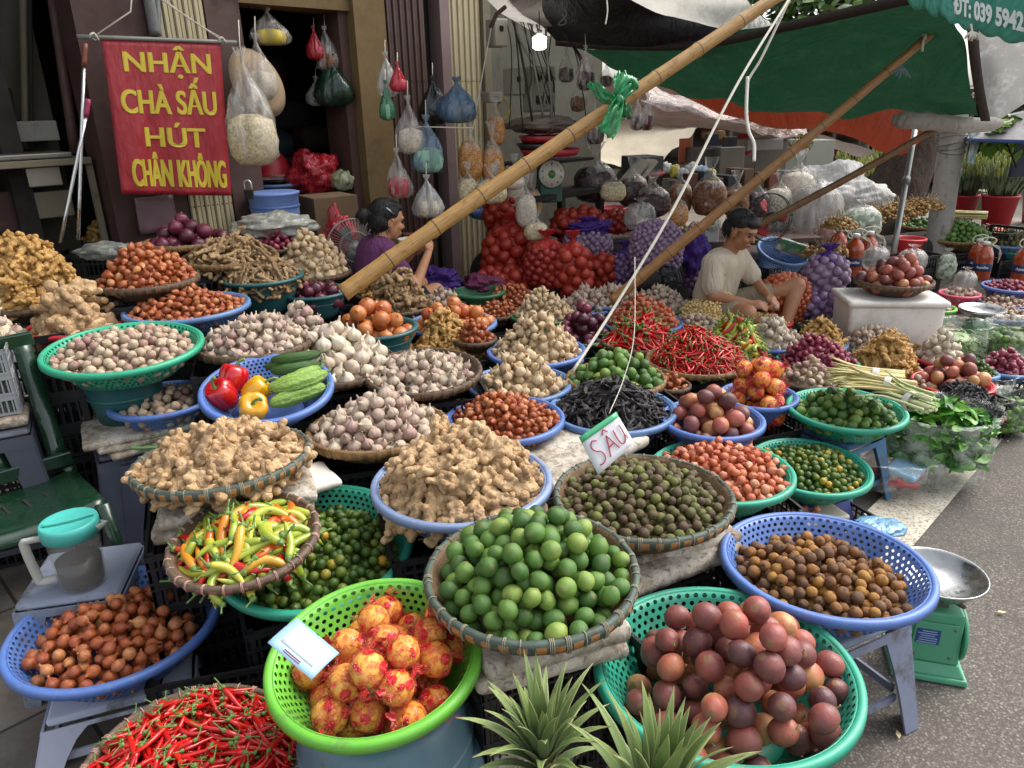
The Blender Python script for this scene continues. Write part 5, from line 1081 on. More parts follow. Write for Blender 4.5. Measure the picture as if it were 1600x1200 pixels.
def bamboo(name, a, b, r0, r1, label, nodes=9, seed=1, col=('a9834c','8c683a','b8935a')):
    r = random.Random(seed); e = empty(name, a, None, label, 'bamboo pole'); d = (b-a); n = nodes*8; P=[];Rr=[]; sdv = d.normalized().orthogonal()
    for i in range(n+1):
        t_ = i/n; P.append(d*t_+sdv*.012*math.sin(t_*3.1+seed)); f = abs((t_*nodes) % 1-.5)*2; Rr.append((r0*(1-t_)+r1*t_)*(1+.10*max(0, f-.86)/.14))
    t = MT('bamboo_skin', .42); l = t.lc(); z = t.sep(l)[2]; p = t.pos(); fz = t.math('FRACT', t.math('MULTIPLY', z, nodes)); dd = t.math('ABSOLUTE', t.math('SUBTRACT', fz, .5))
    n1 = t.noise(t.scl(l, 3, 3, 14), 2, 5, .6); o = t.ramp(n1, [(.3,col[1]),(.5,col[0]),(.72,col[2])]); o = t.mix(t.mapr(t.noise(p, 30, 5, .7), .55, .72, 0, .6), o, '5e4223'); o = t.mix(t.math('MULTIPLY', t.math('GREATER_THAN', dd, .488), .8), o, '2f2115'); t.base(o); t.bump(n1, .15, .01)
    ob('culm', tube(P, Rr, 18, lcl=True), t.m, e); return e
bamboo('bamboo_pole', pix(538,462,3.05), pix(1216,-12,3.35), .035, .028, 'thickest bamboo pole, nearest, rising from the red onion tub', 10, 1)
bamboo('bamboo_pole', pix(958,474,4.2), pix(1484,22,3.85), .030, .021, 'second bamboo pole rising over the seated man to the teal awning', 11, 2, ('8d6436','6e4a26','a37a48'))
bamboo('bamboo_pole', pix(1186,352,5.3), pix(1486,186,4.7), .026, .021, 'thinnest bamboo pole behind the man reaching the rolled white sheet', 9, 3, ('7d5c3c','5d432b','94704a'))
# green bag knotted on the pole, ropes
e = empty('knotted_bag', pix(960,150,3.2), None, 'green plastic bag knotted around the thickest bamboo pole', 'plastic bag'); M_GB = film('green_film', '2f9c5c', .85, .25)
def ribbon(pts, ws, seed, par=None, mat=None, nm='flap'):
    P0 = curve(pts, 14); rows=[]
    for i, p in enumerate(P0):
        w_ = np.interp(i/13, np.linspace(0,1,len(ws)), ws); T = (P0[min(i+1,13)]-P0[max(i-1,0)]).normalized(); N_ = T.cross(fw).normalized()
        rows.append([p+N_*w_*(v-.5)+fw*(.016*math.sin(v*14+i*.5+seed)+.01*math.sin(v*23+seed)) - (par.location if par else Vector((0,0,0))) for v in [j/10 for j in range(11)]])
    return ob(nm, grid(rows), mat, par, solid=.0008)
for k_, (pts, ws) in enumerate([([pix(965,158,3.15), pix(945,150,3.14), pix(930,138,3.15), pix(920,130,3.17)], [.03,.06,.05,.02]), ([pix(965,155,3.15), pix(975,140,3.14), pix(985,130,3.15), pix(992,142,3.17)], [.04,.07,.08,.04]), ([pix(968,158,3.14), pix(962,175,3.12), pix(955,195,3.12), pix(945,210,3.13)], [.04,.07,.08,.08]), ([pix(972,160,3.15), pix(978,172,3.14), pix(980,183,3.15)], [.03,.04,.03]), ([pix(968,150,3.2), pix(972,128,3.22), pix(970,112,3.24)], [.05,.09,.05])]): ribbon(pts, ws, k_*2, e, M_GB)
g = G(); sphere(pix(968,157,3.14)-e.location, .022, 10, 8, g, fn=lambda v: v*(1+.25*noise.noise(Vector(v)*3))); ob('knot', g, M_GB, e)
M_RP = plain('white_rope', 'c8c3b4', .8, .1, 40, .4, 200)
def rope(name, pts, r, label, mat=M_RP, cat='rope', k=40): return ob(name, tube(curve([pix(*p) for p in pts], k), r, 6), mat, None, label, cat)
rope('rope', ((1238,-10,3.3),(1150,135,3.0),(1050,330,2.8),(960,480,2.7),(895,580,2.55)), .0055, 'taut white rope slanting from the tarp down to the garlic')
rope('rope', ((1236,-6,3.4),(1190,90,3.4),(1168,130,3.4),(1167,180,3.4)), .006, 'second white cord tied beside the taut rope'); rope('cable', ((1168,120,3.4),(1166,175,3.4),(1170,205,3.4),(1178,225,3.4),(1178,252,3.4)), .008, 'dangling pale cable end right of the taut rope', plain('pale_cable','d6d3c8',.5), 'cable')
rope('card_string', ((992,402,2.4),(991,520,2.1),(975,590,1.95),(952,646,1.83)), .0012, 'thin string dropping to the handwritten card', cat='string'); 
rope('cord', ((948,0,4),(949,18,4),(946,38,4)), .004, 'short white cord hanging from the black tarp'); rope('cord', ((880,-5,4.4),(877,10,4.4),(885,22,4.4),(872,38,4.4),(884,36,4.4),(878,20,4.4)), .003, 'looped grey cord hanging from the black tarp', plain('grey_cord','6d675c',.8))
g = G()
for a in range(6): tube([pix(1408,100,3.9), pix(1404+2*a,108,3.88), pix(1393+6*a,116+3*(a%3),3.88)], .004, 5, g)
tube([pix(1407,92,3.92), pix(1408,100,3.9)], .006, 6, g); ob('string_knot', g, plain('blue_grey_string','66727a',.8), None, 'grey string knot dangling from the second bamboo pole', 'string')
g = G(); 
for a in range(4): tube([pix(1446+a,48+a,3.88), pix(1440+2*a,56+a,3.84), pix(1447,52+3*a,3.84)], .005, 5, g)
tube([pix(1447,52,3.85), pix(1442,66,3.84), pix(1441,80,3.84)], .007, 5, g); ob('string_knot', g, M_RP, None, 'white string wound near the top of the second bamboo pole', 'string')
g = G()
for a in range(7): tube([pix(1255,215,4.7), pix(1248+3*a,210-2*a+a*a,4.66), pix(1240+5*a,222+3*(a%3),4.68), pix(1236-2*a,232+3*a,4.7)], .005, 5, g)
ob('yellow_string', g, plain('yellow_twine','b59a45',.7), None, 'yellow twine tied round the second bamboo pole', 'string')
# metal umbrella stand, posts, trunk
e = empty('umbrella_stand', pix(1396,395,4.8), None, 'thin metal umbrella pole behind the woven passion fruit basket', 'umbrella pole'); a, b_ = pix(1396,395,4.8), pix(1431,196,5.0)
ob('pole', tube([(b_-a)*(i/5) for i in range(6)], .018, 14), plain('galvanised','8b8b88',.4,metal=.6), e); ob('collar', tube([(b_-a)*.52, (b_-a)*.58], .025, 14), plain('collar_grey','5b5b58',.5), e)
g = G(); 
for sgn in (-1,1): tube([(b_-a), (b_-a)+CR*sgn*.05+CU*.03, (b_-a)+CR*sgn*.12+CU*.045], .008, 6, g)
ob('bracket', g, plain('bracket_dark','4a4a48',.5), e)
base = pixz(1458,432,0.0); topp = pix(1497,150,(base-EYE).dot(fw)*.99)
e = empty('lamp_post', base, None, 'grey concrete post standing beside the lime basket', 'post'); P = [(topp-base)*(i/10) for i in range(11)]
t = MT('concrete_post', .8); p = t.pos(); n = t.noise(p, 9, 6, .7); o = t.mix(n, '6f6b62', 'a09b90'); o = t.mix(t.mapr(t.noise(t.scl(p,1,1,.3), 14, 4), .55, .7, 0, .6), o, '4e4a42'); t.base(o).bump(t.noise(p, 50, 4), .3, .01)
ob('shaft', tube(P, .105, 28), t.m, e); ob('strap', tube([P[1]*.9, P[1]*.93], .109, 28), plain('strap_pale','a8a494',.6), e); ob('strap', tube([P[1]*.42, P[1]*.45], .109, 28), plain('strap_pale2','a8a494',.6), e)
g = G()
for i in range(16): 
    z_ = .70+.022*i+.01*math.sin(i*3); q = P[10]*z_; tube([q+Vector((.122*math.cos(a_), .122*math.sin(a_), .03*math.sin(a_*1+i))) for a_ in np.linspace(0,6.28,18)], .004, 4, g)
ob('wires', g, plain('wire_grey','5a564e',.6), e)
ribbon([base+P[8]+CR*.1-fw*.14, base+P[7]+CR*.13-fw*.14, base+P[6]+CR*.12-fw*.14], [.1,.08,.06], 2, e, film('strip_pale','b9cfc6',.9), 'plastic_strip')
tb = pixz(1392,372,0); e = empty('old_tree', tb, None, 'dark leaning tree trunk left of the concrete post', 'tree'); D_ = (tb-EYE).dot(fw)
tp = [pix(1375,385,D_), pix(1388,330,D_), pix(1410,270,D_), pix(1435,215,D_), pix(1452,160,D_), pix(1470,60,D_)]
t = MT('bark', .9); p = t.pos(); n = t.noise(t.scl(p,1,1,.35), 12, 6, .7); t.base(t.ramp(n, [(.3,'1a120d'),(.55,'3a291e'),(.75,'66492f')])).bump(n, 1, .06); M_BK = t.m
gg = tube([p_-tb for p_ in curve(tp, 24)], [.36-.006*i for i in range(24)], 20); 
for arr in gg.v:
    for v_ in arr: 
        q = Vector(v_)*3; k_ = noise.fractal(q, 1, 2, 3)*.07; v_[0] += k_; v_[1] += k_
ob('trunk', gg, M_BK, e)
# leaf crowns
def crown(e, C, rad, n, size, mat, seed, squash=.7, nm='crown'):
    r = random.Random(seed); g = G(); L = [leafg(s, 1, .26, 5) for s in range(4)]; cl = [Vector((r.gauss(0,1), r.gauss(0,1), r.gauss(0,1)*squash)).normalized()*r.uniform(.2,1) for _ in range(14)]
    for i in range(n):
        c = r.choice(cl); q = c+Vector((r.gauss(0,.22), r.gauss(0,.22), r.gauss(0,.17))); q = Vector((q.x*rad[0], q.y*rad[1], q.z*rad[2]))+C
        M = Matrix.Translation(q) @ Matrix.Rotation(r.uniform(0,6.28),4,'Z') @ Matrix.Rotation(r.uniform(-.2,1.3),4,'Y') @ Matrix.Rotation(r.uniform(-.6,.6),4,'X') @ Matrix.Scale(size*r.uniform(.6,1.3),4); g.merge(L[i%4], M, rnd=r.random())
    return ob(nm, g, mat, e)
M_TL = item('tree_leaf', [(0,'26401c'),(.5,'456b2c'),(1,'7a9a48')], .2, 2, .5)
crown(e, pix(1330,-10,8.5)-tb, (1.6,.8,.55), 900, .20, M_TL, 2); 
g = G()
for q in ((1290,20),(1370,10),(1240,-10)): tube([pix(1470,60,D_)-tb, pix((1470+q[0])/2,10,8.6)-tb, pix(q[0],q[1],8.5)-tb], [.09,.06,.02], 8, g)
ob('branches', g, M_BK, e)
e = empty('vine', pix(1570,215,6.5), None, 'pale green vine leaves hanging at the right edge', 'vine'); crown(e, Vector((0,0,0)), (.16,.1,.25), 60, .15, item('vine_leaf', [(0,'5e8a34'),(1,'8fb04a')], .2,2,.5), 5, 1, 'leaves'); ob('stem', tube([pix(1575,170,6.5)-e.location, pix(1570,215,6.5)-e.location, pix(1588,262,6.5)-e.location], .008, 6), M_BK, e)
# ------------------------------------------------------------------ sacks and bags
def sack(cx, cy, wp_, hp_, D, d, mat, label, net=None, tuft=None, name='net_sack', seed=0, lobe=None, lean=0, cat='sack', squash=.55, film_=None, neck=.3):
    C = pix(cx, cy, D); a = wp_*D/F/2; c = hp_*D/F/2; e = empty(name, C, (0, math.radians(lean), 0), label, cat); r = random.Random(seed+77); g = G(); bn = a*squash*1.3
    def sup(v): 
        m_ = (abs(v.x)**2.6+abs(v.y)**2.6+abs(v.z)**2.6)**(1/2.6); return Vector((v.x/m_*a, v.y/m_*bn, v.z/m_*c))
    if d:
        n = int(4*math.pi*((a*c+a*bn+c*bn)/3)/(d*d*.8)*1.05); n = min(n, 520); proto = ell(10,7) if not lobe else lobe
        pk = proto.pack(); 
        for i in range(n):
            z = 1-2*(i+.5)/n; t_ = i*2.39996; s_ = math.sqrt(1-z*z); v = Vector((s_*math.cos(t_)+r.gauss(0,.02), s_*math.sin(t_)+r.gauss(0,.02), z)); q = sup(v)
            if q.dot(fw) > bn*.6: continue
            M = Matrix.Translation(q*.96+Vector((r.gauss(0,1),r.gauss(0,1),r.gauss(0,1)))*d*.07) @ Matrix.Rotation(r.uniform(0,6.28),4,'Z') @ Matrix.Rotation(r.uniform(0,3),4,'X') @ Matrix.Scale(d*r.uniform(.95,1.25),4); g.merge(proto, M, rnd=r.random())
        sphere((0,0,0), 1, 20, 14, g, fn=lambda v: np.array(sup(Vector(v)))*.93)
    else: sphere((0,0,0), 1, 40, 28, g, fn=lambda v: np.array(sup(Vector(v)))*(1+.07*noise.noise(Vector(v)*2.2+Vector((seed,0,0)))+.03*noise.noise(Vector(v)*7+Vector((seed,0,0)))))
    ob('contents', g, mat, e)
    if tuft or film_:
        k = 22; P=[]
        prof_ = [(a*.98,c*-.35),(a*.95,c*.3),(a*.8,c*.8),(a*.45,c*1.1),(a*.13,c*(1.15+neck*.5)),(a*.1,c*(1.2+neck*.7)),(a*.3,c*(1.25+neck*1.4)),(a*.42,c*(1.3+neck*2))]
        if not film_: prof_ = prof_[2:]
        def md(t_, i):
            q = Vector((math.cos(t_)*2.2, math.sin(t_)*2.2, i*.5+seed*3)); return 1+(.10 if i < 3 and film_ else .45)*noise.noise(q)+(.06 if i < 3 else .3)*noise.noise(q*2.7)
        gg = lathe([(r_*1.03, z_) for r_, z_ in prof_], 44, md, close=False); 
        for arr in gg.v: arr[:,1] *= bn/a
        ob('bag' if film_ else 'net_top', gg, film_ or tuft, e)
    return e
def netmat(nm, cols, thread, sc=70, amt=.6, rough=.45):
    t = MT(nm, rough); v = t.off(t.lc()); n = t.noise(v, 2.5, 3); o = t.ramp(t.math('ADD', t.math('MULTIPLY', n, .5), t.math('MULTIPLY', t.rnd(), .5)), cols)
    p = t.pos(); w1 = t.N('TexWave'); w1.inputs['Scale'].default_value = sc; w1.inputs['Distortion'].default_value = 1.5; w1.bands_direction = 'DIAGONAL'; t.L(p, w1.inputs['Vector'])
    w2 = t.N('TexWave'); w2.inputs['Scale'].default_value = sc; w2.inputs['Distortion'].default_value = 1.5; w2.bands_direction = 'DIAGONAL'; t.L(t.scl(p,-1,1,1), w2.inputs['Vector'])
    f = t.math('MAXIMUM', t.mapr(w1.outputs['Fac'],.7,.95), t.mapr(w2.outputs['Fac'],.7,.95)); t.base(t.mix(t.math('MULTIPLY', f, amt), o, thread)); return t.m
N_RED = netmat('red_netted_onion', [(0,'7a2014'),(.5,'98301e'),(1,'a84428')], 'a81f1a', 60, .5); N_RSM = netmat('red_netted_shallot', [(0,'6c1812'),(.5,'8a281c'),(1,'9a3a26')], '981a1a', 60, .5)
N_ORG = netmat('orange_netted_shallot', [(0,'8a3c20'),(.5,'a8532e'),(1,'bb7044')], 'a8401f', 60, .35); N_PUR = netmat('purple_netted_garlic', [(0,'6e5a66'),(.5,'8c7884'),(1,'a08e94')], '6a3a8c', 60, .45); N_PUD = netmat('purple_netted_garlic_dark', [(0,'5f4560'),(.5,'7d6280'),(1,'94808f')], '4a2a70', 60, .5)
M_PN = cloth('purple_net_cloth','46257a',.7,.2); M_RN = cloth('red_net_cloth','b02a24',.7,.2); N_MAG = netmat('magenta_netted_onion', [(0,'5e1028'),(.5,'7d1834'),(1,'94203c')], '7d1030', 60, .5)
gl = g_lathe(CLV_L, 10)
SK = [(790,330,60,60,5.3,.07,N_RED,'red net sack of onions at the top of the stack by the gate post','r'),(800,395,80,76,5.2,.085,N_RED,'red net sack of big onions below the top one by the gate post','r'),(790,440,90,40,5.1,.075,N_RED,'low red net sack of onions lying behind the dark shallots',None),
 (855,415,66,70,4.95,.05,N_RSM,'red net sack of small shallots between two onion sacks','r'),(895,425,50,80,4.9,.075,N_RED,'slim red net sack of onions right of the small shallot sack','r'),(938,425,52,50,5.2,.07,N_RED,'dark red net sack of onions under the round garlic sack',None),
 (905,352,80,46,5.6,.08,N_RED,'red net sack of onions lying above the round garlic sack',None),(918,385,74,56,5.25,.038,N_PUR,'round purple net sack of garlic on top of the onion sacks','p'),(1025,390,80,90,5.0,.036,N_PUR,'large purple net sack of garlic behind the second pole',None),(975,425,46,60,5.2,.04,N_PUD,'dark purple net sack of garlic left of the large one','p'),(1090,425,40,70,5.3,.04,N_PUD,'dark purple net sack just left of the seated man','p'),
 (1291,430,62,60,4.75,.055,N_PUR,'purple net sack of garlic standing left of the white box','p'),(1278,478,60,36,4.7,.055,N_PUD,'lower purple net sack of garlic beside the white box',None),(1225,468,74,80,4.7,.036,N_ORG,'orange net sack of shallots at the seated man\'s knee',None),
 (966,346,48,30,5.6,.05,N_RSM,'small red net sack below the red basket of snack bags',None),(470,300,70,50,6.4,.06,N_MAG,'magenta net sack of onions inside the doorway, upper one',None),(520,310,60,56,6.2,.06,N_MAG,'magenta net sack of onions inside the doorway beside the cardboard box',None),(688,470,76,44,4.75,.042,N_PUD,'purple net sack of garlic on the floor by the brown gate',None)]
for i, (cx, cy, w_, h_, D, d, m_, lb, tf) in enumerate(SK): sack(cx, cy, w_, h_, D, d, m_, lb, tuft={'r':M_RN,'p':M_PN}.get(tf), seed=i, lobe=gl if 'garlic' in lb else None, neck=.15)
def heapcloth(name, px, py, w_, h_, D, mat, label, seed=0, cat='net', amp=.5, rg=.7):
    C = pix(px,py,D); a = w_*D/F/2; c = h_*D/F/2
    def fn(v): n = noise.fractal(Vector(v)*1.6+Vector((seed*3,0,0)), 1, 2, 4)*amp+abs(noise.noise(Vector(v)*4+Vector((seed,0,0))))*amp*.5; return v*(1+n)*np.array([a, a*rg, c])
    g = G(); sphere((0,0,0), 1, 48, 32, g, fn=lambda v: fn(np.array(v))); return ob(name, g, mat, None, label, cat, loc=C)
heapcloth('net_heap', 682, 437, 70, 34, 4.75, M_PN, 'heap of empty purple netting by the brown gate', 2); heapcloth('net_heap', 755, 442, 62, 26, 4.8, cloth('plum_net_cloth','6d2a4c',.7,.2), 'heap of plum and red netting in a green basket', 3)
BKx = basket('net_bk', 748, 455, 84, .4, 'plastic', DGRN, .08, 'green basket of netting left of the red sacks', z=.5)
crate(BKx.base.x, BKx.base.y, .004, BKx.base.z-.004, .4, 'black crate under the green basket of netting')
heapcloth('net_heap', 1085, 395, 40, 60, 5.2, M_PN, 'purple netting hanging left of the seated man', 5); heapcloth('net_heap', 925, 352, 60, 14, 5.2, M_PN, 'strip of purple netting on the round garlic sack', 6)
def gran(nm, cols, sc=120, rough=.5):
    t = MT(nm, rough); p = t.obj(); vv = t.N('TexVoronoi'); vv.inputs['Scale'].default_value = sc; t.L(p, vv.inputs['Vector']); t.base(t.ramp(t.sep(vv.outputs['Color'])[0], cols)); t.bump(vv.outputs['Distance'], -.8, .01); return t.m
GR_FRY = gran('fried_onion_flakes', [(0,'8a5526'),(.5,'b57c42'),(1,'d3a468')], 150); GR_SEED = gran('pale_seeds', [(0,'9c8c68'),(.5,'bfae88'),(1,'d8cba6')], 110); GR_DK = gran('dark_dried_pieces', [(0,'1c1214'),(.5,'3a2526'),(1,'6d4f48')], 60); GR_BR = gran('brown_dried_pieces', [(0,'4a2a1a'),(.5,'6e4326'),(1,'8f6238')], 70); GR_WH = gran('white_flakes', [(0,'a59a86'),(1,'cfc6b2')], 120)
FC = film('clear_film', 'c9c4bc', .28, .12); FG = film('grey_film', 'a9a49e', .5, .2)
PB = [(735,252,34,60,4.9,GR_FRY,'clear bag of fried shallots, left one of the upper pair'),(770,262,32,60,5.0,GR_FRY,'clear bag of fried shallots leaning right of the left upper one'),(775,205,26,44,5.1,GR_FRY,'highest clear bag of fried shallots by the gate post'),(732,300,30,40,4.8,GR_SEED,'clear bag of pale flakes at the bottom left of the snack stack'),(768,300,44,36,4.75,GR_SEED,'fat clear bag of pale flakes in the hanging blue basket'),(800,285,36,22,4.9,GR_WH,'small clear bag of white flakes right of the snack stack'),
 (822,330,30,50,5.0,GR_WH,'tall bag of white flakes between red sacks'),(838,362,34,28,4.95,GR_SEED,'clear bag of pale grain on the small shallot sack'),(805,300,26,50,5.2,GR_WH,'narrow clear bag of flakes beside the pale ones'),
 (930,288,60,56,5.9,GR_DK,'large clear bag of dark dried dates beside the round scale'),(988,300,44,46,5.9,GR_DK,'clear bag of dark dried mushrooms right of the dates'),(1020,318,50,44,5.8,GR_DK,'clear bag of black dried goods under the rope'),(1062,312,36,46,5.9,GR_BR,'brown dried goods in a clear bag, left of the tallest bag'),(1108,310,48,54,5.8,GR_BR,'tall knotted clear bag of brown dried goods behind the pole'),(1150,318,36,44,5.9,GR_BR,'clear bag of brown dried goods right of the tallest bag'),(1183,320,34,40,6.0,GR_DK,'clear bag of dark goods above the man\'s head'),(1060,336,28,36,5.3,GR_FRY,'small ochre bag of grain in front of the brown bags'),(1215,318,40,46,6.2,GR_WH,'cloudy bag behind the red fan'),(958,300,36,30,5.6,GR_SEED,'clear snack bag sitting in the red basket'),(830,318,30,40,5.4,GR_FRY,'clear snack bag left of the round scale'),(1245,300,50,60,6.4,GR_WH,'large cloudy bag left of the white sheet'),(1165,350,30,20,5.6,GR_SEED,'flat bag of seeds behind the man')]
for i, (cx, cy, w_, h_, D, m_, lb) in enumerate(PB): sack(cx, cy, w_*1.1, h_, D, 0, m_, lb, film_=FC, name='snack_bag', seed=i+40, cat='bag', neck=.5, squash=.5)
for i, (cx, cy, w_, h_, D, lb) in enumerate([(1270,335,90,90,6.2,'big crumpled clear bag behind the blue tilted basket'),(1205,345,60,60,6.3,'crumpled clear bag right of the seated man\'s head'),(1345,350,60,50,6.2,'cloudy bag of greens behind the white box'),(1425,408,44,34,5.2,'crumpled clear bag behind the woven passion fruit basket'),(1508,440,34,30,5.6,'crumpled clear bag at the foot of the concrete post'),(1478,418,30,40,6.2,'bag of pale greens right of the concrete post'),(1368,405,40,36,5.3,'white plastic bag left of the umbrella pole'),(1000,340,50,40,5.4,'cloudy bag beneath the black dried goods')]):
    sack(cx, cy, w_, h_, D, 0, [FG, gran('pale_greens',[(0,'5d6b55'),(.6,'8d9a84'),(1,'c3cabd')],40)][i in (2,5)], lb, film_=FC, name='plastic_bag', seed=i+80, cat='bag', neck=.1)
# hanging bags on the wall
def hbag(px, py, w_, h_, D, mat, label, seed, fl=None, top=None, lean=0):
    C = pix(px, py, D); a = w_*D/F/2; c = h_*D/F/2; e = empty('hanging_bag', C, None, label, 'bag')
    prof_ = [(.02,-1),(.6,-.96),(.92,-.8),(1,-.5),(.9,-.1),(.62,.3),(.35,.6),(.13,.85),(.08,.95),(.2,1.08),(.24,1.2)]
    ob('bag', lathe([(r_*a, z*c) for r_, z in prof_], 40, lambda t_, i: (1+.32*noise.noise(Vector((math.cos(t_)*1.6+seed*3, math.sin(t_)*1.6, i*.35)))+.22*noise.noise(Vector((math.cos(t_)*5, math.sin(t_)*5+seed, i*.5))))*(.55+.45*abs(math.cos(t_))), close=False), fl, e)
    if mat: ob('contents', lathe([(0,-.97*c),(a*.6,-.93*c),(a*.86,-.75*c),(a*.92,-.45*c),(a*.82,-.12*c),(a*.3,.0),(0,.0)], 30, lambda t_, i: (1+.05*math.sin(5*t_+seed))*(.62+.36*abs(math.cos(t_))), close=False), mat, e)
    ob('string', tube([Vector((0,0,c*.9)), Vector((.0,.02,c*1.3)), Vector((0,.05,c*1.6+.02))], .003, 5), M_RP, e)
F_BLU = film('blue_film','4a6a85',.8,.25); F_BLK = film('black_film','15171a',.92,.25); F_RED = film('red_film','c02a35',.7,.2); F_GRN = film('green_bag_film','2f7a52',.7,.2); F_DGR = film('dark_green_film','1e3a28',.85,.25); F_WHT = film('whitish_film','b8b6b0',.6,.2); SC_GRN = plain('pad_green','8fb89c',.8)
for i, a in enumerate([(388,178,84,160,3.8,GR_SEED,'big clear bag of pale rice seeds hanging by the banner',1,FC),(405,110,50,90,4.2,GR_WH,'clear bag of white flakes behind the seed bag',2,FC),(715,160,62,62,4.75,None,'shiny blue plastic bag hanging on the cream gate',3,F_BLU),(678,160,50,66,4.85,None,'black plastic bag hanging left of the blue one',4,F_BLK),(604,120,34,60,4.6,None,'whitish wrinkled bag at the top of the ochre pillar',5,F_WHT),(622,122,26,40,4.5,plain('red_box','c04050',.5),'small bright red bag on the ochre pillar',6,F_RED),(604,160,24,54,4.55,SC_GRN,'narrow green bag with a pale green pad',7,F_GRN),(640,200,44,80,4.5,GR_WH,'long clear bag with a white bundle inside',8,FC),(668,230,52,80,4.55,SC_GRN,'bluish clear bag with scouring pads',9,film('bluish_film','6d8499',.5,.2)),(622,275,38,70,4.5,plain('red_inner','a02a30',.5),'clear bag with red packets hanging at the pillar foot',10,FC),(668,310,44,60,4.5,GR_WH,'whitish bag hanging above the woman\'s hands',11,F_WHT),
  (420,45,56,50,4.6,plain('yellow_pack','c9b02a',.5),'clear bag with a yellow packet at the top of the doorway',12,FC),(492,70,26,44,4.9,None,'pink bag hanging in the doorway',13,F_RED),(510,80,36,60,4.95,GR_BR,'bag of rubber rings hanging in the doorway',14,FC),(520,130,60,70,5.0,None,'dark green bag hanging in the doorway',15,F_DGR),(495,145,34,40,5.1,None,'grey bag low in the doorway cluster',16,FG),(540,95,30,60,5.1,GR_BR,'dull net bag at the right of the doorway cluster',17,FG),
  (996,180,22,46,4.7,GR_DK,'bag of dark dried food under the green tarp, left one',18,FC),(1012,178,22,50,4.7,plain('maroon_pack','4a1518',.4),'bag of dark maroon dried food under the green tarp',19,FC),(915,110,30,60,5.2,GR_DK,'dark bag hanging by the lamp cables',20,FC),(930,200,30,50,5.3,GR_DK,'brown bag hanging behind the bamboo pole',21,FC)]): hbag(*a)
# folded grey tarp, trays and buckets on the shelf by the meters
for k_, (px, py, w_, h_, D, col, lb) in enumerate([(845,195,100,26,5.5,'6d6258','folded brown plastic sheets on the shelf by the meters'),(850,222,80,10,5.4,'a02a30','red tray edge on the shelf'),(848,232,84,8,5.4,'3a3733','dark tray under the red tray'),(860,243,96,10,5.3,'a82a38','long red tray above the round scale')]):
    if k_ == 0: heapcloth('folded_sheet', px, py, w_, h_, D, plain('kraft_sheet', col, .45), lb, 12, 'plastic sheet', .25)
    else: q = pix(px, py, D); ob('tray', lathe([(0,0),(w_*D/F/2*.85,0),(w_*D/F/2,h_*D/F),(w_*D/F/2-.01,h_*D/F),(w_*D/F/2*.83,.006),(0,.006)], 36, close=False), plain('tray_'+str(k_), col, .4), None, lb, 'tray', loc=q)
# ------------------------------------------------------------------ people
M_SKIN = MT('skin', .55); _n = M_SKIN.noise(M_SKIN.pos(), 12, 3); M_SKIN.base(M_SKIN.mix(_n, '8f5f42', 'ab7a58')); M_SKIN = M_SKIN.m
M_SKINW = MT('skin_fair', .55); _n = M_SKINW.noise(M_SKINW.pos(), 12, 3); M_SKINW.base(M_SKINW.mix(_n, 'a4714f', 'bd8a66')); M_SKINW = M_SKINW.m
M_HAIR = plain('black_hair', '0f0d0e', .42, .4, 60, .5, 300); M_LIP = plain('lips','7e4237',.5); M_EYE = plain('eye_dark','1a120f',.3); M_BROW = plain('brow','1c1512',.8)
def fabric(nm, col, folds=6):
    t = MT(nm, .85); p = t.pos(); c = lin(col); n = t.noise(t.scl(p, 1, 1, .45), folds, 4, .6, 1.2); t.base(t.mix(n, tuple(x*.85 for x in c), tuple(min(1,x*1.1) for x in c))); t.bump(n, .7, .05); return t.m
def person(C, yaw, prims, label, skin, hair, clothes, face, vox=.0065, name='person'):
    """prims in (forward, left, up) metres about the head centre"""
    e = empty(name, C, (0,0,yaw), label, 'person'); g = G()
    for p in prims:
        if p[0] == 'c': capsule(p[1], p[2], p[3], p[4], g, 14)
        else: sphere(p[1], p[2], 18, 12, g, M=p[3] if len(p) > 3 else None)
    ob('body', remesh(g, vox, 3), skin, e)
    for nm, m_, pr, vx in clothes:
        g = G()
        for p in pr:
            if p[0] == 'c': capsule(p[1], p[2], p[3], p[4], g, 14)
            else: sphere(p[1], p[2], 18, 12, g, M=p[3] if len(p) > 3 else None)
        ob(nm, remesh(g, vx, 4), m_, e)
    g = G()
    for p in hair:
        if p[0] == 'c': capsule(p[1], p[2], p[3], p[4], g, 14)
        else: sphere(p[1], p[2], 20, 14, g, M=p[3] if len(p) > 3 else None)
    hg = remesh(g, .006, 2); V0 = hg.v[0]; rr = random.Random(int(C.x*100)); c0 = V0.mean(0)
    for i in range(420):
        p = Vector(V0[rr.randrange(len(V0))])
        if p.x > c0[0]+.035 and p.z < c0[2]+.045: continue
        d_ = (p-Vector(c0)).normalized(); dn = (Vector((.35,0,-.8))+d_*.35).normalized() if p.x > c0[0]-.02 else (Vector((-.2,0,-1))+d_*.3).normalized(); l_ = rr.uniform(.012,.03)
        tube([p-d_*.003, p+d_*.004+dn*l_*.5, p+d_*.003+dn*l_], [.0028,.0022,.0006], 4, hg)
    ob('hair', hg, M_HAIR, e)
    for nm, m_, gg in face: ob(nm, gg, m_, e)
    return e
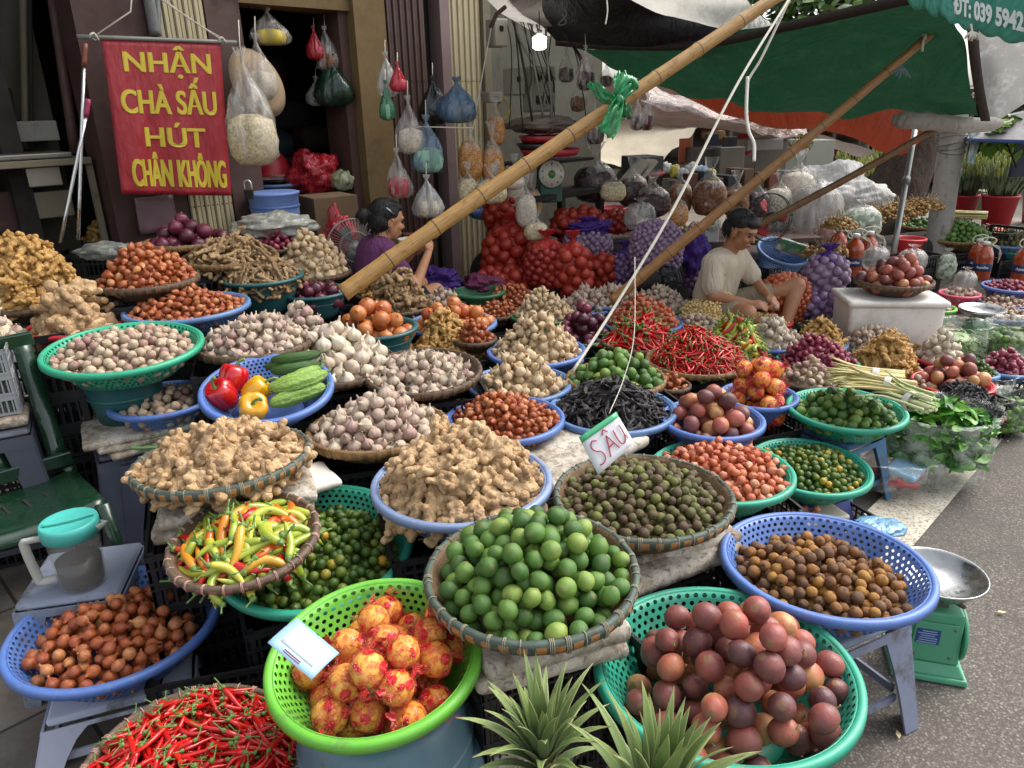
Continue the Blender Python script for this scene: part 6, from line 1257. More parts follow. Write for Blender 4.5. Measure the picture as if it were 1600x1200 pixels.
def hand(w_, d, up, side=1, curl=.6):
    """w_ wrist, d direction, up = back of the hand; returns prims with five separate bent fingers"""
    w_ = Vector(w_); d = Vector(d).normalized(); up = Vector(up); up = (up-d*up.dot(d)).normalized(); s = d.cross(up)*side; out = [('c', w_, .024, w_+d*.045, .03)]
    for i in range(3): out.append(('c', w_+d*.03+s*(.02*(i-1)), .017, w_+d*.075+s*(.024*(i-1)), .014))
    for i, (o_, l) in enumerate(((-.033,.058),(-.011,.07),(.011,.066),(.033,.052))):
        a = w_+d*.08+s*o_; b_ = a+(d*math.cos(curl*.5)-up*math.sin(curl*.5))*l*.55; c = b_+(d*math.cos(curl*1.5)-up*math.sin(curl*1.5))*l*.6; out += [('c', a, .0105, b_, .0095), ('c', b_, .0095, c, .008)]
    a = w_+d*.025-s*.028; b_ = a-s*.022+d*.03-up*.01; out += [('c', a, .014, b_, .011), ('c', b_, .011, b_+d*.03-up*.008+s*.006, .009)]
    return out
def head(tilt=0, nod=0, wide=.074):
    R = Matrix.Rotation(nod, 3, 'Y') @ Matrix.Rotation(tilt, 3, 'X'); v = lambda x, y, z: R @ Vector((x,y,z))
    pr = [('e', v(-.012,0,.025), (.093,wide,.088), R), ('e', v(.022,0,-.035), (.062,.058,.075), R), ('e', v(.05,0,-.083), (.026,.028,.022), R), ('c', v(.078,0,.01), .008, v(.098,0,-.022), .0125), ('e', v(.082,0,-.058), (.012,.024,.013), R),
          ('e', v(.062,.034,-.022), (.024,.022,.022), R), ('e', v(.062,-.034,-.022), (.024,.022,.022), R), ('e', v(.070,0,.028), (.02,.05,.014), R)]
    for s in (-1,1): pr += [('e', v(-.008,s*(wide-.002),-.012), (.018,.009,.03), R @ Matrix.Rotation(s*.3,3,'Z')), ('e', v(.0,s*(wide+.002),-.03), (.009,.007,.013), R)]
    f = []
    for s in (-1,1):
        g = G(); sphere(v(.077,s*.031,.004), (.009,.015,.0055), 10, 6, g, M=R); f.append(('eye', M_EYE, g))
        g = G(); tube([v(.078,s*.014,.025), v(.082,s*.03,.031), v(.070,s*.05,.026)], [.003,.0035,.002], 6, g); f.append(('eyebrow', M_BROW, g))
    g = G(); sphere(v(.0905,0,-.055), (.006,.021,.0055), 10, 6, g, M=R); f.append(('lips', M_LIP, g))
    return pr, f, v, R
# woman in purple, eating, seen from her right side
C = pix(606, 344, 4.3); v_, r_ = view_axes(C); yaw = math.atan2(r_.y, r_.x)+.35
hp, hf, hv, HR = head(0, .28)
# local: x forward (to the right of the picture), y left (away from the camera), z up
arm = [('c', (-.06,-.17,-.19), .05, (.07,-.21,-.41), .042), ('c', (.07,-.21,-.41), .041, (.22,-.12,-.21), .026)]+hand((.22,-.12,-.21), (.25,.25,.55), (.6,-.6,.2), 1, 1.1)
arm2 = [('c', (-.06,.17,-.19), .05, (.08,.2,-.38), .042), ('c', (.08,.2,-.38), .041, (.19,.06,-.22), .026)]+hand((.18,.07,-.22), (.5,-.6,.1), (0,0,-1), -1, .9)
def shrink(pr, k):
    f = lambda q: Vector(q)*k+Vector((0,0,-.012))
    return [('c', f(p[1]), p[2]*k, f(p[3]), p[4]*k) if p[0] == 'c' else ('e', f(p[1]), tuple(x*k for x in p[2])) for p in pr]
KW = .88
body = hp+shrink([('c', (-.03,0,-.05), .054, (-.07,0,-.14), .056), ('c', (-.07,-.13,-.175), .052, (-.07,.13,-.175), .052), ('c', (-.08,0,-.22), .09, (-.12,0,-.45), .10), ('c', (-.13,-.06,-.52), .10, (-.13,.06,-.52), .10), ('c', (-.08,-.1,-.55), .085, (.25,-.14,-.47), .06), ('c', (-.08,.1,-.55), .085, (.25,.14,-.47), .06), ('c', (.25,-.14,-.47), .058, (.2,-.14,-.85), .04), ('c', (.25,.14,-.47), .058, (.2,.14,-.85), .04), ('c', (.2,-.14,-.87), .035, (.32,-.15,-.89), .028), ('c', (.2,.14,-.87), .035, (.32,.15,-.89), .028)]+arm+arm2, KW)
shirt = [('c', (-.075,-.12,-.175), .072, (-.075,.12,-.175), .072), ('c', (-.09,-.05,-.2), .128, (-.14,-.05,-.47), .15), ('c', (-.09,.05,-.2), .128, (-.14,.05,-.47), .15), ('c', (-.065,-.16,-.185), .066, (0,-.19,-.30), .067), ('c', (-.065,.16,-.185), .066, (0,.19,-.30), .067), ('e', (-.14,0,-.56), (.17,.19,.1))]; shirt = shrink(shirt, KW)
hair = [('e', hv(-.028,0,.04), (.094,.082,.085), HR), ('e', hv(-.05,0,-.01), (.068,.078,.075), HR), ('e', hv(.02,0,.082), (.05,.06,.03), HR), ('e', hv(-.15,0,-.0), (.036,.036,.04), HR), ('c', hv(-.1,0,.0), .028, hv(-.14,0,0), .02)]
WM = person(C, yaw, body, 'person in a purple T-shirt eating from a white bowl with chopsticks', M_SKINW, hair, [('shirt', fabric('purple_jersey','5c2a55'), shirt, .010), ('shorts', fabric('black_shorts','141416'), shrink([('c', (-.1,-.1,-.55), .10, (.16,-.13,-.5), .08), ('c', (-.1,.1,-.55), .10, (.16,.13,-.5), .08)], KW), .012)], hf+[('hair_clip', plain('silver_clip','c9cbd0',.25,metal=.8), tube([hv(-.055,-.082,.07), hv(-.03,-.088,.056), hv(-.005,-.083,.042)], .004, 6))])
bw = WM.matrix_basis @ Vector((.155,-.05,-.165)); bw = C+Matrix.Rotation(yaw,3,'Z')@Vector((.13,-.0,-.13))
ob('bowl', lathe([(0,-.055),(.03,-.055),(.034,-.045),(.06,-.02),(.078,.012),(.075,.012),(.055,-.015),(0,-.04)], 40, close=False), plain('white_china','dcd8cf',.25), None, 'white bowl held up by the woman in purple', 'bowl', loc=bw)
Rz = Matrix.Rotation(yaw,3,'Z'); hx = C+Rz@Vector((.24,-.05,-.10)); mo = C+Rz@hv(.095,0,-.056)
ch = empty('chopsticks', mo, None, 'pair of brown wooden chopsticks at the woman\'s mouth', 'chopsticks')
for k_ in (0,1): ob('stick', tube([Vector((0,0,-.004*k_)), (hx-mo)*.5+Vector((0,0,-.01*k_)), (hx-mo)*1.25+Vector((0,0,-.016*k_))], .0032, 6), plain('chopstick_wood','7e4a2a',.5), ch)
sb = C+Rz@Vector((-.12,0,-.59)); stool(sb.x, sb.y, .004, max(.12, sb.z-.004), yaw, '3c4f88', 'stool the woman in purple sits on')
# seated man
C = pix(1158, 360, 4.45); v_, r_ = view_axes(C); yaw = math.atan2(r_.y, r_.x)-.42
hp, hf, hv, HR = head(0, .42, .078)
def shrink(pr, k):
    f = lambda q: Vector(q)*k+Vector((0,0,-.012))
    return [('c', f(p[1]), p[2]*k, f(p[3]), p[4]*k) if p[0] == 'c' else ('e', f(p[1]), tuple(x*k for x in p[2])) for p in pr]
KM = .84
armN = [('c', (-.12,-.18,-.21), .052, (-.06,-.25,-.42), .042), ('c', (-.06,-.25,-.42), .041, (.19,-.16,-.46), .027)]+hand((.19,-.16,-.46), (.7,.35,-.1), (.1,-.5,.8), 1, 1.0)
armF = [('c', (-.08,.17,-.2), .052, (.06,.22,-.40), .042), ('c', (.06,.22,-.40), .041, (.24,.02,-.44), .027)]+hand((.24,.02,-.44), (.7,-.5,-.15), (.2,.4,.8), -1, 1.0)
body = hp+shrink([('c', (-.03,0,-.05), .06, (-.08,0,-.14), .062), ('c', (-.09,-.15,-.185), .053, (-.08,.15,-.185), .053), ('c', (-.1,0,-.25), .09, (-.16,0,-.48), .10), ('c', (-.18,-.06,-.56), .10, (-.18,.06,-.56), .10),
  ('c', (-.12,-.12,-.58), .09, (.22,-.28,-.50), .066), ('c', (.22,-.28,-.5), .062, (.16,.02,-.64), .042), ('c', (.16,.04,-.64), .035, (.24,.10,-.65), .027), ('c', (-.12,.12,-.58), .09, (.33,.30,-.40), .064), ('c', (.33,.30,-.40), .062, (.34,.12,-.66), .042), ('c', (.34,.12,-.67), .036, (.42,.04,-.69), .028)]+armN+armF, KM)
shirt = [('c', (-.1,-.14,-.19), .075, (-.09,.14,-.19), .075), ('c', (-.11,-.06,-.23), .125, (-.17,-.06,-.48), .135), ('c', (-.11,.06,-.23), .125, (-.17,.06,-.48), .135), ('c', (-.12,-.175,-.205), .078, (-.085,-.22,-.36), .08), ('c', (-.08,.165,-.2), .076, (.015,.20,-.34), .078), ('e', (-.18,0,-.56), (.15,.18,.08))]; shirt = shrink(shirt, KM)
hair = [('e', hv(-.022,0,.048), (.092,.083,.078), HR), ('e', hv(-.055,0,.0), (.058,.079,.06), HR), ('e', hv(.035,0,.078), (.055,.062,.033), HR), ('e', hv(.055,0,.066), (.030,.055,.022), HR)]
person(C, yaw, body, 'person in a cream T-shirt sitting cross legged, peeling garlic', M_SKIN, hair, [('shirt', fabric('cream_jersey','b9ad98'), shirt, .010), ('shorts', fabric('khaki_shorts','8d806a'), shrink([('c', (-.14,-.11,-.58), .105, (.10,-.225,-.525), .086), ('c', (-.14,.11,-.58), .105, (.14,.21,-.47), .085), ('e', (-.16,0,-.6), (.15,.19,.1))], KM), .012)], hf)
Rz = Matrix.Rotation(yaw,3,'Z'); q = C+Rz@Vector((.28,-.05,-.42)); ob('garlic_in_hand', ell(12,8), m_clove, None, 'peeled garlic clove in the seated man\'s fingers', 'garlic', loc=q).scale = (.03,.03,.03)
sb = C+Rz@Vector((-.02,0,-.60)); slab(sb.x, sb.y, sb.z*.5, yaw, (.75,.7,max(.05,sb.z)), 'low dark platform under the seated man', 55, M_DK).name = 'platform'
# distant people
def far_person(px, py, D, col, label, yaw=0, cap=None, hairc=None):
    C = pix(px, py, D); pr = [('e', (0,0,0), (.09,.075,.11)), ('c', (0,0,-.1), .05, (0,0,-.18), .06), ('c', (0,-.16,-.24), .06, (0,.16,-.24), .06), ('c', (0,0,-.3), .14, (0,0,-.6), .13), ('c', (0,-.09,-.7), .09, (.08,-.1,-1.1), .06), ('c', (0,.09,-.7), .09, (.0,.1,-1.1), .06), ('c', (.08,-.1,-1.1), .055, (.02,-.1,-C.z+.05), .04), ('c', (0,.1,-1.1), .055, (-.02,.1,-C.z+.05), .04), ('c', (0,-.2,-.26), .045, (.1,-.24,-.52), .035), ('c', (.1,-.24,-.52), .035, (.28,-.16,-.46), .025), ('c', (0,.2,-.26), .045, (.1,.24,-.52), .035), ('c', (.1,.24,-.52), .035, (.28,.16,-.46), .025), ('e', (.095,0,-.01), (.015,.012,.02))]+hand((.28,-.16,-.46), (1,0,0), (0,0,1), 1, .6)+hand((.28,.16,-.46), (1,0,0), (0,0,1), -1, .6)
    return person(C, yaw, pr, label, M_SKINW, [('e', (-.02,0,.03), (.095,.085,.095)), ('c', (-.06,0,0), .05, (-.09,0,-.12), .03)], [('shirt', fabric('shirt_'+str(px), col), [('c', (0,-.15,-.25), .078, (0,.15,-.25), .078), ('c', (0,0,-.3), .165, (0,0,-.68), .16), ('c', (0,-.19,-.26), .06, (.07,-.225,-.42), .055), ('c', (0,.19,-.26), .06, (.07,.225,-.42), .055)], .016), ('trousers', fabric('trousers_'+str(px),'33333b'), [('c', (0,-.09,-.7), .11, (.07,-.1,-1.12), .08), ('c', (0,.09,-.7), .11, (0,.1,-1.12), .08)], .018)], [], .012)
far_person(1330, 244, 11, '5a6a7a', 'distant person with tied hair and grey top beyond the white sheet', 2.6)
far_person(1308, 262, 13, '8d6a5a', 'distant person in brownish top half hidden by the thin pole', .5)
# ------------------------------------------------------------------ fans and scales
def fan(C, rad, label, col, tilt=.3, yaw=0, blade='3c3f42', ring=26, name='electric_fan'):
    e = empty(name, C, (math.pi/2-tilt, 0, yaw), label, 'fan'); m_ = plain('fan_'+col, col, .4); g = G()
    for zz in (-.03, .03):
        for rr in (1, .55): tube([Vector((rad*rr*math.cos(a), rad*rr*math.sin(a), zz*(1.2 if rr < 1 else .4))) for a in np.linspace(0, 2*math.pi, 36)], .0022 if rr < 1 else .004, 5, g)
        for i in range(ring*2): a = math.pi*i/ring; tube([Vector((.03*math.cos(a), .03*math.sin(a), zz*1.5)), Vector((rad*.5*math.cos(a+.1), rad*.5*math.sin(a+.1), zz*1.3)), Vector((rad*math.cos(a+.15), rad*math.sin(a+.15), zz*.4))], .0011, 4, g)
    ob('grille', g, m_, e); ob('hub', lathe([(0,-.05),(.035,-.05),(.04,.04),(0,.045)], 24, close=False), m_, e)
    for k in range(3):
        P=[]
        for i in range(8):
            r_2 = .035+(rad*.82-.035)*i/7; w2 = .10+.45*math.sin(i/7*2.6); P.append([Vector((r_2*math.cos(2.094*k+w2*(j/5-.5)*1.3), r_2*math.sin(2.094*k+w2*(j/5-.5)*1.3), .012*(j/5-.5)*3)) for j in range(6)])
        ob('blade', grid(P), plain('fan_blade', blade, .4), e, solid=.002)
    return e
q = pix(555, 385, 4.65); e = fan(q, .17, 'wire cage fan behind the woman in purple', 'a9a6a0', .1, .3); b_ = q.copy(); ob('stand', tube([Vector((0,-.17,-.0)), Vector((0,-.3,0)), Vector((0,-.5,0))], .014, 8), M_DK, e)
q = pix(1043, 440, 4.9); fan(q, .10, 'small dark fan lying among the garlic baskets', '2a2a2c', .2, -.9); q = pix(1203, 340, 5.4); fan(q, .17, 'black wire fan with red blades behind the seated man', '222222', .1, .2, 'b01c20', 14)
q = pix(1010, 440, 4.85); ob('fan_motor', lathe([(0,-.09),(.05,-.09),(.06,-.05),(.06,.06),(.04,.09),(0,.09)], 24, close=False), M_DK, None, 'dark cylinder of the small fan motor on the garlic', 'motor', loc=q, rot=(0,math.pi/2,.3))
M_SG = plain('scale_green', '4f9a74', .42, .1, 10, .05, 60, '6d6a50', dsc=9, dth=.56); M_PAN = plain('steel_pan', 'a9aaa8', .28, .12, 20, .03, 40, metal=.9)
# green scale in front
def scale_front():
    bx = pixz(1440, 1034, 0.0); e = empty('market_scale', bx+Vector((0,0,.004)), (0,0,-.30), 'green market scale with a blue plate and steel pan on the road', 'scale')
    def rb(x0, x1, y0, y1, z0, z1, tx=0, ty=0): 
        V = [(x0,y0,z0),(x1,y0,z0),(x1,y1,z0),(x0,y1,z0),(x0+tx,y0+ty,z1),(x1-tx,y0+ty,z1),(x1-tx,y1-ty,z1),(x0+tx,y1-ty,z1)]; return G().add(V, [(3,2,1,0),(4,5,6,7),(0,1,5,4),(1,2,6,5),(2,3,7,6),(3,0,4,7)])
    ob('base', rb(-.10,.10,-.09,.09,0,.018,.003,.003), M_SG, e, smooth=False, bevel=.005); ob('skirt', rb(-.092,.092,-.082,.082,.018,.05,.018,.016), M_SG, e, smooth=False, bevel=.004)
    ob('housing', rb(-.073,.073,-.065,.065,.05,.215,.006,.004), M_SG, e, smooth=False, bevel=.006)
    ob('panel', rb(-.058,.058,-.068,-.064,.055,.185,.004,0), M_SG, e, smooth=False, bevel=.002)
    g = rb(-.048,.012,-.0705,-.0685,.115,.162); ob('plate', g, plain('blue_plate','27457c',.4), e, smooth=False)
    g = G(); 
    for i in range(6): box((-.018+random.uniform(-.003,.003), -.0712, .157-.0075*i), (random.uniform(.036,.052), .0006, .0022), g=g)
    ob('plate_lines', g, plain('plate_print','9fb6d6',.5), e, smooth=False)
    g = G()
    for x, z in ((-.045,.075),(.045,.075),(.047,.17)): sphere((x,-.069,z), (.0045,.002,.0045), 10, 6, g)
    ob('screws', g, M_ST, e)
    g = G(); tube([(.072,0,.12),(.083,0,.12)], .078, 40, g); dc_ = ob('dial_case', g, M_SG, e, bevel=.004); g = G(); tube([(.083,0,.12),(.0845,0,.12)], .068, 40, g); ob('dial', g, plain('dial_white','d8d4c8',.4), dc_)
    ob('neck', rb(-.03,.03,-.03,.03,.215,.236), M_ST, e, smooth=False); g = G()
    for a in (0,1): box((0,0,.243), (.17,.012,.006), rot=a*math.pi/2+.78, g=g)
    ob('spider', g, M_ST, e, smooth=False)
    pr = [(0,.247),(.06,.248),(.095,.262),(.118,.290),(.124,.298),(.127,.298),(.127,.294),(.120,.286),(.097,.258),(.06,.244),(0,.243)]
    pn = ob('pan', lathe(pr, 64, close=False), M_PAN, e); pn.scale = (1.0,1.0,1); pn.location = (.0,.02,0)
scale_front()
q = pixz(1523, 512, .10); e = empty('pan_scale', pixz(1523,540,0.0)+Vector((0,0,.004)), None, 'small scale with a steel dish on the pavement behind the bagged greens', 'scale'); hz = .20
ob('dish', lathe([(0,hz),(.08,hz+.004),(.12,hz+.03),(.135,hz+.055),(.138,hz+.055),(.123,hz+.024),(.08,hz-.003),(0,hz-.004)], 48, close=False), M_PAN, e); g = G()
for s_ in (-.05,.05): box((s_,0,hz-.03), (.008,.008,.06), g=g)
ob('arms', g, M_ST, e, smooth=False); ob('housing', box((0,0,hz*.4), (.13,.12,hz*.75), taper=-.12), M_SG, e, smooth=False, bevel=.006)
def dial_scale(px, py, D, rad, label, yaw, col='24463a'):
    q = pix(px, py, D); e = empty('dial_scale', q, (0,0,yaw), label, 'scale'); M2 = plain('dial_body', col, .5); ob('housing', box((0,.07,-.06), (rad*1.7,.12,rad*3.0), taper=-.08), M2, e, smooth=False, bevel=.01)
    g = G(); tube([(0,.012,0),(0,0,0)], rad*1.06, 48, g); ob('bezel', g, M2, e); g = G(); tube([(0,0,0),(0,-.004,0)], rad, 48, g); ob('face', g, plain('scale_face','c9c4b4',.4), e)
    g = G(); tube([(0,-.004,0),(0,-.006,0)], rad*.3, 24, g); ob('badge', g, plain('badge_green','3d8a4a',.5), e); g = G(); sphere((0,-.006,0), (rad*.1,.003,rad*.1), 10, 6, g); ob('badge_centre', g, plain('badge_orange','c05a30',.5), e)
    for k in range(10):
        a = math.pi/2-2*math.pi*k/10; text('numeral', str(k), rad*.22, M_DK, e, Matrix.Translation((rad*.76*math.cos(a), -.0055, rad*.76*math.sin(a)-rad*.07)) @ Matrix.Rotation(math.pi/2,4,'X'), extr=.0003, bold=.0006)
    g = G(); box((0,-.008,rad*.4), (.002,.001,rad*.8), g=g); ob('needle', g, M_DK, e, smooth=False); return e
dial_scale(862, 272, 5.35, .095, 'round white dial scale with a green centre beneath the bamboo pole', .25); dial_scale(1113, 348, 5.6, .06, 'small white dial scale behind the second bamboo pole', -.2, 'a9aaa6')
# ------------------------------------------------------------------ white foam box
def foam_box():
    q = pixz(1382, 525, .0); b = BK['p55']; zt = b.base.z-.003; C = Vector((b.base.x-.03, b.base.y-.03, 0)); e = empty('foam_box', C, (0,0,-.12), 'large white foam box standing under the woven passion fruit basket', 'box')
    Mt = MT('white_foam', .7); p = Mt.pos(); o = Mt.mix(Mt.mapr(Mt.noise(p, 5, 6, .7), .45, .72, 0, .5), 'd9d5cc', '9f9684'); o = Mt.mix(Mt.mapr(Mt.noise(p, 55, 5, .8), .62, .72, 0, .7), o, '6a6152'); Mt.base(o).bump(Mt.noise(p, 90, 4), .35, .003)
    g = rough_box((.52,.34,zt-.035), .02, .0015, 2, .012); 
    for arr in g.v:
        k = .93+.07*((arr[:,2]+zt/2)/zt); arr[:,0] *= k; arr[:,1] *= k; arr[:,2] += (zt-.035)/2+.004
    ob('body', g, Mt.m, e); g = rough_box((.55,.37,.034), .02, .0015, 5, .008)
    for arr in g.v: arr[:,2] += zt-.0175
    ob('lid', g, Mt.m, e)
foam_box()
# ------------------------------------------------------------------ pitcher, chair, left things
def pitcher():
    q = pix(116, 850, 2.08); zt = q.z; z0 = q.z-.13; e = empty('water_jug', (q.x,q.y,z0), (0,0,.2), 'clear plastic jug with a turquoise lid and dark tea', 'jug'); R0 = .066
    t = MT('frosted_plastic', .3); t.base('c8c8c0'); t.alpha(.15)
    def md(t_, i): return 1+.0*t_
    pr = [(.0,.002),(.058,.002),(.06,.01),(.064,.09),(.069,.185),(.071,.186),(.0665,.188),(.0615,.09),(.056,.012),(0,.008)]
    ob('body', lathe(pr, 48, close=False), t.m, e); ob('tea', lathe([(0,.009),(.054,.012),(.0585,.085),(0,.086)], 40, close=False), plain('dark_tea','1b1311',.15), e)
    tl = MT('turquoise_lid', .3); tl.base('4fb8ad'); tl.alpha(.9); ld_ = ob('lid', lathe([(0,.198),(.03,.199),(.06,.202),(.068,.207),(.073,.205),(.075,.195),(.0745,.165),(.0725,.165),(.0725,.19),(.0,.192)], 56, close=False), tl.m, e)
    g = G(); P=[]
    tube(curve([Vector((-.06,-.02,.2075)), Vector((0,-.0,.2045)), Vector((.06,.02,.2075))], 12), .0035, 6, g); ob('lid_ridge', g, tl.m, ld_)
    tb_ = tube(curve([Vector((-.066,0,.16)), Vector((-.105,-.01,.162)), Vector((-.118,-.012,.15)), Vector((-.108,-.01,.045)), Vector((-.098,-.01,.03)), Vector((-.062,0,.028))], 30), .009, 8, flat=1.4); t2 = MT('frosted_handle',.35); t2.base('c0beb4'); t2.alpha(.75); ob('handle', tb_, t2.m, e)
    g = G(); g.add([(.055,-.03,.187),(.055,.03,.187),(.098,.0,.19),(.062,-.012,.155),(.062,.012,.155)], [(0,2,3),(1,4,2),(2,4,3)]); ob('spout', g, t2.m, e, solid=.002)
    stool(q.x-.04, q.y+.06, .004, z0-.004, .2, '7c8494', 'grey blue stool under the turquoise lidded jug', .27, .03)
pitcher()
def chair():
    M_C = plain('green_chair_plastic','14301f',.25,.2,6,.0,40,'6d7468',dsc=6,dth=.6,coat=.3); q = pixz(30, 790, .42); e = empty('plastic_chair', (q.x,q.y,0.004), None, 'dark green plastic chair at the left edge', 'chair'); z = .42
    P=[]
    for i in range(14):
        u = i/13; row=[]
        for j in range(14):
            v = j/13; row.append(Vector((-.20+.40*u, -.20+.40*v, z+.02*math.sin(math.pi*u)*-1+.012*math.cos(v*3)-(.03 if v < .05 else 0))))
        P.append(row)
    s_ = ob('seat', grid(P), M_C, e, solid=.006); g = G()
    for k in range(4):
        sx_, sy_ = (-1,1,1,-1)[k], (-1,-1,1,1)[k]
        gg = G(); tube([(sx_*.19,sy_*.19,z), (sx_*.22,sy_*.22,.0)], [.022,.016], 8, gg); ob('leg', gg, M_C, e)
    # slatted back: slats curve up and outwards
    for k in range(5):
        x = -.17+.085*k; gg = G(); rows = [[Vector((x-.028*(1+.0*t_), .19+.16*t_, z+.02+.42*t_)), Vector((x+.028, .19+.16*t_, z+.02+.42*t_))] for t_ in [i/8 for i in range(9)]]; ob('slat', grid(rows), M_C, e, solid=.006)
    for t_ in (0.02, .98): gg = G(); box((0,.19+.16*t_, z+.02+.42*t_), (.42,.02,.05), g=gg); ob('rail', gg, M_C, e, smooth=False, bevel=.006)
    g = G()
    for k in range(6): box((-.15+.06*k, -.02, z-.016), (.008,.16,.004), rot=.1, g=g)
    ob('grooves', g, M_DK, e, smooth=False); e.rotation_euler = (0,0,.75); return e
chair()
q = pix(-12, 600, 2.5); cr2 = bpy.data.objects.new('plastic_crate', CRM.copy()); COL.objects.link(cr2); cr2.data.materials.clear(); cr2.data.materials.append(plain('grey_crate','8d8f92',.5,dirt='4c4a45')); cr2.location = (q.x-.08,q.y,q.z-.10); cr2.rotation_euler = (0,0,.5); cr2.scale = (.6,.6,.75); tag(cr2, 'pale grey lattice crate at the left edge under the garlic', 'crate')
slab(q.x-.08, q.y, q.z-.12, .5, (.3,.26,.035), 'dirty foam slab under the pale grey crate', 61); stool(q.x-.08, q.y, .004, q.z-.145, .5, '3f4450', 'dark stool under the pale grey crate', .3)
crate(q.x+.45, q.y+.4, .004, .6, .2, 'tall black crate behind the left stools')
# ------------------------------------------------------------------ vegetables in the blue basket
def veg():
    b = VEG; v, r = view_axes(b.C); M3 = b.M3; ks = b.R/.165
    def P(a, c, z): return b.base+M3@(r*a*ks-v*c*ks+Vector((0,0,z)))
    def pepper(a, c, z, col, label, tl, seed, sc=1.0):
        e = empty('bell_pepper', P(a,c,z), tl, label, 'bell pepper', 'bell peppers in the blue basket'); mt = item('pepper_'+col, [(0,col),(1,col)], .05, 1, .18, coat=.5)
        sc *= 1.12; pr = [(0,-.038),(.012,-.043),(.026,-.044),(.036,-.036),(.041,-.015),(.044,.012),(.042,.03),(.034,.042),(.02,.044),(.008,.036),(0,.034)]
        ob('fruit', lathe([(x*sc, z_*sc) for x, z_ in pr], 48, lambda t_, i: 1-.13*(1-abs(math.sin(t_*2+seed)))**2.5*(1 if 0 < i < 9 else .3)+.04*math.sin(t_+seed), close=False), mt, e)
        g = G(); tube(curve([Vector((0,0,.034)), Vector((0,.002,.05)), Vector((.01,.006,.07)), Vector((.022,.01,.075))], 10), [.012,.006,.0045,.0045,.0045,.0048,.005,.0055,.006,.007], 10, g); sphere((0,0,.036), (.017,.017,.005), 12, 6, g); ob('stem', g, m_stem, e)
    pepper(-.12,-.02,.075,'b01218','red bell pepper nearer the left rim of the blue basket',(.5,-.35,0),0); pepper(-.09,.085*-1,.085,'b8141a','red bell pepper behind the other red one',(-.3,.3,0),1)
    pepper(-.045,.06,.07,'d99a12','yellow bell pepper lying in front with its stem up',(.7,.5,0),2); pepper(-.03,-.02,.075,'d8a018','yellow bell pepper behind the front yellow one',(.2,.9,.5),3,.9)
    def cuke(a0, c0, a1, c1, z, rad, nm, mat, label, seed, bumpy=False, bend=.02):
        rad *= 1.12; A = P(a0,c0,z); B = P(a1,c1,z+.01); e = empty(nm, A, None, label, nm.replace('_',' '), nm.replace('_',' ')+'s in the blue basket'); k = 44; d = B-A; sd_ = d.cross(Vector((0,0,1))).normalized(); g = G()
        Pn = [d*(i/(k-1))+sd_*bend*math.sin(math.pi*i/(k-1)) for i in range(k)]; fr = frames(Pn); V=[]; n = 40; L=[]
        for i, (p, x, y) in enumerate(fr):
            t_ = i/(k-1); R_2 = rad*min(1, (math.sin(math.pi*min(max(t_,.0),1))**.42)*1.05+.03)
            for j in range(n):
                th = 2*math.pi*j/n; R3 = R_2*(1+(.12*abs(math.sin(th*4))+.10*noise.noise(Vector((th*3,t_*22,seed))) if bumpy else .015*math.sin(th*5))); V.append(p+(x*math.cos(th)+y*math.sin(th))*R3); L.append((math.cos(th), math.sin(th), t_))
        g.add(V, [(i*n+j, i*n+(j+1)%n, (i+1)*n+(j+1)%n, (i+1)*n+j) for i in range(k-1) for j in range(n)]+[tuple(range(n-1,-1,-1)), tuple((k-1)*n+j for j in range(n))], lc=L); ob('fruit', g, mat, e); ob('stem', tube([d*1.0, d*1.03, d*1.07+Vector((0,0,.01))], [.006,.004,.005], 8), m_stem, e)
    def vm(nm, a, c, sc):
        t = MT(nm, .38); l = t.lc(); n = t.noise(t.scl(l, 5, 5, 1.2 if 'cuc' in nm else 9), sc, 4); t.base(t.ramp(n, [(.35,a),(.6,c)])); t.bump(n, .5, .01); return t.m
    MC_ = vm('cucumber_skin','1d3d14','3f6424',2); MB_ = vm('bitter_melon_skin','55802a','93b052',2)
    cuke(-.0,-.11,.14,-.125,.10,.019,'cucumber',MC_,'dark cucumber farthest back in the blue basket',1); cuke(.015,-.085,.155,-.075,.10,.020,'cucumber',MC_,'dark cucumber next to the bitter melons',2); cuke(.02,-.11,.16,-.10,.125,.018,'cucumber',MC_,'dark cucumber lying on the other two',3)
    cuke(-.0,.02,.15,-.045,.105,.022,'bitter_melon',MB_,'bitter melon in the middle of the green row',4,True); cuke(.0,.075,.155,.035,.085,.025,'bitter_melon',MB_,'bitter melon nearest the front rim',5,True,-.01); cuke(.01,.04,.165,-.0,.115,.022,'bitter_melon',MB_,'bitter melon lying on top between the others',6,True)
veg()
# ------------------------------------------------------------------ cards
def card(c4, name, label, front, D, extra=None):
    V = [pix(*p) for p in c4]; C = sum(V, Vector((0,0,0)))/4; e = empty(name, C, None, label, 'card'); n = (V[1]-V[0]).cross(V[3]-V[0]).normalized(); n = n if n.dot(EYE-C) > 0 else -n
    P = [[(V[0]*(1-u)+V[1]*u)*(1-v)+(V[3]*(1-u)+V[2]*u)*v-C+n*.004*math.sin(u*3) for v in [j/6 for j in range(7)]] for u in [i/6 for i in range(7)]]
    ob('board', grid(P), front, e, solid=.0015); return e, V, C, n
M_PAPER = plain('white_card','d8d8da',.35,.05,12,.05,40)
e, V, C, n = card([(905,685,1.78),(963,645,1.80),(991,692,1.80),(935,742,1.77)], 'price_card', 'white handwritten card reading SÂU hung over the dark plums', M_PAPER, 1.78)
def onc(V, C, n, u, v, off=.004): return (V[0]*(1-u)+V[1]*u)*(1-v)+(V[3]*(1-u)+V[2]*u)*v-C+n*(off+.004*math.sin(u*3))
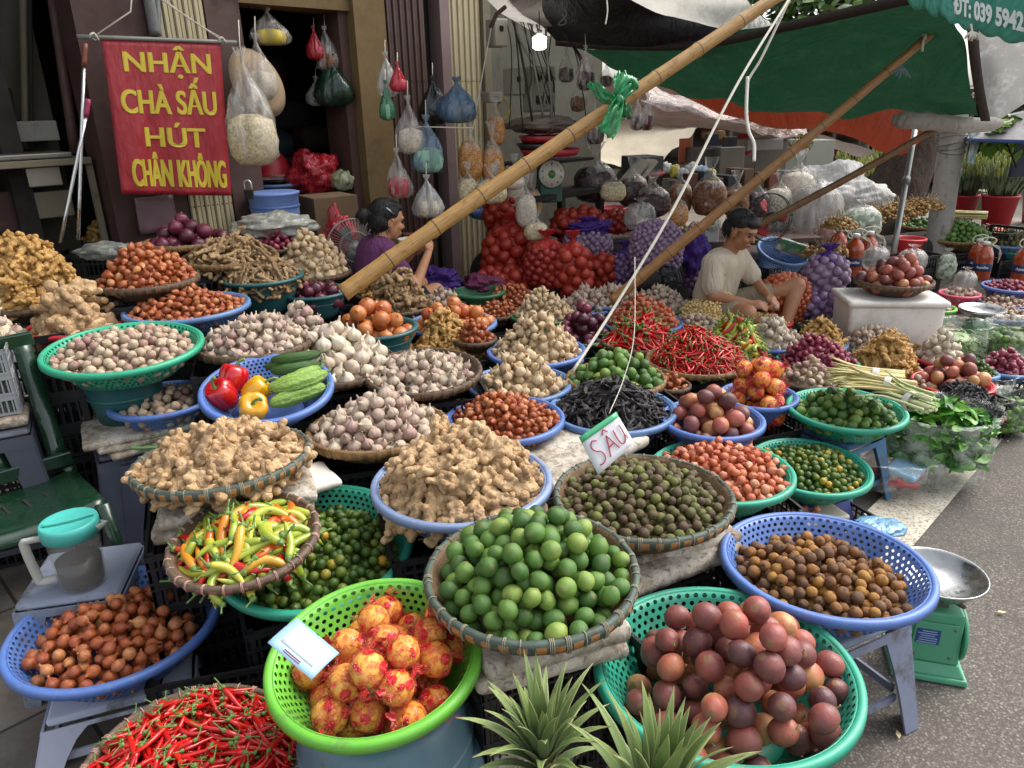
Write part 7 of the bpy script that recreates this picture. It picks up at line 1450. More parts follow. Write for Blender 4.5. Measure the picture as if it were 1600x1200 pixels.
g = G(); P = [[onc(V,C,n,u,v,.0022) for v in (-.03,.06,.13)] for u in [i/6 for i in range(7)]]; ob('green_edge', grid(P), plain('green_tape','4fae7a',.4), e, solid=.001)
g = G(); ST = [[(.30,.30),(.20,.24),(.13,.36),(.18,.50),(.28,.60),(.30,.76),(.22,.86),(.12,.84)], [(.40,.86),(.47,.60),(.53,.34)], [(.53,.34),(.60,.60),(.66,.82)], [(.44,.64),(.62,.62)], [(.46,.28),(.53,.17),(.60,.28)], [(.72,.34),(.72,.66),(.77,.80),(.86,.76),(.90,.60),(.90,.30)], [(.90,.6),(.93,.78)]]
for s_ in ST: tube(curve([onc(V,C,n,a,b_) for a, b_ in s_], 22), .0016, 6, g)
ob('handwriting', g, plain('red_marker','b03048',.5), e)
e, V, C, n = card([(418,1004,1.30),(464,966,1.37),(530,1021,1.33),(487,1062,1.27)], 'laminated_card', 'laminated light blue card standing in the green basket', plain('light_blue_card','9cc4d8',.2,.04,8,coat=.4), 1.3)
ob('white_panel', grid([[onc(V,C,n,u,v,.002) for v in (.14,.5,.86)] for u in (.22,.5,.9)]), plain('card_panel','dfe3e4',.3), e, solid=.0006)
g = G(); 
for k_ in range(2): tube([onc(V,C,n,.07+.055*k_,.3,.002), onc(V,C,n,.07+.055*k_,.66,.002)], .0008, 4, g)
ob('print_lines', g, plain('print_red','a04a60',.5), e)
# ------------------------------------------------------------------ pineapples, lemongrass, greens
def pineapple(px, py, D, label, seed, s=1.0, lean=(0,0), n=46):
    r = random.Random(seed); C = pix(px, py, D); e = empty('pineapple', C, (lean[0],lean[1],0), label, 'pineapple', None); g = G()
    for i in range(n):
        t_ = i/n; a = i*2.4+r.uniform(-.2,.2); el = .62+.9*t_**.6+r.uniform(-.08,.08); L_ = s*(.11+.12*math.sin(math.pi*min(1,t_*.75+.15)))*r.uniform(.85,1.15); wd = s*.0125*r.uniform(.9,1.15); k = 9; P=[]
        for q in range(k):
            u = q/(k-1); bend = el-(1.1*(1-t_)+.1)*u**1.6*.8; rr = L_*u; x = rr*math.cos(el-(el-bend)*.5); z = rr*math.sin(el-(el-bend)*.5)+.10*s*t_; w2 = wd*(1-u**2.2)*(.8+.5*math.sin(min(1,u*2)*1.57)); 
            P.append([Vector((math.cos(a)*(x+.012)-math.sin(a)*w2*sg, math.sin(a)*(x+.012)+math.cos(a)*w2*sg, z+abs(sg)*w2*.45)) for sg in (-1,-.5,0,.5,1)])
        grid(P, g); 
    t = MT('pineapple_leaf', .42); l = t.lc(); u, v, _ = t.sep(l); nn = t.noise(t.off(t.scl(t.obj(),6,6,6)), 3, 4); o = t.ramp(t.math('ADD', t.math('MULTIPLY', u, .6), t.math('MULTIPLY', nn, .5)), [(.2,'8b967a'),(.5,'68804a'),(.9,'8a9c58')]); o = t.mix(t.mapr(t.math('ABSOLUTE', t.math('SUBTRACT', v, .5)), .40, .5, 0, .6), o, 'a9a878'); o = t.mix(t.mapr(u, .9, 1, 0, .7), o, '8a6f48'); t.base(o).bump(t.noise(t.scl(l, 1, 30, 1), 3, 2), .4, .004)
    ob('crown', g, t.m, e, solid=.0012)
    t = MT('pineapple_skin', .5); vv = t.vor(t.obj(), 28, .3); t.base(t.ramp(vv, [(.1,'b58a3a'),(.5,'5e6a2c')])).bump(vv, -.8, .02); ob('fruit', lathe([(0,-.2),(.03,-.2),(.058,-.15),(.062,-.09),(.055,-.03),(.03,.01),(0,.02)], 32, close=False), t.m, e)
pineapple(850, 1205, 1.24, 'pineapple crown at the bottom centre, left of the teal passion fruit basket', 2, .66, (0,-.05)); pineapple(1005, 1300, 1.16, 'pineapple crown in front of the teal passion fruit basket', 5, .84, (0,.18))
def stalks(px, py, D, L_, n, label, yaw, seed, cols, rad=.006, name='lemongrass_bundle', fanout=.25, z=0):
    r = random.Random(seed); C = pix(px, py, D); e = empty(name, C, (0,0,yaw), label, 'lemongrass'); g = G()
    for i in range(n):
        y, z_ = r.gauss(0,.022), abs(r.gauss(0,.018)); P = [Vector((-L_/2, y*.9, z_)), Vector((0, y, z_)), Vector((L_*.25, y*(1+fanout*2), z_*1.2)), Vector((L_/2*r.uniform(.8,1.1), y*(1+fanout*7), z_*1.4+r.uniform(-.015,.01)))]; tube(curve(P, 8), [rad*1.4, rad*1.3, rad*1.1, rad, rad*.8, rad*.7, rad*.5, rad*.3], 6, g, rnd=r.random())
    ob('stalks', g, item('stalk_'+str(px), cols, .2, 2, .55), e); ob('band', lathe([(.036,-.012),(.038,0),(.036,.012)], 20, close=False), plain('white_tie','c9c7bd',.5), e, loc=(-L_*.12,0,.012), rot=(0,math.pi/2,0)); return e
LGC = [(0,'8d8a4c'),(.5,'b3a66a'),(1,'c9bd8c')]
stalks(1352, 592, 2.95, .27, 55, 'bundle of pale lemongrass stalks lying behind the limes, upper one', 2.7, 3, LGC); stalks(1372, 606, 2.85, .25, 45, 'lower bundle of lemongrass stalks just above the limes', 2.55, 4, LGC); stalks(1412, 628, 2.75, .22, 24, 'short leafy lemongrass tops beside the green leaves', 2.0, 8, [(0,'8fa05a'),(1,'c6c89c')], .005); stalks(1500, 338, 8.0, .5, 60, 'far bundle of lemongrass leaning on the concrete post', 2.6, 5, LGC, .011)
def berries(px, py, D, rad, n, label, seed, mat, name='longan_bunch', d=.026):
    r = random.Random(seed); C = pix(px, py, D); e = empty(name, C, None, label, 'fruit'); g = G(); p_ = ell(8,6); p_.pack()
    for i in range(n):
        v = Vector((r.gauss(0,1), r.gauss(0,1), abs(r.gauss(0,1)))).normalized()*rad*r.uniform(.7,1); v.z *= .7; v.x *= 1.3; g.merge(p_, Matrix.Translation(v) @ Matrix.Scale(d*r.uniform(.8,1.1),4), rnd=r.random())
    ob('fruit', g, mat, e); gs = G()
    for i in range(20): v = Vector((r.gauss(0,1), r.gauss(0,1), abs(r.gauss(0,1)))).normalized()*rad; tube([Vector((0,0,0)), v*.6, v*1.05+Vector((0,0,.02))], .003, 4, gs)
    ob('twigs', gs, m_drystem, e)
M_LG = item('longan_skin', [(0,'7a5a2c'),(1,'a8854a')], .2, 2, .6)
for i, (px, py, w_, lb) in enumerate([(1385,345,.2,'heap of longan bunches left of the tree trunk base'),(1412,335,.16,'longan bunch in front of the dark trunk'),(1440,328,.15,'upright longan bunch against the concrete post'),(1290,400,.13,'bunch of ochre berries beside the floral tray'),(1310,355,.1,'small bunch of fruit behind the sauce bottles')]): berries(px, py, 6.6 if i < 3 else 5.3, w_, 170, lb, i+3, M_LG)
M_FG = item('green_leaf_bright', [(0,'2f6420'),(.5,'4c8a2c'),(1,'7fae45')], .2, 2, .38)
def leafpile(C, rx, ry, h_, n, size, parent, seed, mat=M_FG, nm='leaves'):
    r = random.Random(seed); g = G(); L = [leafg(s, 1, .24, 7) for s in range(5)]
    for i in range(n):
        a = r.uniform(0,6.28); q = math.sqrt(r.random()); p = Vector((rx*q*math.cos(a), ry*q*math.sin(a), h_*(1-q*q)+r.uniform(-.02,.02))); M = Matrix.Translation(C+p) @ Matrix.Rotation(r.uniform(0,6.28),4,'Z') @ Matrix.Rotation(r.uniform(-.9,.5),4,'Y') @ Matrix.Rotation(r.uniform(-.8,.8),4,'X') @ Matrix.Scale(size*r.uniform(.7,1.3),4); g.merge(L[i%5], M, rnd=r.random())
    return ob(nm, g, mat, parent, None)
def openbag(px, py, D, wp_, hp_, label, seed, contents=None, leaf=None, col=film('produce_film','cfd4cc',.22,.1,st=1,fs=11), rimh=.25, cat='bag', squash=.8, name='produce_bag', yaw=0, onground=True):
    D = (pixz(px, py+hp_/2*.9, 0.0)-EYE).dot(fw)*.97 if onground else D
    C = pix(px, py, D); a = wp_*D/F/2; c = hp_*D/F/2; C.z = max(C.z, c+.01) if onground else C.z; e = empty(name, C, (0,0,yaw), label, cat)
    prof_ = [(0,-1),(.6,-1.0),(.88,-.93),(.98,-.7),(1,-.2),(.97,.2),(.92,.55),(.95,.8),(1.04,.95),(1.08,.9)]
    g = lathe([(r_*a, z*c) for r_, z in prof_], 72, lambda t_, i: 1+.05*math.sin(5*t_+seed)+.035*noise.noise(Vector((math.cos(t_)*3, math.sin(t_)*3, i*.7+seed)))*3+(.05*math.sin(11*t_+seed*2+i) if i > 5 else .015*math.sin(17*t_+i)), close=False)
    for arr in g.v: arr[:,1] *= squash
    ob('bag', g, col, e)
    if contents is not None:
        m_, d, nm = contents; gg = G(); rr = random.Random(seed); p_ = (ell(10,7) if nm != 'okra' else chil(3,.09,6,6,0)); p_.pack(); n = int(240)
        for i in range(n):
            z = rr.uniform(-.9,.35); t_ = rr.uniform(0,6.28); q = .86*rr.uniform(.85,1) if z < .3 else rr.uniform(0,.85); gg.merge(p_, Matrix.Translation((q*a*math.cos(t_), q*a*squash*math.sin(t_), z*c)) @ Matrix.Rotation(rr.uniform(0,6),4,'Z') @ Matrix.Rotation(rr.uniform(0,3),4,'X') @ Matrix.Scale(d,4), rnd=rr.random())
        sphere((0,0,-.3*c), (a*.82,a*.82*squash,c*.66), 20, 12, gg); ob(nm, gg, m_, e)
    if leaf: leafpile(Vector((0,0,c*.45)), a*.95, a*squash*.9, c*.55, leaf, .085, e, seed); gg = leafpile(Vector((0,0,-c*.3)), a*.9, a*squash*.85, c*.2, 260, .08, e, seed+1, nm='packed_leaves'); 
    return e
openbag(1462, 690, 2.62, 168, 118, 'big clear bag stuffed with fresh green leaves beside the road', 2, leaf=230, squash=.8); 
openbag(1575, 640, 3.1, 74, 60, 'clear bag of limes at the right edge behind the black pods', 4, (m_lime,.04,'limes'), yaw=.3); openbag(1590, 530, 3.9, 96, 62, 'clear bag of limes at the right edge beside the metal dish', 5, (m_lime,.04,'limes')); openbag(1492, 530, 4.0, 96, 58, 'clear bag of okra right of the white box', 6, (item('okra_skin',[(0,'6d8a4c'),(1,'9cb07c')],.1,2,.5),.07,'okra'))
openbag(1552, 605, 3.3, 60, 44, 'crumpled clear bag between purple shallots and lime bag', 9)
e = openbag(1400, 735, 2.42, 108, 52, 'clear bag of red packets lying by the kerb line', 7, None, squash=.75); 
for k_ in range(3): ob('packet', rough_box((.16,.12,.028), .014, .004, k_), plain(['red_wrap','red_wrap2','blue_wrap'][k_], ['b5303c','c23a42','8fb4cc'][k_], .35), e, loc=(.0+.015*k_,-.01*k_,-.035+.028*k_), rot=(.05,.1-.08*k_,.4*k_))
q = pixz(1375, 824, .02); o = heapcloth('blue_bag', 1375, 822, 76, 16, 2.3, film('blue_bag_film','6fa4c4',.85,.25), 'flat blue plastic bag on the ground behind the russet plums', 3, 'bag', .3)
bt = pixz(1255, 800, .16); e = empty('foam_tray', bt, (0,0,.3), 'small cream tray with a few shallots behind the russet plums', 'tray'); ob('tray', rough_box((.26,.18,.02), .01, .001, 1), plain('cream_tray','c9bda8',.5), e); g = G()
for k_ in range(14): g.merge(KIND['pink_shallot']['hi'][k_%4], Matrix.Translation((random.uniform(-.1,.04), random.uniform(-.06,.06), .025)) @ Matrix.Rotation(k_*1.3,4,'Z') @ Matrix.Rotation(1.3,4,'X') @ Matrix.Scale(.03,4), rnd=random.random())
ob('shallots', g, m_shalo, e); crate(bt.x, bt.y, .004, bt.z-.015, .4, 'low black crate under the small cream tray')
# ------------------------------------------------------------------ sauce bottles with lettering
def bottle(px, py, D, label, back=False):
    q = pix(px, py, D); q.z = max(q.z, .004); e = empty('sauce_bottle', q, (0,0,random.uniform(-.2,.2)), label, 'bottle', 'sauce bottles on the pavement'); s = 1.0
    pr = [(0,0),(.062,0),(.068,.012),(.066,.05),(.069,.06),(.069,.14),(.066,.15),(.069,.17),(.067,.20),(.055,.235),(.035,.262),(.024,.272),(.024,.285),(0,.286)]
    t = MT('chilli_sauce', .2, coat=.5); t.base(t.mix(t.noise(t.obj(), 40, 3), '8a3216', 'a8441e')); ob('bottle', lathe(pr, 32, lambda t_, i: 1+(.02*math.sin(8*t_) if 6 < i < 10 else 0), close=False), t.m, e)
    ob('cap', lathe([(0,.286),(.026,.284),(.027,.305),(.024,.31),(0,.31)], 20, close=False), plain('white_cap','d9d6ca',.4), e); ob('label', lathe([(.0695,.075),(.0705,.077),(.0705,.138),(.0695,.14)], 40, close=False), plain('navy_label','1b2a55',.4), e)
    g = G(); tube(curve([Vector((-.03,0,.27)), Vector((-.06,0,.29)), Vector((-.05,0,.33)), Vector((.02,0,.345)), Vector((.07,0,.32)), Vector((.03,0,.27))], 20), .005, 6, g)
    for k in range(3): tube(curve([Vector((.03,-.01*k,.29)), Vector((.09+.01*k,-.02,.27-.02*k)), Vector((.10,-.02,.20-.03*k))], 8), .003, 5, g)
    ob('tie', g, M_RP, e)
    o = text('brand_lettering', 'Aquafina', .030, plain('label_white','d8dde6',.4), e, Matrix.Identity(4), extr=.0003, bold=.0008, shear=.2); a0 = math.atan2((EYE-q).y, (EYE-q).x)-e.rotation_euler.z
    bb = [v.co.x for v in o.data.vertices]; mx_ = (max(bb)+min(bb))/2; kx = .095/(max(bb)-min(bb))
    for v_2 in o.data.vertices: th = a0+(v_2.co.x-mx_)*kx/.072; z_ = .10+v_2.co.y; rr = .0715+v_2.co.z; v_2.co = (rr*math.cos(th), rr*math.sin(th), z_)
for a in [(1531,436,6.2,'orange sauce bottle with a white tie right of the concrete post'),(1521,428,6.6,'sauce bottle half hidden behind the one by the post'),(1593,440,5.9,'sauce bottle at the right edge by the black crate'),(1330,430,5.6,'sauce bottle nearest the left side of the woven basket'),(1352,424,5.8,'sauce bottle just left of the umbrella pole'),(1305,416,6.0,'sauce bottle behind the purple garlic sack'),(1283,404,6.3,'farthest sauce bottle left of the row')]: bottle(*a)
crate(pixz(1560,425,0).x, pixz(1560,425,0).y+.1, .004, .38, .6, 'tall black crate right of the sauce bottle by the post', 1.1, 1.1)
# tilted blue basket, hanging baskets, bowl
b = basket('tilt_blue', 1225, 392, 84, .36, 'plastic', MBLUE, .16, 'tilted blue basket behind the seated man', tilt=(18,-14), r0=.75); q = b.C+Vector((.02,0,.03))
t = MT('floral_tin', .4); vv = t.N('TexVoronoi'); vv.inputs['Scale'].default_value = 26; t.L(t.obj(), vv.inputs[0]); t.base(t.ramp(t.sep(vv.outputs['Color'])[0], [(.2,'3f6a4c'),(.5,'6d7a68'),(.75,'a05a5a'),(.9,'b9a48c')], 'CONSTANT')); ob('floral_tray', box((0,0,0), (.34,.03,.09)), t.m, None, 'floral patterned tray lying across the tilted blue basket', 'tray', loc=q+Vector((.04,-.12,-.0)), rot=(.2,.32,.1), smooth=False, bevel=.01)
crate(b.base.x, b.base.y, .004, .3, .4, 'black crate under the tilted blue basket'); crate(b.base.x, b.base.y, .305, max(.1,b.base.z-.32), .4, 'upper black crate under the tilted blue basket')
b = basket('snack_bk', 762, 326, 84, .36, 'plastic', BLUE, .07, 'blue basket hanging by the gate post under the snack bags'); 
g = G()
for s_ in (-1,1): tube([b.C+FD*.17*s_, b.C+FD*.05*s_+Vector((0,0,.5))], .003, 5, g)
ob('hanger', g, M_RP, b.o); g.v = None
for c_ in [o for o in b.o.children if o.name.startswith('hanger')]: c_.matrix_parent_inverse = b.T.inverted()
b = basket('red_snack', 955, 324, 56, .3, 'plastic', REDP, .10, 'red basket holding clear snack bags in the back')
q = pix(1117, 468, 4.75); ob('enamel_bowl', lathe([(0,-.03),(.06,-.03),(.10,0),(.115,.012),(.115,.016),(.10,.008),(.06,-.02),(0,-.02)], 40, close=False), plain('white_enamel','c9c8c0',.3), None, 'white enamel bowl between the man and the pale beans', 'bowl', loc=q)
# tables at the back that carry the bags and sacks
def table(c, w_, d_, h_, yaw, mat, label, name='wooden_table'):
    e = empty(name, c, (0,0,yaw), label, 'table'); ob('tabletop', box((0,0,h_-.02), (w_,d_,.04)), mat, e, smooth=False, bevel=.004)
    for x in (-1,1):
        for y in (-1,1): ob('leg', box((x*(w_/2-.05), y*(d_/2-.05), (h_-.04)/2), (.05,.05,h_-.04)), mat, e, smooth=False)
q = pix(1035, 360, 6.0); table(Vector((q.x,q.y+.05,.004)), 2.4, .7, q.z-.06, .1, M_BRN, 'dark wooden table carrying the bags of dried goods'); q = pix(1260, 388, 6.35); table(Vector((q.x+.1,q.y+.15,.004)), 1.5, .7, q.z-.05, .2, M_BRN, 'dark table under the cloudy plastic bags behind the man')
q = pix(845, 300, 5.6); table(Vector((q.x+.05,q.y+.1,.004)), .9, .5, q.z, FROT, M_DK, 'dark table under the round dial scale'); q = pix(850, 380, 5.5); slab(q.x+.3, q.y+.2, .28, .3, (1.7,.7,.55), 'dark platform behind the red net sacks', 70, M_DK).name = 'platform'
q = pix(848, 250, 5.6); sh = empty('wall_shelf', q, (0,0,FROT), 'dark shelf of trays on the wall under the meters', 'shelf'); ob('board', box((0,0,-.01), (.8,.34,.02)), M_DK, sh, smooth=False)
q = pix(1410, 400, 6.8); slab(q.x, q.y+.15, .17, .4, (1.3,.5,.33), 'dark low bench under the longan and limes', 72, M_DK).name = 'bench'
# ------------------------------------------------------------------ doorway and wall things
def wplace(px, py, o): s, z = wpx(px, py, o); return W(s, o, z)
D_ = 3.75
q = pix(428, 312, 4.62); e = empty('blue_drum', q, None, 'pale blue plastic drum standing in the doorway', 'drum'); ob('body', lathe([(0,-.5),(.13,-.5),(.145,-.1),(.15,.03),(.158,.035),(.158,.045),(.14,.05),(0,.05)], 40, close=False), plain('drum_blue','6d88c0',.5,dirt='5a5e66'), e); ob('band', lathe([(.149,-.045),(.155,-.04),(.15,-.03)], 40, close=False), plain('drum_band','5873ab',.5), e)
b = basket('door_blue', 430, 286, 92, .36, 'plastic', MBLUE, .07, 'blue basket on top of the pale blue drum'); heapcloth('flat_bags', 430, 277, 80, 12, b.D, plain('kraft_bags','8a7568',.5), 'folded brown bags in the blue basket on the drum', 4, 'bag', .3)
q = pix(422, 262, b.D); e = empty('red_basket', q, None, 'upturned red ribbed basket beneath the bag of seeds', 'basket'); ob('shell', lathe([(.15,-.05),(.145,-.02),(.125,.04),(.09,.09),(.04,.11),(0,.112)], 48, lambda t_, i: 1+.02*math.sin(24*t_), close=False), basketmat('a8141f', False), e)
heapcloth('red_bag', 490, 270, 66, 60, 5.2, F_RED, 'glossy red plastic bag heap inside the doorway', 8, 'bag'); heapcloth('plastic_sheet', 425, 352, 120, 36, 4.3, film('milky_sheet','a8a89c',.8,.3), 'milky plastic sheet laid over the goods in front of the drum', 5, 'plastic sheet', .35); heapcloth('plastic_sheet', 170, 392, 90, 26, 3.9, film('milky_sheet2','8f938c',.7,.3), 'crumpled plastic sheet behind the left shallots', 15, 'plastic sheet', .35)
q = pix(515, 345, 5.0); ob('cardboard_box', box((0,0,0), (.30,.3,.34)), plain('cardboard','6e5840',.85,.12,6,.2,40,'4c3b2a'), None, 'brown cardboard box behind the wire fan', 'box', loc=q, rot=(0,0,.6), smooth=False, bevel=.004); q = pix(550, 265, 5.3); heapcloth('melon_bag', 535, 282, 36, 30, 5.2, film('melon_film','a8ac88',.7,.2), 'bag with a pale melon in the doorway', 9, 'bag', .25)
heapcloth('red_bag', 525, 365, 50, 60, 4.9, F_RED, 'dark red bag on the floor behind the curing garlic', 18, 'bag')
q = pix(403,130,4.35); ob('conical_hat', lathe([(.2,0),(.15,.035),(.08,.085),(.02,.12),(0,.122)], 40, close=False), plain('palm_straw','9c8668',.8,.15,30,.3,80,'6a2a28',dsc=14,dth=.58), None, 'conical straw hat hanging behind the bag of seeds', 'hat', loc=q, rot=(1.2,.5,.9), solid=.003)
e = empty('padlock', pix(388,295,4.05), None, 'big padlock hanging on the brown frame', 'padlock'); ob('body', box((0,0,-.03), (.05,.02,.05)), M_DK, e, smooth=False, bevel=.005); ob('shackle', tube(curve([Vector((-.018,0,-.01)), Vector((-.018,0,.03)), Vector((0,0,.045)), Vector((.018,0,.03)), Vector((.018,0,-.01))], 14), .005, 8), M_AL, e)
rope('door_rail', ((388,8,4.5),(470,18,4.9),(560,30,5.3)), .012, 'thin wooden rail across the top of the doorway', M_BRN, 'rail'); rope('cable', ((540,170,5.2),(548,210,5.2),(556,225,5.2)), .004, 'thin black cable on the door jamb', M_DK, 'cable')
# meter cabinet, junction boxes, cables, lamp
M_MB = plain('meter_grey','8f8a7d',.5,.1,8,.05,40,'5c564a')
def meter(px, py, w_, h_, label, wins, D=5.55, yaw=FROT-.25):
    C = pix(px, py, D); a = w_*D/F*1.15; c = h_*D/F; e = empty('meter_cabinet', C, (0,0,yaw), label, 'meter box'); ob('case', box((0,0,0), (a,.12,c)), M_MB, e, smooth=False, bevel=.008); ob('door', box((0,-.064,0), (a*.9,.008,c*.92)), M_MB, e, smooth=False, bevel=.003)
    for (u, v) in wins: 
        g = box((u*a, -.070, v*c), (a*.26,.006,c*.17)); w2 = ob('window', g, plain('meter_glass','2d2c2a',.15), e, smooth=False); ob('bezel', box((u*a,-.069,v*c-.1*c), (a*.2,.005,.008)), M_DK, e, smooth=False)
meter(842, 140, 40, 66, 'grey meter cabinet with four dark windows on the wall', [(-.2,.28),(.2,.28),(-.2,-.22),(.2,-.22)]); meter(776, 52, 22, 40, 'upper grey meter box beside the gate post', [(0,.15)], 5.3); meter(803, 128, 22, 40, 'smaller dark meter box left of the big cabinet', [(0,.1)], 5.5); meter(768, 152, 22, 16, 'small tilted junction box by the gate post', [(0,0)], 5.2)
r = random.Random(9)
for i in range(16):
    x0 = r.uniform(765,860); x1 = x0+r.uniform(-10,90); y1 = r.uniform(90,200); rope('cable', ((x0,r.uniform(-15,10),5.4),((x0+x1)/2+r.uniform(-15,15),r.uniform(20,80),5.3),(x1,y1,5.35),(x1+r.uniform(-10,12),y1+r.uniform(10,40),5.4)), r.choice((.004,.006,.009)), 'dark cable in the tangle around the meter boxes', M_DK if i%4 else plain('grey_cable','6a665e',.6), 'cable', 22)['group'] = 'cables tangled round the meter boxes'
g = G()
for k in range(5): tube([pix(785+9*math.cos(a)+k*.5, 168+16*math.sin(a)+k, 5.2) for a in np.linspace(0,6.28,20)], .005, 5, g)
ob('coiled_hose', g, plain('ochre_hose','8f7a34',.6), None, 'coil of ochre hose below the junction box', 'hose')
LQ = pix(843, 66, 5.0); e = empty('lamp', LQ, None, 'lit white bulb lamp hanging below the white tarp strip', 'lamp'); t = MT('lit_bulb', .3); t.base('ffffff'); t.b.inputs['Emission Color'].default_value = (1,.98,.92,1); t.b.inputs['Emission Strength'].default_value = 5; ob('bulb', lathe([(0,-.045),(.03,-.045),(.045,-.035),(.048,.03),(.03,.04),(0,.04)], 28, close=False), t.m, e); ob('socket', lathe([(0,.04),(.022,.04),(.018,.075),(0,.08)], 20, close=False), M_MB, e); ob('cord', tube([(0,0,.08),(0,.02,.3)], .004, 5), M_DK, e)
rope('clothes_line', ((652,198,4.6),(740,200,4.75)), .004, 'short white line across the gates'); rope('wall_string', ((768,40,4.9),(755,110,4.85),(738,205,4.8)), .004, 'white string from the hook to the clothes line')
q = pix(776, 22, 4.9); ob('gate_hook', tube([q+CR*.06+CU*.05, q, q-CR*.04-CU*.09], .014, 8), M_BRN, None, 'rusty hook on the gate post', 'hook')
# boxes and clutter in the middle distance
def bx(name, px, py, w_, h_, D, col, label, cat, yaw=.3, d_=.3, bev=.006, tilt=0, mat=None):
    q = pix(px, py, D); return ob(name, box((0,0,0), (w_*D/F, d_, h_*D/F)), mat or plain(name+'_'+col, col, .6, .12, 6, .1, 40, '3c3832', dth=.6), None, label, cat, loc=q, rot=(0,tilt,yaw), smooth=False, bevel=bev)
bx('dark_case', 1003, 258, 46, 28, 6.4, '35393a', 'dark boxed device with pale stickers behind the dried goods', 'box'); q = pix(1010, 275, 6.3); ob('plastic_plate', lathe([(0,0),(.13,.0),(.16,.03),(.15,.035),(0,.02)], 36, close=False), plain('red_plastic_lid','a02028',.35), None, 'red plastic basin under the dark case', 'basin', loc=q)
for k_ in range(2): bx('foam_board', 990+12*k_, 270, 6, 50, 6.2, '9a9488', ['left','right'][k_]+' one of two leaning pale boards by the dark case', 'board', .3, .2, .003, .75)
bx('cabinet', 1128, 262, 40, 64, 7.4, '6d675c', 'grey metal cabinet with two doors in the middle distance', 'cabinet', .2, .4); bx('cabinet', 1098, 262, 34, 60, 7.5, '4c4841', 'darker grey cabinet left of the two-door one', 'cabinet', .2, .4); bx('cabinet', 1192, 250, 50, 60, 8.2, '605b51', 'pale grey cabinet right of the two-door one', 'cabinet', .1, .4)
bx('power_cabinet', 1263, 262, 44, 84, 9.0, '98998a', 'tall grey green power cabinet with stickers', 'power cabinet', .1, .5); bx('sticker', 1256, 236, 14, 13, 8.7, 'c9cdd6', 'pale sticker on the tall power cabinet', 'sticker', .1, .01, 0); bx('sticker', 1274, 237, 13, 13, 8.7, '7fc09a', 'green sticker on the tall power cabinet', 'sticker', .1, .01, 0)
bx('gas_stove', 1180, 225, 60, 16, 7.6, '77716a', 'steel counter with dark pans behind the cabinets', 'counter', .2, .4); bx('cloth_rack', 1112, 218, 22, 18, 7.2, '1d2238', 'navy cloth hung above the grey cabinets', 'cloth', .2, .02); bx('cloth_rack', 1140, 224, 24, 20, 7.2, '17171b', 'black cloth hung right of the navy one', 'cloth', .2, .02)
bx('poster', 1070, 235, 20, 36, 7.6, 'b5603a', 'orange patterned poster left of the grey cabinets', 'poster', .2, .02); heapcloth('red_cloth', 1158, 226, 36, 30, 7.8, plain('bright_red_cloth','b5182c',.6), 'bright red cloth hanging right of the black one', 6, 'cloth', .3); q = pix(1235, 203, 8.2); ob('red_lamp_shade', lathe([(.1,0),(.08,.06),(.03,.09),(0,.09)], 30, close=False), plain('red_shade','c02030',.4), None, 'red conical shade above the power cabinet', 'lamp shade', loc=q)
heapcloth('white_sheet', 1285, 300, 130, 80, 8.3, cloth('white_sheet_cloth','d8d6d0',.6,.3), 'bright crumpled white sheet covering goods in the distance', 11, 'sheet', .35); heapcloth('white_sheet', 1345, 310, 90, 50, 7.6, cloth('white_sheet_cloth2','d8d6d0',.6,.3), 'lower white sheet right of the crumpled one', 14, 'sheet', .3); bx('far_table', 1300, 345, 170, 40, 8.2, '4a4038', 'dark table under the white sheets', 'table', .1, .6)
for k_ in range(6): heapcloth('plastic_bag', 1040+14*k_, 262+5*(k_%3), 18, 16, 6.9, plain('bright_bag_'+str(k_), ['d8d8d4','c9c04a','cfd4e0','e2dfd6','a9c0d6','d8cf8a'][k_], .4), ['white','yellow','bluish white','cream','pale blue','straw coloured'][k_]+' crumpled bag in the row before the grey cabinets', 20+k_, 'bag', .35)
hb = [(885,105,26,46,5.7,GR_DK,'dark bag of dried strips hung at the top of the wall corner',31),(903,150,26,48,5.75,GR_BR,'dull brown bag hung below the dark one at the corner',32),(947,118,20,34,5.9,GR_DK,'small dark bag behind the green knotted bag',33),(890,195,24,40,5.6,GR_BR,'brown bag hung lowest at the wall corner',34)]
for a in hb: hbag(*a[:7], a[7], FC)
for k_ in range(9):
    px_ = 1050+k_*21; bx('stacked_crate', px_, 288-7*(k_%3), 19, 16+6*(k_%2), 6.9, ['4a3f36','5d3226','3f4a4c','6a5a44','2f3238','58402e','414a3c','6b3a30','4c4640'][k_], ['dark brown','rust','slate','tan','charcoal','chestnut','olive','brick','taupe'][k_]+' box in the row below the grey cabinets', 'box', .1+.2*(k_%3), .25)
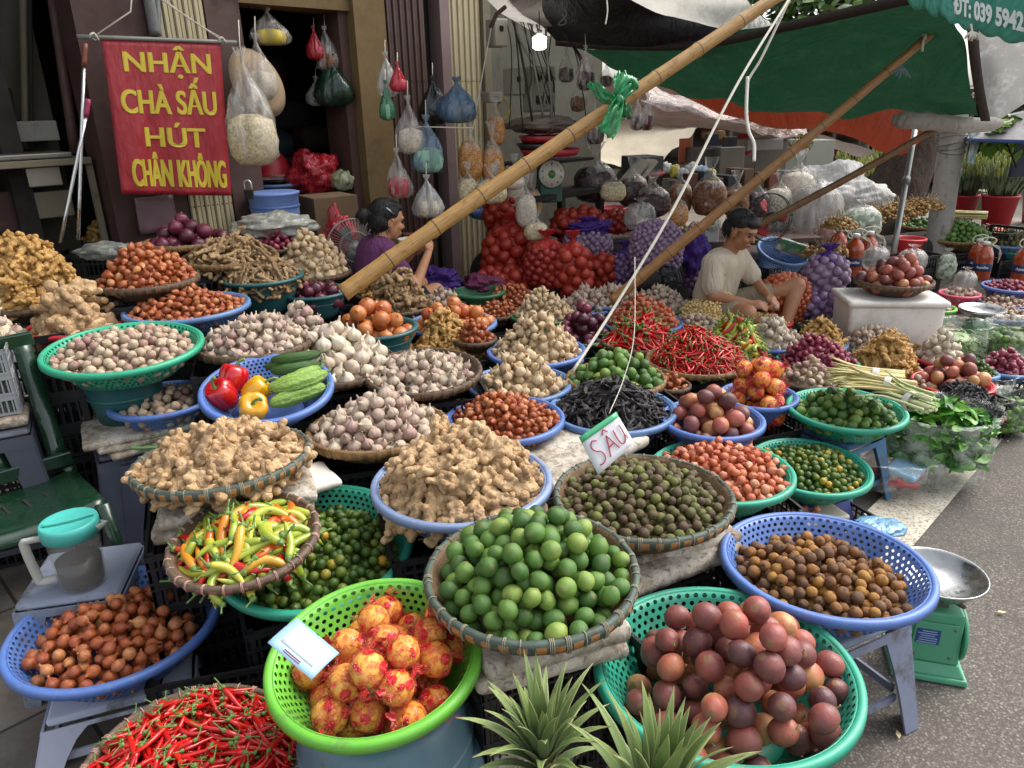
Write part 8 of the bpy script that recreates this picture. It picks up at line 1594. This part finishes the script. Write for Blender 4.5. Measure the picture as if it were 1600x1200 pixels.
# red buckets of flowers, far right
M_FL = item('flower_tip', [(0,'7d8a3a'),(1,'c9c46a')], .2, 2, .6)
def bucket(px, py, D, s, label, seed, plant=True):
    q = pix(px, py, D); q.z = .2*s; e = empty('flower_bucket', q-Vector((0,0,.2*s)), None, label, 'flower bucket', 'red buckets of cut flowers across the street'); ob('bucket', lathe([(0,.0),(.13*s,0),(.18*s,.36*s),(.19*s,.36*s),(.19*s,.38*s),(.165*s,.38*s),(.12*s,.02),(0,.02)], 36, close=False), basketmat('b01c2c', False), e)
    if plant:
        r = random.Random(seed); g = G(); g2 = G(); lf = leafg(1,1,.12,4)
        for i in range(130):
            a = r.uniform(0,6.28); q_ = math.sqrt(r.random()); t_ = Vector((q_*.34*s*math.cos(a), q_*.34*s*math.sin(a), (.62+.22*r.random())*s)); b0 = Vector((t_.x*.3,t_.y*.3,.3*s)); tube([b0, (b0+t_)/2+Vector((0,0,.03)), t_], .005*s, 4, g); sphere(t_, (.012*s,.012*s,.05*s), 6, 5, g2)
            g.merge(lf, Matrix.Translation((b0+t_)/2) @ Matrix.Rotation(a,4,'Z') @ Matrix.Rotation(-1.1,4,'Y') @ Matrix.Scale(.16*s,4))
        ob('stems', g, item('grey_green_leaf',[(0,'42513a'),(1,'6a7a5c')],.2,2,.6), e); ob('flowers', g2, M_FL, e)
for a in [(1375,300,9.6,1.0,'flower bucket left of the dark tree trunk',1),(1505,312,9.4,1.0,'flower bucket just right of the concrete post',2),(1563,312,9.0,1.1,'flower bucket farther right, mostly unobstructed',3),(1625,312,9.4,1.1,'flower bucket cut by the right edge',4),(1335,285,11,1.0,'far flower bucket beyond the white sheet',5)]: bucket(*a)
bx('wooden_stool', 1535, 315, 22, 34, 10, '6d6a4c', 'yellowish low stool between two flower buckets', 'stool', .1, .3)
# far side of the street
def shop(px0, px1, ytop, D, col, label, seed):
    r = random.Random(seed); a = pix(px0, 300, D); b_ = pix(px1, 300, D); c = (a+b_)/2; w_ = abs((b_-a).x); zt = pix((px0+px1)/2, ytop, D).z; e = empty('market_shop', Vector((c.x,c.y,0)), None, label, 'shop'); Mw = plain('shop_'+col, col, .85, .3, 2, .2, 10, '1c1613')
    ob('wall', box((0,.9,zt/2), (w_,.2,zt)), Mw, e, smooth=False); ob('side_wall', box((-w_/2+.05,.4,zt/2), (.1,.9,zt)), Mw, e, smooth=False); ob('awning', box((0,-.2,zt*.93), (w_*.98,1.6,.05)), plain('awn_'+str(seed), r.choice(['4a3f38','5b3a30','3d4550']), .8), e, smooth=False)
    for k in range(12): ob('goods', rough_box((r.uniform(.2,.6), r.uniform(.2,.4), r.uniform(.15,.5)), .12, .02, k), plain('goods_%d_%d' % (seed,k), r.choice(['7a3a28','8f6a3c','5c4a3c','a05040','6d6a5c','3f3a34','b07a50','943030']), .7, .3, 12), e, loc=(r.uniform(-w_/2,w_/2)*.9, .5+r.uniform(-.2,.2), r.uniform(.3,zt*.7)))
    for k in range(5): x = (-.5+k/4)*w_*.96; ob('post', box((x,-.6,zt*.45), (.05,.05,zt*.9)), M_GR, e, smooth=False)
shop(1000, 1240, 120, 13, '4d443c', 'dim market shop behind the grey cabinets', 1); shop(1230, 1390, 150, 14, '54463c', 'brown market shop behind the distant people', 2); shop(1390, 1540, 140, 13, '3a2f2a', 'dark market shop behind the tree trunk', 3); shop(1530, 1760, 150, 13, '463a33', 'dark market shop at the right edge', 4); shop(860, 1010, 130, 14, '5a5248', 'dim shop beyond the cream tarp', 5)
q = pix(1600, 180, 6.5); g = G(); um = empty('blue_umbrella', q, None, 'grey underside of a blue umbrella at the right edge', 'umbrella'); ob('canopy', lathe([(1.0,-.18),(.98,-.2),(.6,.0),(.2,.1),(0,.12)], 8, close=False), plain('umbrella_grey','6d6a6c',.7), um, loc=(.55,0,0)); ob('pole', tube([(.55,0,.1),(.55,0,-q.z+.01)], .02, 8), M_AL, um); ob('edge', lathe([(1.0,-.18),(1.005,-.2),(.99,-.21)], 8, close=False), plain('umbrella_blue','3f5fa0',.5), um, loc=(.55,0,0))
q = pix(1553, 75, 7.5); ds = empty('satellite_dish', q, (1.35,0,-.5), 'pale grey round dish beyond the green tarp corner', 'dish'); ob('dish', lathe([(0,-.05),(.1,-.045),(.2,0),(.205,.004),(.19,.004),(.1,-.03),(0,-.038)], 40, close=False), plain('dish_grey','a9aaa8',.5), ds); ob('arm', tube([(0,0,-.04),(-.12,0,.06)], .008, 6), M_DK, ds)
bx('dark_cloth', 1596, 240, 30, 70, 7.5, '1e2340', 'navy cloth hanging at the right edge under the umbrella', 'cloth', .2, .03)
# litter
for i, (px, py, s_) in enumerate([(1565,958,.03),(1403,1148,.03),(1437,1055,.018),(1575,690,.02),(1500,880,.012)]):
    q = pixz(px, py, .006); o = ob('dry_leaf', leafg(i, 1, .2, 5), plain('straw_bit','c9b98c',.8), None, 'dry straw coloured flake on the asphalt', 'litter', 'dry flakes scattered on the asphalt', loc=q+Vector((0,0,.004)), rot=(0,0,i*1.3)); o.scale = (s_,s_,s_)
# label fixes: keep to 16 words
for o in bpy.data.objects:
    l = o.get('label')
    if l and len(l.split()) > 16: o['label'] = ' '.join(l.split()[:16])
finalize()
